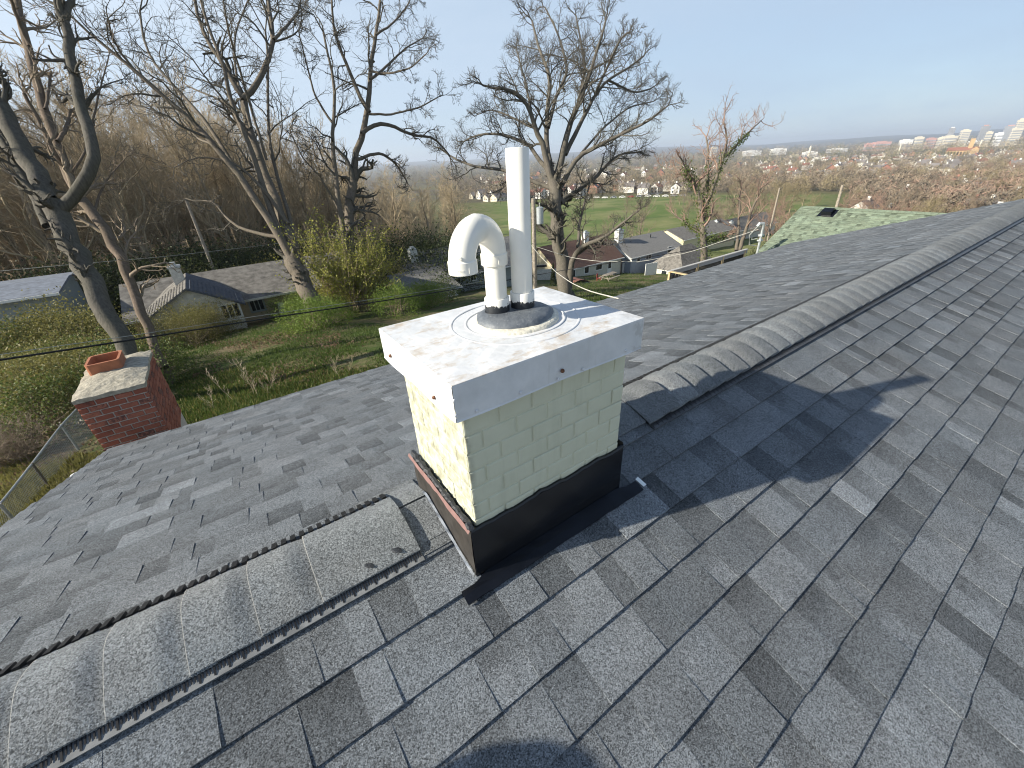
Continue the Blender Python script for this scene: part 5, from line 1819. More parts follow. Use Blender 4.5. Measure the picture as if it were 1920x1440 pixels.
a = np.array([at_axis(1209, 515, 1, 43.5)[0], 43.5, at_axis(1209, 515, 1, 43.5)[2]]); b = np.array([at_axis(1230, 515, 1, 43.0)[0], 43.0, a[2]])
panel('board_screen', 'sunlit white screen beside the small grey garage', a, b, 1.75, 'white_paint', 'screen')

# small garage with a hipped grey roof
p = at_axis(1213, 494, 1, 46.0)
xg0 = p[0]
q = at_axis(1278, 510, 0, xg0)
ze3 = (p[2] + q[2]) / 2
yg0, yg1 = q[1], p[1]
r3 = at_axis(1240, 469, 1, (yg0 + yg1) / 2)
t, inv = gable('garage', 'small white garage with an old grey hipped roof behind the deck', xg0 + 0.35, xg0 + 9.5, yg0, yg1 - 0.3, ze3 - 2.2, ze3, max(r3[2], ze3 + 1.2), 'dirty_white', 'old_roof', 0.35, ('hip', 'hip'))
P = at_axis(1246, 506, 0, xg0 + 0.35); add_window(t, 'x', P[1] - 0.5, P[1] + 0.5, ze3 - 1.4, ze3 - 0.6, xg0 + 0.35, M['white_paint'], 2, -1, inv)
# pale house end behind it
yf4 = 62.0
p = at_axis(1262, 444, 1, yf4); q = at_axis(1311, 455, 1, yf4)
pk4 = at_axis(1285, 437, 1, yf4 + 4)
t, inv = gable('house', 'sunlit pale house with brown shingle roof behind the small garage', p[0] + 1.5, q[0] + 13, yf4 - 2, yf4 + 8, p[2] - 4, p[2] - 0.6, p[2] + 1.2, 'cream_wall', 'old_roof', 0.3)
stack(t, inv, at_axis(1341, 430, 1, yf4 + 2)[0], yf4 + 2, p[2] - 1, at_axis(1341, 415, 1, yf4 + 2)[2], 0.9, 0.9)
yf5 = 64.0
p = at_axis(1365, 428, 1, yf5); q = at_axis(1440, 432, 1, yf5)
t, inv = gable('house', 'low brown roofed house behind the service mast', p[0], q[0] + 4, yf5, yf5 + 8, p[2] - 4.5, p[2] - 1.2, p[2] + 1.3, 'dirty_white', 'old_roof', 0.4)
stack(t, inv, at_axis(1370, 424, 1, yf5 + 2)[0], yf5 + 2, p[2] - 1, at_axis(1370, 416, 1, yf5 + 2)[2], 0.9, 0.9)

# grey house left of the pipes, white chimney
yf6 = gp(909, 541)[1]
eL, eR = at_axis(847, 514, 1, yf6), at_axis(905, 502, 1, yf6)
zb6 = gp(909, 541)[2]
ze6 = eR[2]
x6a = at_axis(742, 540, 1, yf6)[0]
ridge6 = at_axis(790, 470, 1, yf6 + 4.2)
t, inv = gable('house', 'grey house with grey hipped roof and slim white chimney left of the pipes', x6a, eR[0] + 6.5, yf6, yf6 + 8.4, zb6, ze6, ridge6[2], 'grey_wall', 'grey_roof', 0.5, ('hip', 'gable'))
for a, b in (((852, 518), (864, 530)), ((881.5, 510), (892.5, 524))):
    p, q = at_axis(*a, 1, yf6), at_axis(*b, 1, yf6)
    add_window(t, 'y', p[0], q[0], q[2], p[2], yf6, M['white_paint'], 2, -1, inv)
cx = at_axis(776, 490, 1, yf6 + 3.0)
stack(t, inv, cx[0], yf6 + 3.0, ze6, at_axis(774, 468, 1, yf6 + 3.0)[2], 0.85, 0.7)
for px, py in ((748, 492), (804, 478), (818, 479)):
    P = at_axis(px, py, 1, yf6 + 3)
    mb = MB(); mb.tube([(P[0], P[1], P[2] - 0.9), (P[0], P[1], P[2] + 0.15)], 0.09, 8); part(t, inv, 'vent_stub', mb, M['flash_black'])
# its front wing with a lower roof, glazed porch and white posts
y6w = yf6 - 4.0
cw = at_axis(862, 536, 1, y6w)
x6w0 = at_axis(770, 560, 1, y6w)[0]
mb = MB()
mb.box((x6w0, y6w, zb6 - 1.5), (cw[0] - 0.4, yf6 - 0.01, cw[2] - 0.15))
part(t, inv, 'wing_wall', mb, M['grey_wall'])
mb = MB()
zt6 = cw[2] + 1.3
mb.prism([(x6w0 - 0.4, y6w - 0.4, cw[2]), (x6w0 - 0.4, yf6 + 0.8, zt6), (x6w0 - 0.4, yf6 + 0.8, zt6 - 0.15), (x6w0 - 0.4, y6w - 0.4, cw[2] - 0.15)], (0, 0, 0), (cw[0] - x6w0 + 0.5, 0, 0))
part(t, inv, 'wing_roof', mb, M['grey_roof'])
mb = MB(); mb.box((x6w0 - 0.4, y6w - 0.52, cw[2] - 0.17), (cw[0] + 0.12, y6w - 0.42, cw[2] - 0.02)); part(t, inv, 'wing_gutter', mb, M['white_paint'])
for px in (842, 856):
    P = at_axis(px, 575, 1, y6w - 0.1); mb = MB(); mb.box((P[0] - 0.08, y6w - 0.28, zb6 - 1), (P[0] + 0.08, y6w - 0.12, cw[2] - 0.16)); part(t, inv, 'porch_post', mb, M['white_paint'])
P = at_axis(847, 572, 1, y6w); add_window(t, 'y', P[0] - 0.75, P[0] + 0.75, P[2] - 0.5, P[2] + 0.9, y6w, M['white_paint'], 3, -1, inv)

# pale left house: long grey roof, cross gable, chimney
yw = gp(464, 612)[1]
zb7 = gp(464, 612)[2]
cR = at_axis(455, 564, 1, yw); pk7 = at_axis(331, 541, 1, yw); cL = at_axis(262, 592, 1, yw)
ym = yw + 2.4
eM = at_axis(480, 552, 1, ym)
rM = at_axis(430, 502, 1, ym + 4.2)
xm0, xm1 = at_axis(225, 560, 1, ym)[0], at_axis(690, 500, 1, ym)[0]
t, inv = gable('house', 'weathered pale house with long grey roof and cross gable on the lawn', xm0, xm1, ym, ym + 8.4, zb7, eM[2], rM[2], 'tan_wall', 'old_roof', 0.4, trim='dirty_white')
for a, b in (((465, 560), (497, 579)), ):
    p, q = at_axis(*a, 1, ym), at_axis(*b, 1, ym)
    add_window(t, 'y', p[0], q[0], q[2], p[2], ym, M['grey_wall'], 3, -1, inv)
xw0, xw1 = cL[0] + 0.3, cR[0] - 0.25
ez = (cR[2] + cL[2]) / 2
xp = (xw0 + xw1) / 2
mb = MB()
mb.prism([(xw0, yw, zb7 - 1), (xw1, yw, zb7 - 1), (xw1, yw, ez - 0.05), (xp, yw, pk7[2] - 0.1), (xw0, yw, ez - 0.05)], (0, 0, 0), (0, 2.38, 0))
part(t, inv, 'gable_wall', mb, M['dirty_white'])
for sgn, nm, mt in ((-1, 'cross_roof', 'old_roof'), (1, 'cross_roof', 'slate_roof')):
    xe = xw0 - 0.35 if sgn < 0 else xw1 + 0.35
    zl = ez - 0.25
    mb = MB()
    mb.prism([(xp, yw - 0.35, pk7[2]), (xe, yw - 0.35, zl), (xe, yw - 0.35, zl - 0.14), (xp, yw - 0.35, pk7[2] - 0.14)], (0, 0, 0), (0, 5.6, 0))
    part(t, inv, nm, mb, M[mt])
    # raised courses of tile on the dark side
    mb = MB()
    for k in range(1, 14):
        f = k / 14
        x, z = xp + (xe - xp) * f, pk7[2] + (zl - pk7[2]) * f
        mb.bar((x, yw - 0.34, z + 0.02), (x, yw + 3.0, z + 0.02), 0.05, 0.04)
    o = part(t, inv, 'tile_rib', mb, M[mt]); o['kind'] = 'stuff'
p, q = at_axis(414, 577, 1, yw), at_axis(453, 591, 1, yw)
add_window(t, 'y', p[0], q[0], min(q[2], p[2] - 0.75), p[2] + 0.1, yw, M['white_paint'], 3, -1, inv)
P = at_axis(340, 540, 1, yw + 3.2); P2 = at_axis(329, 501, 1, yw + 3.2)
stack(t, inv, (P[0] + P2[0]) / 2, yw + 3.2, P[2] - 1.0, P2[2], 0.62, 0.6, 'dirty_white')
p, q = at_axis(519, 570, 1, ym - 0.4), at_axis(530, 601, 1, ym - 0.4)
mb = MB(); mb.box((p[0], ym - 0.9, q[2] - 0.3), (p[0] + 0.45, ym - 0.1, p[2])); part(t, inv, 'open_door', mb, M['white_paint'])
# blue roofed house at the far left edge
yb8 = 38.0
p, q = at_axis(0, 527, 1, yb8 + 3), at_axis(107, 526, 1, yb8)
e8 = at_axis(80, 548, 1, yb8)
t, inv = gable('house', 'house with pale blue roof at the left edge behind green shrubs', q[0] - 17, q[0] - 0.6, yb8, yb8 + 7, e8[2] - 2.8, e8[2], at_axis(50, 527, 1, yb8 + 3.5)[2], 'grey_wall', 'blue_roof', 0.5)


# ------------------------------------------------------------------ house next door with the green shingle roof: its ridge runs along Y
GX, GZ, GY1, GY0 = 22.73, -2.63, 9.16, -6.0
GP = math.radians(26)
GL = 5.2                                           # slope length
gt = thing('house', 'neighbouring house with pale green shingle roof and black roof vent', 'house', (GX, 3.0, float(ground_z(GX, 3.0))))
ginv = Matrix.Translation(gt.location).inverted()
def g_on(o):
    o.parent = gt; o.matrix_parent_inverse = ginv
    return o
def gpt(y, s, n=0.0, side=-1):
    return np.array([GX + side * (s * math.cos(GP) + n * math.sin(GP)), y, GZ - s * math.sin(GP) + n * math.cos(GP)])
mb = MB()
for side in (-1, 1):
    mb.prism([gpt(GY0, 0, -0.004, side), gpt(GY0, GL, -0.004, side), gpt(GY0, GL, -0.15, side), gpt(GY0, 0, -0.15, side)], (0, GY0, 0), (0, GY1, 0))
g_on(mb.build('roof', M['grey_roof']))
mb = MB()
hw = (GL - 0.4) * math.cos(GP); ez = GZ - (GL - 0.4) * math.sin(GP)
mb.box((GX - hw, GY0 + 0.3, float(ground_z(GX, 3)) - 1), (GX + hw, GY1 - 0.3, ez - 0.15))
mb.prism([(GX - hw, GY1 - 0.32, ez - 0.15), (GX + hw, GY1 - 0.32, ez - 0.15), (GX, GY1 - 0.32, GZ - 0.2)], (0, 0, 0), (0, 0.02, 0))
g_on(mb.build('wall', M['dirty_white']))
gr = np.random.default_rng(70)
vs, fs, us, shs, bs = [], [], [], [], []
e = 0.145
for j in range(int(GL / e)):
    y = GY0; tab = True
    while y < GY1:
        w = gr.uniform(0.12, 0.30) if tab else gr.uniform(0.08, 0.22)
        a, b_ = y, min(y + w, GY1)
        th = 0.016 if tab else 0.009
        b = len(vs)
        s0, s1 = j * e, (j + 1) * e
        vs += [gpt(a, s1, -0.003), gpt(b_, s1, -0.003), gpt(b_, s1, th), gpt(a, s1, th), gpt(a, s0, 0.001), gpt(b_, s0, 0.001)]
        us += [(0, 0), (1, 0), (1, 0), (0, 0), (0, 1), (1, 1)]
        fs += [tuple(b + k for k in f) for f in ((0, 1, 2, 3), (3, 2, 5, 4), (0, 3, 4), (1, 5, 2))]
        sh = gr.choice([0.62, 0.85, 1.0, 1.2]) if not tab else gr.choice([0.9, 1.0, 1.15, 1.3])
        shs += [sh] * 6; bs += [0.9 if not tab else 0.2] * 6
        y += w; tab = not tab
me = make_mesh('shingles', vs, fs, M['green_shingle'])
a = me.attributes.new('shade', 'FLOAT', 'POINT'); a.data.foreach_set('value', np.array(shs, np.float32))
a = me.attributes.new('band', 'FLOAT', 'POINT'); a.data.foreach_set('value', np.array(bs, np.float32))
uv = me.uv_layers.new(name='UVMap')
li = np.empty(len(me.loops), np.int32); me.loops.foreach_get('vertex_index', li)
uv.data.foreach_set('uv', np.array(us, np.float32)[li].ravel())
o = g_on(link('shingles', me)); o['kind'] = 'stuff'
mb = MB()
for k in range(int((GY1 - GY0) / 0.2)):
    y = GY0 + 0.2 * k
    for side in (-1, 1):
        mb.prism([gpt(y, -0.005, 0.014, side), gpt(y, 0.16, 0.014, side), gpt(y, 0.16, 0.024, side), gpt(y, -0.005, 0.026, side)], (0, 0, 0), (0, 0.19, 0))
me = mb.mesh('ridge_caps', M['green_shingle'])
a = me.attributes.new('shade', 'FLOAT', 'POINT'); a.data.foreach_set('value', np.full(len(me.vertices), 0.95, np.float32))
uv = me.uv_layers.new(name='UVMap'); uv.data.foreach_set('uv', np.zeros(len(me.loops) * 2, np.float32))
o = g_on(link('ridge_caps', me)); o['kind'] = 'stuff'
# black slant-back vent near the ridge
d = ray(1553, 399)
k = (GZ - GX * math.tan(GP)) / (d[2] - d[0] * math.tan(GP))
V = d * k
sv = (GX - V[0]) / math.cos(GP)
mb = MB()
y0, y1 = V[1] - 0.19, V[1] + 0.19
mb.prism([gpt(y0, sv - 0.26, 0.01), gpt(y0, sv + 0.22, 0.01), gpt(y0, sv + 0.19, 0.17), gpt(y0, sv - 0.10, 0.17)], (0, y0, 0), (0, y1, 0))
mb.prism([gpt(y0 - 0.12, sv - 0.36, 0.012), gpt(y0 - 0.12, sv + 0.32, 0.012), gpt(y0 - 0.12, sv + 0.32, 0.020), gpt(y0 - 0.12, sv - 0.36, 0.020)], (0, y0 - 0.12, 0), (0, y1 + 0.12, 0))
g_on(mb.build('roof_vent', M['flash_black']))

# service mast with its weatherhead and wires beside the green roof
ms = thing('service_mast', 'galvanised electric service mast at the edge of the green roof', 'service mast', (18.96, 8.88, -7.0))
minv = Matrix.Translation(ms.location).inverted()
mb = MB(); mb.tube([(18.96, 8.88, -7.0), (18.96, 8.88, -3.02)], 0.048, 10); part(ms, minv, 'mast', mb, M['galv'])
mb = MB(); mb.tube([(18.96, 8.88, -3.05), (18.93, 8.90, -2.93), (18.80, 8.98, -2.92), (18.74, 9.02, -3.02)], [0.06, 0.075, 0.075, 0.06], 10); part(ms, minv, 'weatherhead', mb, M['galv'])
mb = MB(); mb.box((18.86, 8.80, -3.42), (19.06, 8.96, -3.34)); mb.box((18.86, 8.80, -3.62), (19.06, 8.96, -3.56)); part(ms, minv, 'clamp', mb, M['galv'])
mb = MB(); mb.tube([(18.76, 9.0, -3.02), (18.60, 9.1, -3.25), (18.66, 9.08, -3.55), (18.84, 8.95, -3.5)], 0.02, 6); mb.tube([(18.74, 9.0, -3.02), (18.5, 9.14, -3.35), (18.58, 9.1, -3.75), (18.86, 8.95, -3.8)], 0.02, 6)
o = part(ms, minv, 'drip_loop', mb, M['wire_grey'])

# deck with timber posts, rails and dark balusters
dk = thing('deck_railing', 'grey topped timber deck railing with dark balusters beyond the far eave', 'railing', (21.2, 14.6, -8.2))
dinv = Matrix.Translation(dk.location).inverted()
DX0, DX1, DY, DZ = 21.25, 29.7, 14.62, -6.28
mb = MB(); mb.box((DX0 - 0.1, DY - 0.09, DZ - 0.02), (DX1, DY + 0.09, DZ + 0.03)); part(dk, dinv, 'top_rail', mb, M['grey_timber'])
mb = MB(); mb.box((DX0 + 0.1, DY - 0.045, DZ - 0.24), (DX1, DY - 0.025, DZ - 0.022)); part(dk, dinv, 'rail_shade_board', mb, M['city_grey'])  # darker grey board painting in the shadow side of the rail
mb = MB(); mb.box((DX0 - 0.09, DY - 3.2, DZ - 0.021), (DX0 + 0.09, DY - 0.091, DZ + 0.029)); part(dk, dinv, 'top_rail', mb, M['timber'])
for x in (21.3, 24.05, 26.8, 29.4):
    mb = MB(); mb.box((x - 0.06, DY - 0.06, -10.5), (x + 0.06, DY + 0.06, DZ - 0.021)); part(dk, dinv, 'post', mb, M['timber'])
mb = MB(); mb.box((DX0 - 0.02, DY - 3.1, -10.5), (DX0 + 0.10, DY - 2.98, DZ - 0.022)); part(dk, dinv, 'post', mb, M['timber'])
mb = MB(); mb.box((DX0, DY - 0.03, DZ - 0.93), (DX1, DY + 0.03, DZ - 0.86)); part(dk, dinv, 'bottom_rail', mb, M['timber'])
bal = MB(); bal.box((-0.02, -0.02, -0.86), (0.02, 0.02, -0.021)); bal_me = bal.mesh('baluster', M['flash_black'])
n = int((DX1 - DX0) / 0.115)
for i in range(1, n):
    o = link('baluster', bal_me, dk, (DX0 + i * 0.115, DY, DZ)); o.matrix_parent_inverse = dinv
for i in range(1, 26):
    o = link('baluster', bal_me, dk, (DX0 + 0.03, DY - i * 0.115, DZ)); o.matrix_parent_inverse = dinv
mb = MB(); mb.box((DX0 - 0.1, DY - 3.4, DZ - 1.2), (DX1, DY + 0.1, DZ - 1.05)); part(dk, dinv, 'floor', mb, M['grey_timber'])

# ------------------------------------------------------------------ poles and wires
def pole(name, label, base, top, r0, r1, mat):
    t = thing(name, label, 'utility pole', base)
    inv = Matrix.Translation(t.location).inverted()
    mb = MB(); mb.tube([base, tuple(np.array(base) * 0.5 + np.array(top) * 0.5), top], [r0, (r0 + r1) / 2, r1], 10)
    part(t, inv, 'shaft', mb, M[mat])
    return t, inv
pb = at_axis(403, 512, 1, 48.0); pt_ = at_axis(352, 372, 1, 48.0)
t, inv = pole('utility_pole', 'plain weathered pole standing behind the long grey roof', (pb[0], 48.0, float(ground_z(pb[0], 48.0)) - 0.5), (pb[0], 48.0, pt_[2]), 0.17, 0.12, 'pole_wood')
Q = at_depth(1003, 520, 26.0)
qz = at_axis(998, 372, 1, Q[1])[2]
t, inv = pole('utility_pole', 'weathered pole with grey transformer behind the tall white pipe', (Q[0], Q[1], float(ground_z(Q[0], Q[1])) - 0.5), (Q[0], Q[1], qz), 0.16, 0.12, 'pole_wood')
tz = (at_axis(999, 420, 1, Q[1])[2] + at_axis(999, 391, 1, Q[1])[2]) / 2
tc = at_axis(999, 405, 1, Q[1]); off = unit(np.array([CAMR[0][0], CAMR[0][1], 0.0]))
tp = np.array([Q[0], Q[1], tz]) + off * 0.36
mb = MB(); mb.lathe([(0, -0.46), (0.19, -0.46), (0.215, -0.43), (0.215, 0.40), (0.225, 0.41), (0.225, 0.45), (0.14, 0.50), (0, 0.51)], 20, tp)
tr_ = part(t, inv, 'transformer', mb, M['galv'])
mb = MB(); mb.lathe([(0.035, 0.50), (0.045, 0.60), (0.03, 0.62), (0.045, 0.66), (0.02, 0.72), (0, 0.73)], 10, tp); subof(mb.build('bushing', M['wire_grey']), tr_)
mb = MB(); mb.bar((Q[0], Q[1], tz + 0.1), tuple(tp + np.array([0, 0, 0.1])), 0.08, 0.06); part(t, inv, 'bracket', mb, M['galv'])
ins = at_axis(1012, 497, 1, Q[1])
mb = MB(); mb.bar((Q[0], Q[1], ins[2]), tuple(np.array([Q[0], Q[1], ins[2]]) + off * 0.75), 0.16, 0.12); part(t, inv, 'arm', mb, M['flash_black'])

def wire(name, label, pix, r, mat, group=None):
    """pix: (px, py, depth) along the wire"""
    P = np.array([at_depth(x, y, d) for x, y, d in pix])
    P = resample(P, 28)
    t = MB(); t.tube(P - P[0], r, 6)
    o = t.build(name, M[mat], loc=P[0])
    tag(o, label, 'cable', group)
    return o
wire('black_cable', 'thick black cable sagging across the lawn towards the pole', [(-60, 684, 9.0), (0, 675, 9.5), (230, 640, 11.5), (480, 600, 15), (700, 567, 19), (850, 543, 22.5), (1004, 516, 26)], 0.026, 'wire_black')
wire('black_cable', 'black cable running from the pole past the brown roofed house to the mast', [(1004, 516, 26), (1060, 506, 25.5), (1165, 490, 24.5), (1290, 470, 23.5), (1380, 448, 22.5), (1424, 431, 21.8)], 0.020, 'wire_black')
wire('grey_wire', 'thin grey wire running just above the thick black cable', [(-60, 674, 9.2), (0, 664, 9.7), (230, 632, 11.8), (480, 593, 15.2), (700, 561, 19.2), (850, 538, 22.7), (1004, 508, 26)], 0.009, 'wire_grey')
wire('grey_wire', 'thin grey wire crossing behind the thick left trunk and over the long roof', [(-40, 512, 24), (120, 497, 25), (300, 482, 27), (480, 462, 30), (590, 446, 33), (700, 430, 36)], 0.012, 'wire_grey')
wire('service_drop', 'pale twisted service wire dropping from the pole to the far eave', [(985, 446, 26), (1010, 477, 21), (1042, 510, 16), (1072, 531, 12), (1105, 546, 9), (1160, 560, 6.6)], 0.011, 'dirty_white')
wire('service_drop', 'pale service wire strung from the pole towards the service mast', [(1004, 462, 26), (1070, 483, 26), (1120, 490, 25), (1200, 491, 24.3), (1290, 474, 23.3), (1370, 447, 22.4), (1422, 430, 21.6)], 0.012, 'dirty_white')

# ------------------------------------------------------------------ wire fence and litter at the lower left
f_pts = []
for px, py, z in ((-90, 1040, -5.35), (0, 946, -5.35), (60, 870, -5.45), (115, 797, -5.6), (158, 752, -5.7)):
    d = ray(px, py); f_pts.append(d * (z / d[2]))
f_pts = np.array(f_pts)
fe = thing('wire_fence', 'sagging chain link fence beyond the left roof edge', 'fence', (f_pts[1][0], f_pts[1][1], -6.6))
finv = Matrix.Translation(fe.location).inverted()
mb = MB(); mb.tube(resample(f_pts, 20), 0.022, 8); part(fe, finv, 'top_rail', mb, M['fence_grey'])
for i, P in enumerate(f_pts):
    mb = MB(); mb.tube([(P[0], P[1], P[2] - 1.5), (P[0], P[1], P[2] + 0.02)], 0.03, 8); part(fe, finv, 'post', mb, M['fence_grey'] if i % 2 else M['bark_brown'])
mb = MB()
fd = resample(f_pts, 120)
for i in range(0, 119):
    for kk, (a, b) in enumerate(((0, 10), (10, 0))):
        j = min(i + 10, 119)
        p = fd[i] - (0, 0, 0.02 + 1.1 * (kk == 1)); q = fd[j] - (0, 0, 0.02 + 1.1 * (kk == 0))
        mb.bar(p, q, 0.0035)
o = part(fe, finv, 'wire_mesh', mb, M['fence_grey']); o['kind'] = 'stuff'
f2 = [gp(90, 822), gp(165, 800)]
for i, (px, py, sc) in enumerate(((124, 800, 1.0), (150, 794, 0.7))):
    P = gp(px, py)
    bm_r = np.random.default_rng(200 + i)
    mb = MB(); mb.lathe([(0, -0.02), (0.20, 0.0), (0.26, 0.07), (0.22, 0.15), (0.12, 0.21), (0, 0.23)], 12)
    mb.v = [tuple(np.array(v) * (1 + bm_r.normal(0, 0.16)) * np.array([1, 0.75, 0.8])) for v in mb.v]
    o = mb.build('plastic_bag', M['dirty_white'], loc=P, rot=(0, 0, 0.4 + i), scale=(sc, sc, sc))
    tag(o, 'larger crumpled pale plastic bag on the bank left of the brick chimney' if i == 0 else 'smaller pale plastic bag tucked beside the brick chimney', 'bag')

# ------------------------------------------------------------------ things in the yard of the brown roofed house
PT = gp(1132, 528)
L = 2.4
pn = thing('picnic_table', 'weathered picnic table on the patch of bare earth by the brown roofed house', 'picnic table', (PT[0], PT[1], PT[2]), 0.12)
zt = 0.80
for i in range(4):
    mb = MB(); mb.box((0, -0.36 + i * 0.185, zt - 0.04), (L, -0.36 + i * 0.185 + 0.165, zt)); mb.build('plank', M['pole_wood'], pn)
for s_ in (-1, 1):
    mb = MB(); mb.box((0, s_ * 0.75 - 0.13, 0.42), (L, s_ * 0.75 + 0.13, 0.46)); mb.build('bench', M['pole_wood'], pn)
for x in (0.25, L - 0.25):
    mb = MB(); mb.bar((x, -0.65, 0), (x, -0.2, zt - 0.05), 0.08, 0.05, (1, 0, 0)); mb.bar((x, 0.65, 0), (x, 0.2, zt - 0.05), 0.08, 0.05, (1, 0, 0)); mb.bar((x + 0.06, -0.85, 0.39), (x + 0.06, 0.85, 0.39), 0.08, 0.05)
    o = mb.build('trestle', M['pole_wood'], pn)
p = gp(1123, 526)
rd = thing('garden_chair', 'small red garden chair standing left of the picnic table', 'chair', tuple(p), 0.5)
mb = MB(); mb.box((-0.28, -0.28, 0.36), (0.28, 0.28, 0.41)); mb.build('seat', M['red_plastic'], rd)
mb = MB(); mb.box((-0.28, 0.24, 0.42), (0.28, 0.29, 0.95)); mb.build('backrest', M['red_plastic'], rd)
for sx in (-1, 1):
    for sy in (-1, 1):
        mb = MB(); mb.bar((sx * 0.25, sy * 0.25, -0.05), (sx * 0.24, sy * 0.24, 0.36), 0.05); mb.build('leg', M['red_plastic'], rd)
sy_ = 38.0
p = at_axis(1067, 535, 1, sy_); q = at_axis(1104, 540, 1, sy_)
sh = thing('garden_shed', 'little grey shed with rusty curved roof right of the domed tree trunk', 'shed', ((p[0] + q[0]) / 2, sy_ + 0.8, float(ground_z(p[0], sy_)) - 0.2))
sinv = Matrix.Translation(sh.location).inverted()
zs_ = at_axis(1104, 528, 1, sy_)[2]
mb = MB(); mb.box((p[0], sy_, zs_ - 2.2), (q[0], sy_ + 1.7, zs_)); part(sh, sinv, 'wall', mb, M['grey_wall'])
mb = MB(); nn = 8
poly = [(p[0] - 0.1 + (q[0] - p[0] + 0.2) * i / nn, sy_ - 0.1, zs_ + 0.55 * math.sin(math.pi * i / nn)) for i in range(nn + 1)]
mb.prism(poly + [(x, y, z - 0.06) for x, y, z in poly[::-1]], (0, 0, 0), (0, 1.9, 0)); part(sh, sinv, 'roof', mb, M['tarp'])
# small dark clipped conifers by the trunk
def conifer_mesh(seed):
    rg = np.random.default_rng(seed)
    z = rg.uniform(0, 1, 1500); r = 0.42 * (1 - z) ** 0.8 * rg.uniform(0.7, 1.0, 1500); a = rg.uniform(0, 6.28, 1500)
    v, q = leaf_quads(np.stack([r * np.cos(a), r * np.sin(a), z * 2.6], 1), 0.14, rg)
    return mesh_np('foliage', v, q, M['leaf_dark'])
cf = conifer_mesh(5)
for i, (px, r, sc) in enumerate(((1037, 50, 1.0), (1048, 52, 0.8))):
    ux, uy = dir_at(px, 535)
    t = thing('conifer', 'narrow dark conifer between the pole and the domed tree trunk' if i == 0 else 'smaller dark conifer close to the domed tree trunk', 'conifer', (ux * r, uy * r, float(ground_z(ux * r, uy * r))))
    t.scale = (sc, sc, sc); link('foliage', cf, t)
    mb = MB(); mb.tube([(0, 0, -0.2), (0, 0, 2.0)], [0.06, 0.02], 6); mb.build('trunk', M['bark_brown'], t)
# pale rail fence past the pole
panel('board_fence', 'pale board fence running behind the pole towards the domed tree', (36.0, 46.0, float(ground_z(36, 46)) + 0.0), (41.6, 46.4, float(ground_z(41.6, 46.4)) + 0.0), 1.5, 'dirty_white')

# ------------------------------------------------------------------ park trees, middle distance
pr2 = np.random.default_rng(120)
for i, (px, r, sc) in enumerate(((1142, 108, 0.95), (1200, 98, 1.25), (1172, 190, 0.9), (1075, 150, 0.8), (985, 130, 1.0), (1110, 240, 1.0), (1250, 230, 0.9))):
    ux, uy = dir_at(px, 430)
    plant(park_kinds[i % 3], 'park_tree', ux * r, uy * r, sc, 'bare tree standing on the green playing field' , 'bare trees on the playing field', pr2.uniform(0, 6.28))
n_mid = 0
def band(n, p0, p1, r0, r1, kinds, name, label, group, s0=0.8, s1=1.25):
    for i in range(n):
        px = p0 + (p1 - p0) * (i + pr2.uniform(0, 1)) / n
        ux, uy = dir_at(px); r = pr2.uniform(r0, r1)
        plant(kinds[int(pr2.integers(0, len(kinds)))], name, ux * r, uy * r, pr2.uniform(s0, s1), label, group, pr2.uniform(0, 6.28), pr2.uniform(0.85, 1.1))
band(12, 1290, 1480, 120, 250, brown_kinds, 'brown_tree', 'brown twiggy tree in the band between field and green roof', 'brown trees beyond the green roof')
band(15, 1470, 1700, 95, 190, pink_kinds, 'pink_tree', 'pinkish budding tree in the band above the green roof', 'pinkish trees beyond the green roof', 0.85, 1.2)
band(10, 1400, 1560, 170, 300, tan_kinds, 'tan_tree', 'yellowish tan tree in the band above the green roof', 'tan trees beyond the green roof', 0.9, 1.3)
band(18, 1640, 2010, 130, 330, tan_kinds + brown_kinds, 'brown_tree', 'brown twiggy tree near the right edge of the view', 'brown trees near the right edge')
band(22, 1600, 2010, 330, 620, brown_kinds + pink_kinds, 'brown_tree', 'distant brown tree among the far roofs on the right', 'distant brown trees on the right')
band(34, 850, 1300, 342, 520, brown_kinds + tan_kinds, 'brown_tree', 'distant brown tree along the far side of the playing field', 'trees along the far side of the field', 0.75, 1.3)
band(12, 1250, 1420, 250, 420, tan_kinds + brown_kinds, 'brown_tree', 'distant brown tree behind the ivy clad one', 'distant trees behind the ivy clad tree')
ux, uy = dir_at(1785)
for i, (px, r, sc) in enumerate(((1780, 88, 1.35), (1815, 95, 1.1))):
    ux, uy = dir_at(px)
    plant(tan_kinds[i], 'tan_tree', ux * r, uy * r, sc, 'tall yellowish tree of many twigs just above the dark ridge' if i == 0 else 'second yellowish twiggy tree just above the dark ridge', None, 1.0 + i)
# dark evergreens above the green roof
for i, (px, r, sc) in enumerate(((1500, 80, 2.4), (1512, 84, 2.0), (1620, 90, 2.2), (1632, 86, 1.8), (1600, 96, 1.6))):
    ux, uy = dir_at(px)
    bush('dark', ux * r, uy * r, sc, 'dark evergreen seen just above the green roof', 'evergreens above the green roof', 1.2)
for i, (px, r, sc) in enumerate(((1560, 78, 1.6), (1655, 80, 1.8), (1480, 76, 1.5), (1680, 84, 1.5))):
    ux, uy = dir_at(px)
    bush('olive', ux * r, uy * r, sc, 'olive budding bush seen just above the green roof', 'olive bushes above the green roof', 1.3)
for i, (px, py) in enumerate(((1572, 388), (1692, 400))):
    P = at_depth(px, py, 30 if i == 0 else 60)
    if i == 0:
        t, inv = pole('utility_pole', 'short brown pole rising behind the green roof ridge', (P[0], P[1], P[2] - 5), tuple(at_axis(1580, 347, 1, P[1])), 0.12, 0.09, 'pole_wood')
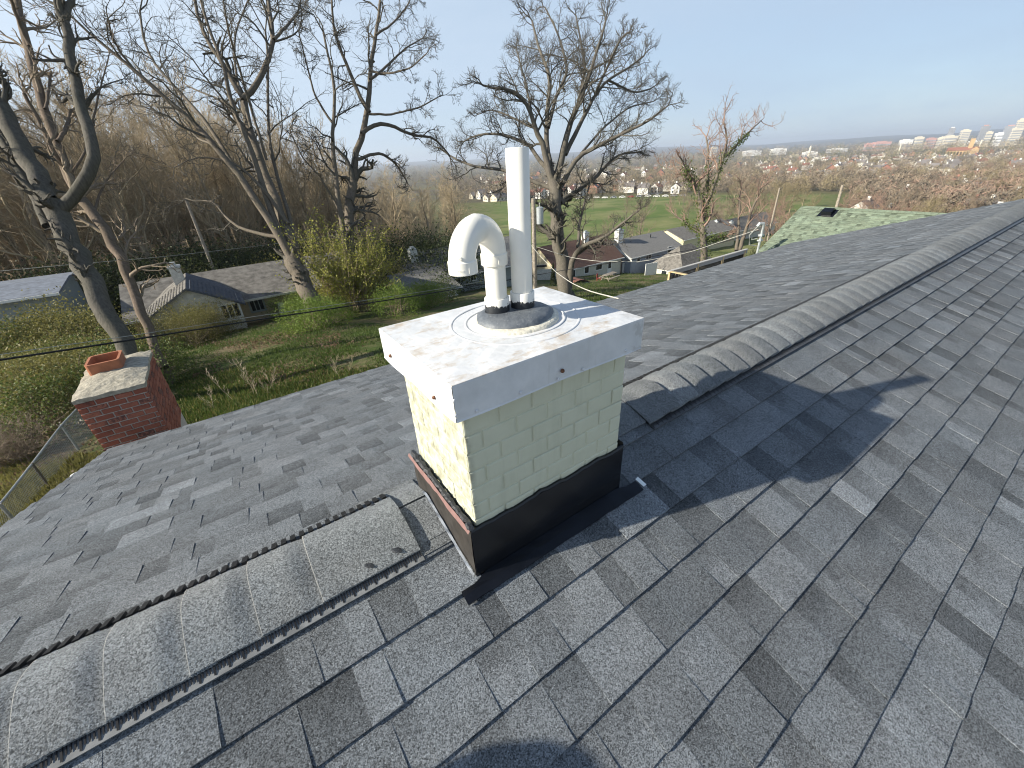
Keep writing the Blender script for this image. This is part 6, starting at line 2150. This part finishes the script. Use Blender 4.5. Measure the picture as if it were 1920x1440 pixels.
P = at_depth(1444, 432, 66); t, inv = pole('utility_pole', 'brown leaning pole among the trees left of the green roof', (P[0], P[1], P[2] - 6), tuple(at_axis(1462, 352, 1, P[1])), 0.16, 0.12, 'pole_wood')

# ------------------------------------------------------------------ the town below: small houses, the church, the city on the skyline
def town_house(W, D, H, R, wall, roof):
    mb = MB()
    mb.box((-W / 2, -D / 2, -3), (W / 2, D / 2, H))
    mb.cur = 0
    for xx in (-W / 2, W / 2 - 0.05):
        mb.prism([(xx, -D / 2, H), (xx, D / 2, H), (xx, 0, H + R)], (0, 0, 0), (0.05, 0, 0))
    mb.cur = 1
    o = 0.4
    mb.add([(-W / 2 - o, -D / 2 - o, H - o * R / D * 2), (W / 2 + o, -D / 2 - o, H - o * R / D * 2), (W / 2 + o, 0, H + R + .1), (-W / 2 - o, 0, H + R + .1), (-W / 2 - o, D / 2 + o, H - o * R / D * 2), (W / 2 + o, D / 2 + o, H - o * R / D * 2)],
           [(0, 1, 2, 3), (3, 2, 5, 4)])
    mb.cur = 0
    mb.box((W * 0.2, -0.5, H), (W * 0.2 + 0.9, 0.5, H + R + 1.3))
    mb.cur = 2
    for k in range(3):
        x = -W / 2 + W * (k + 0.5) / 3
        for zz in ((1.0, 2.4), (3.9, 5.2)):
            if zz[1] < H:
                mb.box((x - 0.5, -D / 2 - 0.06, zz[0]), (x + 0.5, -D / 2 - 0.01, zz[1]))
                if k < 2: mb.box((-W / 2 - 0.06, -D / 4 + k * D / 2 - 0.5, zz[0]), (-W / 2 - 0.01, -D / 4 + k * D / 2 + 0.5, zz[1]))
    return mb.mesh('town_house', [M[wall], M[roof], M['glass']])
tk = [town_house(9, 8, 5.6, 3.0, 'town_white', 'town_roof'), town_house(11, 8, 3.2, 2.4, 'town_white', 'town_roof_red'), town_house(8, 9, 5.8, 3.4, 'town_brick', 'town_roof'),
      town_house(13, 9, 3.4, 2.6, 'city_cream', 'town_roof'), town_house(8, 7, 5.6, 2.6, 'city_white', 'town_roof_red')]
tr2 = np.random.default_rng(140)
n_town = 0
for (n, p0, p1, r0, r1, lab, grp) in ((34, 880, 1300, 345, 430, 'small house in the row beyond the playing field', 'houses beyond the playing field'),
                                      (60, 900, 1480, 450, 1300, 'tiny pale house among bare trees in the far town', 'tiny houses of the far town'),
                                      (130, 1440, 2000, 480, 1700, 'tiny pale house on the built up slope at the right', 'tiny houses on the right hand slope'),
                                      (26, 1660, 1980, 180, 420, 'small house among brown trees near the right edge', 'small houses near the right edge')):
    for i in range(n):
        px = p0 + (p1 - p0) * (i + tr2.uniform(0, 1)) / n
        ux, uy = dir_at(px); r = r0 + (r1 - r0) * tr2.uniform(0, 1) ** 1.2
        o = link('house', tk[int(tr2.choice(5, p=[.34, .2, .14, .12, .2]))], None, (ux * r, uy * r, float(ground_z(ux * r, uy * r))), (0, 0, float(tr2.choice([0, 1.57, 0.5, 2.07]) + tr2.normal(0, 0.08))), (0.85, 0.85, 0.85) if r < 600 else (1.15, 1.15, 1.15))
        tag(o, lab, 'house', grp)
        n_town += 1

def city_block(px, ytop, wpx, r, mat, label, cat='building', depth_f=0.8, bands=0, name='city_building', roof=None, group=None):
    d = ray(px, ytop); h = math.hypot(d[0], d[1])
    x, y, zt = d[0] / h * r, d[1] / h * r, d[2] / h * r
    dep = (CAMR @ np.array([x, y, zt]))[2]
    cosf = 1 / math.sqrt(1 + ((px - 960) ** 2 + (ytop - 720) ** 2) / FPX ** 2)
    W = wpx * dep / FPX * (0.55 + 0.45 * cosf)
    zb = float(ground_z(x, y)) - 4
    t = thing(name, label, cat, (x, y, zb), math.atan2(uy_ := y, x) - math.pi / 2 + 0.35, group)
    H = zt - zb
    mb = MB(); mb.box((-W / 2, -W * depth_f / 2, 0), (W / 2, W * depth_f / 2, H)); mb.build('wall', M[mat], t)
    if bands:
        mb = MB()
        for k in range(bands):
            z = H * (0.30 + 0.64 * k / bands)
            mb.box((-W * 0.46, -W * depth_f / 2 - 0.6, z), (W * 0.46, -W * depth_f / 2 - 0.05, z + H * 0.30 / bands))
            mb.box((-W / 2 - 0.6, -W * depth_f * 0.44, z), (-W / 2 - 0.05, W * depth_f * 0.44, z + H * 0.30 / bands))
        o = mb.build('window_band', M['city_grey'], t); o['kind'] = 'stuff'
    mb = MB(); mb.box((-W * 0.3, -W * depth_f * 0.25, H), (W * 0.25, W * depth_f * 0.25, H + max(2.5, H * 0.05))); mb.build('roof_plant', M[roof or mat], t)
    return t, W, H
R_C = 3000
for px, yt, w, mat, lab, nb, roof in (
        (1787, 240, 9, 'city_grey', 'grey office tower with white crown on the skyline', 7, 'city_white'),
        (1812, 244, 15, 'city_cream', 'cream tower block left of the dark one on the skyline', 7, None),
        (1850, 236, 13, 'city_grey', 'dark brown grey tower block on the skyline', 8, 'city_rose'),
        (1856, 247, 11, 'city_cream', 'low cream block in front of the dark tower', 4, None),
        (1897, 236, 17, 'city_grey', 'grey tower with red top near the right edge', 7, 'city_rose'),
        (1918, 224, 13, 'city_cream', 'tallest cream tower at the right edge of the skyline', 10, 'city_cream'),
        (1908, 240, 18, 'city_cream', 'stepped cream block at the foot of the tallest tower', 5, None),
        (1880, 249, 20, 'city_white', 'long white block between the towers', 3, None),
        (1782, 255, 24, 'city_cream', 'wide cream block under the grey tower', 3, None),
        (1766, 258, 12, 'city_cream', 'small cream block left of the wide one', 3, None),
        (1747, 259, 15, 'city_rose', 'rose coloured block on the skyline', 3, None),
        (1725, 257, 14, 'city_cream', 'cream stepped block left of the rose one', 3, None),
        (1831, 264, 24, 'city_white', 'long low white building under the towers', 1, None),
        (1654, 266, 28, 'city_rose', 'long pinkish brick building on the valley floor', 2, None),
        (1631, 269, 15, 'city_rose', 'smaller pinkish building beside the long one', 1, None),
        (1700, 262, 20, 'city_white', 'flat white warehouse right of the pinkish building', 1, None),
        (1570, 279, 32, 'city_white', 'grey white flat roofed block in mid valley', 2, None),
        (1519, 285, 24, 'city_white', 'low white building left of the flat roofed block', 1, None),
        (1492, 291, 18, 'city_cream', 'low cream building in the valley', 1, None),
        (1460, 279, 26, 'city_white', 'white sheds at the far side of the valley', 0, None),
        (1410, 283, 30, 'city_white', 'row of far white sheds right of the ivy clad tree', 0, None),
        (1339, 276, 11, 'city_cream', 'cream block behind the ivy clad tree', 3, None)):
    city_block(px, yt, w, R_C if px > 1700 or yt < 285 else 2000, mat, lab, 'building', 0.7, nb, roof=roof)
for px, yt, w, lab in ((1690, 271, 2.6, 'tall pale factory chimney in the valley'), (1842, 262, 2.4, 'pale factory chimney under the dark tower'), (1520, 277, 4, 'small pale steeple in the valley')):
    d = ray(px, yt); h = math.hypot(d[0], d[1]); r = 1900
    x, y, zt = d[0] / h * r, d[1] / h * r, d[2] / h * r
    zb = float(ground_z(x, y))
    dep = (CAMR @ np.array([x, y, zt]))[2]
    rr0 = w * dep / FPX * 0.5
    mb = MB(); mb.lathe([(rr0 * 1.3, 0), (rr0, (zt - zb) * 0.7), (rr0 * 0.95, zt - zb), (0, (zt - zb) * (1.0 if 'steeple' not in lab else 1.25))], 10)
    o = mb.build('factory_chimney' if 'factory' in lab else 'steeple', M['city_cream'], loc=(x, y, zb)); tag(o, lab, 'chimney' if 'factory' in lab else 'steeple')
# the ochre church
d = ray(1800, 292); h = math.hypot(d[0], d[1]); r = 1500
cx_, cy_ = d[0] / h * r, d[1] / h * r
cz_ = float(ground_z(cx_, cy_))
dep = (CAMR @ np.array([cx_, cy_, cz_]))[2]
mp = dep / FPX * 0.78
ch = thing('church', 'ochre brick church with red roof and square tower above the town', 'church', (cx_, cy_, cz_ - 2), math.atan2(cy_, cx_) - math.pi / 2 + 0.15)
W, D_, H = 54 * mp, 18 * mp, (at_depth(1800, 283, dep)[2] - cz_) + 3
H = max(H, 14 * mp)
mb = MB(); mb.box((-W / 2, -D_ / 2, -4), (W / 2, D_ / 2, H)); mb.build('wall', M['church'], ch)
mb = MB(); mb.prism([(-W / 2, -D_ / 2 - 1, H), (-W / 2, D_ / 2 + 1, H), (-W / 2, 0, H + 7 * mp)], (0, 0, 0), (W, 0, 0)); mb.build('roof', M['church_roof'], ch)
mb = MB(); mb.box((W * 0.14, -D_ * 0.22, H), (W * 0.14 + 7.5 * mp, D_ * 0.22, H + 24 * mp)); tw = mb.build('tower', M['church'], ch)
mb = MB(); mb.box((W * 0.14 + 2 * mp, -D_ * 0.22 - 0.5, H + 17 * mp), (W * 0.14 + 5.5 * mp, -D_ * 0.22 - 0.05, H + 22 * mp)); subof(mb.build('louvre', M['soot']), tw)
mb = MB(); mb.prism([(W * 0.5 - 13 * mp, -D_ / 2 - 1.2, -4), (W * 0.5, -D_ / 2 - 1.2, -4), (W * 0.5, -D_ / 2 - 1.2, H + 2 * mp), (W * 0.5 - 6.5 * mp, -D_ / 2 - 1.2, H + 7 * mp), (W * 0.5 - 13 * mp, -D_ / 2 - 1.2, H + 2 * mp)], (0, 0, 0), (0, 1.15, 0)); mb.build('gable_wall', M['church'], ch)
for k in range(7):
    x = -W / 2 + W * 0.72 * (k + 0.5) / 7
    mb = MB(); mb.box((x - 1.3 * mp, -D_ / 2 - 0.6, H * 0.35), (x + 1.3 * mp, -D_ / 2 - 0.05, H * 0.82)); mb.build('window', M['soot'], ch)

def car_mesh(body):
    mb = MB()
    side = [(-2.1, 0.35), (2.1, 0.35), (2.15, 0.75), (1.9, 0.92), (1.1, 1.0), (0.5, 1.45), (-1.1, 1.48), (-1.8, 1.0), (-2.1, 0.92)]
    mb.prism([(x, -0.85, z) for x, z in side], (0, 0, 0), (0, 1.7, 0))
    mb.cur = 1
    mb.prism([(0.98, -0.87, 1.0), (0.46, -0.87, 1.38), (-1.05, -0.87, 1.40), (-1.6, -0.87, 1.0)], (0, 0, 0), (0, 1.74, 0))
    mb.cur = 2
    for x in (-1.3, 1.3):
        for y in (-0.9, 0.68):
            mb.prism([(x + 0.34 * math.cos(a), y, 0.34 + 0.34 * math.sin(a)) for a in np.linspace(0, 6.28, 11)[:-1]], (0, 0, 0), (0, 0.22, 0))
    return mb.mesh('parked_car', [M[body], M['glass'], M['wire_black']])
cars = [car_mesh('city_white'), car_mesh('city_grey'), car_mesh('red_plastic')]
for i, px in enumerate(np.linspace(1085, 1275, 13)):
    ux, uy = dir_at(px, 400); r = 322 + tr2.uniform(-3, 3)
    o = link('parked_car', cars[int(tr2.choice(3, p=[.6, .3, .1]))], None, (ux * r, uy * r, float(ground_z(ux * r, uy * r))), (0, 0, math.atan2(uy, ux) + 1.57 + tr2.normal(0, 0.1)))
    tag(o, 'tiny parked car along the far edge of the playing field', 'car', 'cars along the far edge of the field')

# far woods: crowns one cannot count, as tufts of small twig-coloured faces over the valley
def far_woods(n, r0, r1, p0, p1, size, mats, seed, leafs=34):
    rg = np.random.default_rng(seed)
    px = rg.uniform(p0, p1, n); r = r0 * (r1 / r0) ** rg.uniform(0, 1, n)
    az = np.array([math.atan2(*dir_at(p)[::-1]) for p in np.linspace(p0, p1, 200)])
    a = np.interp(px, np.linspace(p0, p1, 200), az)
    x, y = r * np.cos(a), r * np.sin(a)
    z = ground_z(x, y)
    s = size * rg.uniform(0.6, 1.3, n) * np.clip(r / 700, 1, 4)
    groups = rg.integers(0, len(mats), n)
    for g, mt in enumerate(mats):
        k = np.nonzero(groups == g)[0]
        c = np.stack([x[k], y[k], z[k] + s[k] * 0.62], 1)
        u = unit(rg.normal(0, 1, (len(k), leafs, 3))) * rg.uniform(0.5, 1, (len(k), leafs, 1))
        P = (c[:, None] + u * s[k][:, None, None] * np.array([0.62, 0.62, 0.6])).reshape(-1, 3)
        sz = np.repeat(s[k] * 0.24, leafs)[:, None] * rg.uniform(0.6, 1.3, (len(P), 1))
        aa = unit(rg.normal(0, 1, (len(P), 3)) + np.array([0, 0, 0.6])); bb = unit(np.cross(aa, rg.normal(0, 1, (len(P), 3))))
        v = np.stack([P - aa * sz * 0.6, P + bb * sz * 0.07, P + aa * sz * 0.6, P - bb * sz * 0.07], 1).reshape(-1, 3)
        o = link('far_woods', mesh_np('far_woods', v, np.arange(len(P) * 4).reshape(-1, 4), M[mt]))
        o['kind'] = 'stuff'; tag(o, 'far woods of bare crowns filling the valley below the town', 'woods')
far_woods(2400, 345, 1000, 820, 2010, 7.5, ('twig_brown', 'twig_tan', 'bark_brown', 'twig_brown'), 160, 110)
far_woods(3000, 900, 6500, 700, 2010, 6.5, ('twig_brown', 'twig_wood', 'bark_brown', 'leaf_olive'), 161, 70)
far_woods(500, 190, 420, 1640, 2010, 7, ('twig_brown', 'twig_pink', 'bark_brown'), 162, 200)

# ------------------------------------------------------------------ grass on the lawns
gg = np.random.default_rng(170)
def blades(n, pxr, pyr, h, seed, mat, name='grass'):
    rg = np.random.default_rng(seed)
    P = []
    g = np.array([[gp(x, y) for x in np.linspace(*pxr, 24)] for y in np.linspace(*pyr, 16)])
    u, v = rg.uniform(0, 22.99, n), rg.uniform(0, 14.99, n)
    i, j = v.astype(int), u.astype(int); fu, fv = (u - j)[:, None], (v - i)[:, None]
    P = (g[i, j] * (1 - fu) + g[i, j + 1] * fu) * (1 - fv) + (g[i + 1, j] * (1 - fu) + g[i + 1, j + 1] * fu) * fv
    P[:, 2] = ground_z(P[:, 0], P[:, 1]) + 0.10 * np.sin(P[:, 0] * 0.9 + 1) * np.sin(P[:, 1] * 0.7) * np.clip((np.hypot(P[:, 0], P[:, 1]) - 8) / 10, 0, 1) - 0.01
    clump = np.sin(P[:, 0] * 1.7) * np.sin(P[:, 1] * 1.3 + 1) + np.sin(P[:, 0] * 0.6 + 2) * np.sin(P[:, 1] * 0.5)
    P = P[clump > -0.5 + rg.normal(0, 0.4, n)]
    n = len(P)
    a = rg.uniform(0, 6.28, n)
    w = np.stack([np.cos(a), np.sin(a), np.zeros(n)], 1) * 0.020
    hh = h * rg.uniform(0.4, 1.3, (n, 1))
    tip = P + np.array([0, 0, 1]) * hh + rg.normal(0, 1, (n, 3)) * hh * 0.35
    V = np.stack([P - w, P + w, tip], 1).reshape(-1, 3)
    o = link(name, mesh_np(name, V, None, M[mat], tris=np.arange(n * 3).reshape(-1, 3)))
    tag(o, 'short grass growing on the sloping lawn', 'grass', kind='stuff')
blades(60000, (330, 740), (610, 800), 0.11, 171, 'grass_green')
blades(16000, (330, 740), (690, 800), 0.10, 172, 'leaf_olive', 'dry_grass')
blades(16000, (0, 200), (850, 1000), 0.10, 173, 'leaf_olive', 'dry_grass')
blades(22000, (1060, 1280), (505, 575), 0.20, 174, 'grass_green')
# fallen leaves under the eave bank
def litter(n, pxr, pyr, size, seed):
    rg = np.random.default_rng(seed)
    P = np.array([gp(rg.uniform(*pxr), rg.uniform(*pyr)) for _ in range(n)]); P[:, 2] += 0.02
    v, q = leaf_quads(P, size, rg)
    o = link('fallen_leaves', mesh_np('fallen_leaves', v, q, M['leaf_litter'])); tag(o, 'fallen brown leaves scattered on the bank', 'leaves', kind='stuff')
litter(900, (360, 720), (690, 800), 0.09, 175)
litter(900, (0, 200), (780, 990), 0.09, 176)
litter(2600, (395, 640), (596, 655), 0.10, 177)
litter(1500, (360, 720), (640, 720), 0.09, 178)

# ------------------------------------------------------------------ air
zmin, zmax = float(gv[:, 2].min()) - 1.0, max(float(gv[:, 2].max()), 24.0) + 4.0
mb = MB(); mb.box((-12950, -12950, zmin), (12950, 12950, zmax))
hz = mb.build('haze', [])
hz['kind'] = 'stuff'
hm = bpy.data.materials.new('haze'); hm.use_nodes = True
hm.node_tree.nodes.clear()
ho = hm.node_tree.nodes.new('ShaderNodeOutputMaterial'); hv = hm.node_tree.nodes.new('ShaderNodeVolumePrincipled')
hv.inputs['Color'].default_value = (0.80, 0.88, 1.0, 1)
hv.inputs['Density'].default_value = 0.00014
hv.inputs['Anisotropy'].default_value = 0.2
hm.node_tree.links.new(hv.outputs[0], ho.inputs['Volume'])
hz.data.materials.append(hm)

# ------------------------------------------------------------------ an unseen figure added left of the frame; its head casts the bottom shadow
me = bpy.data.meshes.new('body')
HX, HY, HZ = -1.350, 0.700, -0.488
J = {'pelvis': (0.02, -0.08, -0.56), 'waist': (0.01, -0.06, -0.42), 'chest': (0.0, -0.03, -0.26), 'neck': (0, -0.01, -0.13), 'head': (0, 0, -0.03), 'crown': (0, 0.0, 0.07),
     'shl': (-0.12, -0.02, -0.22), 'ell': (-0.17, -0.10, -0.40), 'hal': (-0.06, -0.26, -0.44), 'shr': (0.12, -0.06, -0.22), 'elr': (0.16, -0.18, -0.40), 'har': (0.06, -0.32, -0.44),
     'hil': (-0.10, -0.10, -0.57), 'knl': (-0.12, -0.42, -0.50), 'anl': (-0.12, -0.52, -0.80), 'tol': (-0.12, -0.64, -0.86), 'hir': (0.10, -0.10, -0.57), 'knr': (0.11, -0.42, -0.50), 'anr': (0.11, -0.52, -0.80), 'tor': (0.11, -0.64, -0.86)}
names = list(J)
E_ = [('pelvis', 'waist'), ('waist', 'chest'), ('chest', 'neck'), ('neck', 'head'), ('head', 'crown'), ('chest', 'shl'), ('shl', 'ell'), ('ell', 'hal'), ('chest', 'shr'), ('shr', 'elr'), ('elr', 'har'),
      ('pelvis', 'hil'), ('hil', 'knl'), ('knl', 'anl'), ('anl', 'tol'), ('pelvis', 'hir'), ('hir', 'knr'), ('knr', 'anr'), ('anr', 'tor')]
RAD = dict(pelvis=.115, waist=.105, chest=.12, neck=.05, head=.08, crown=.075, shl=.06, ell=.042, hal=.035, shr=.06, elr=.042, har=.035, hil=.085, knl=.062, anl=.042, tol=.035, hir=.085, knr=.062, anr=.042, tor=.035)
me.from_pydata([(J[n][0] + HX, J[n][1] + HY, J[n][2] + HZ) for n in names], [(names.index(a), names.index(b)) for a, b in E_], [])
per = bpy.data.objects.new('body', me); COL.objects.link(per)
md = per.modifiers.new('skin', 'SKIN')
for i, n in enumerate(names):
    sv = me.skin_vertices[0].data[i]; sv.radius = (RAD[n], RAD[n]); sv.use_root = (n == 'pelvis')
sb = per.modifiers.new('subdivision', 'SUBSURF'); sb.levels = 1; sb.render_levels = 1
me.materials.append(plain('figure_cloth', (0.05, 0.06, 0.08), 0.9, 0.2))
pt2 = thing('figure', 'person added out of view beyond the left edge to cast the bottom shadow', 'figure', (HX, HY, -1.12))
per.parent = pt2; per.matrix_parent_inverse = Matrix.Translation(pt2.location).inverted()
mb = MB(); mb.lathe([(0.098, 0.02), (0.100, 0.03), (0.098, 0.06), (0.07, 0.10), (0, 0.115)], 20, (HX, HY, HZ))
o = mb.build('hat', M['dirty_white'], smooth=True); o.parent = pt2; o.matrix_parent_inverse = Matrix.Translation(pt2.location).inverted()
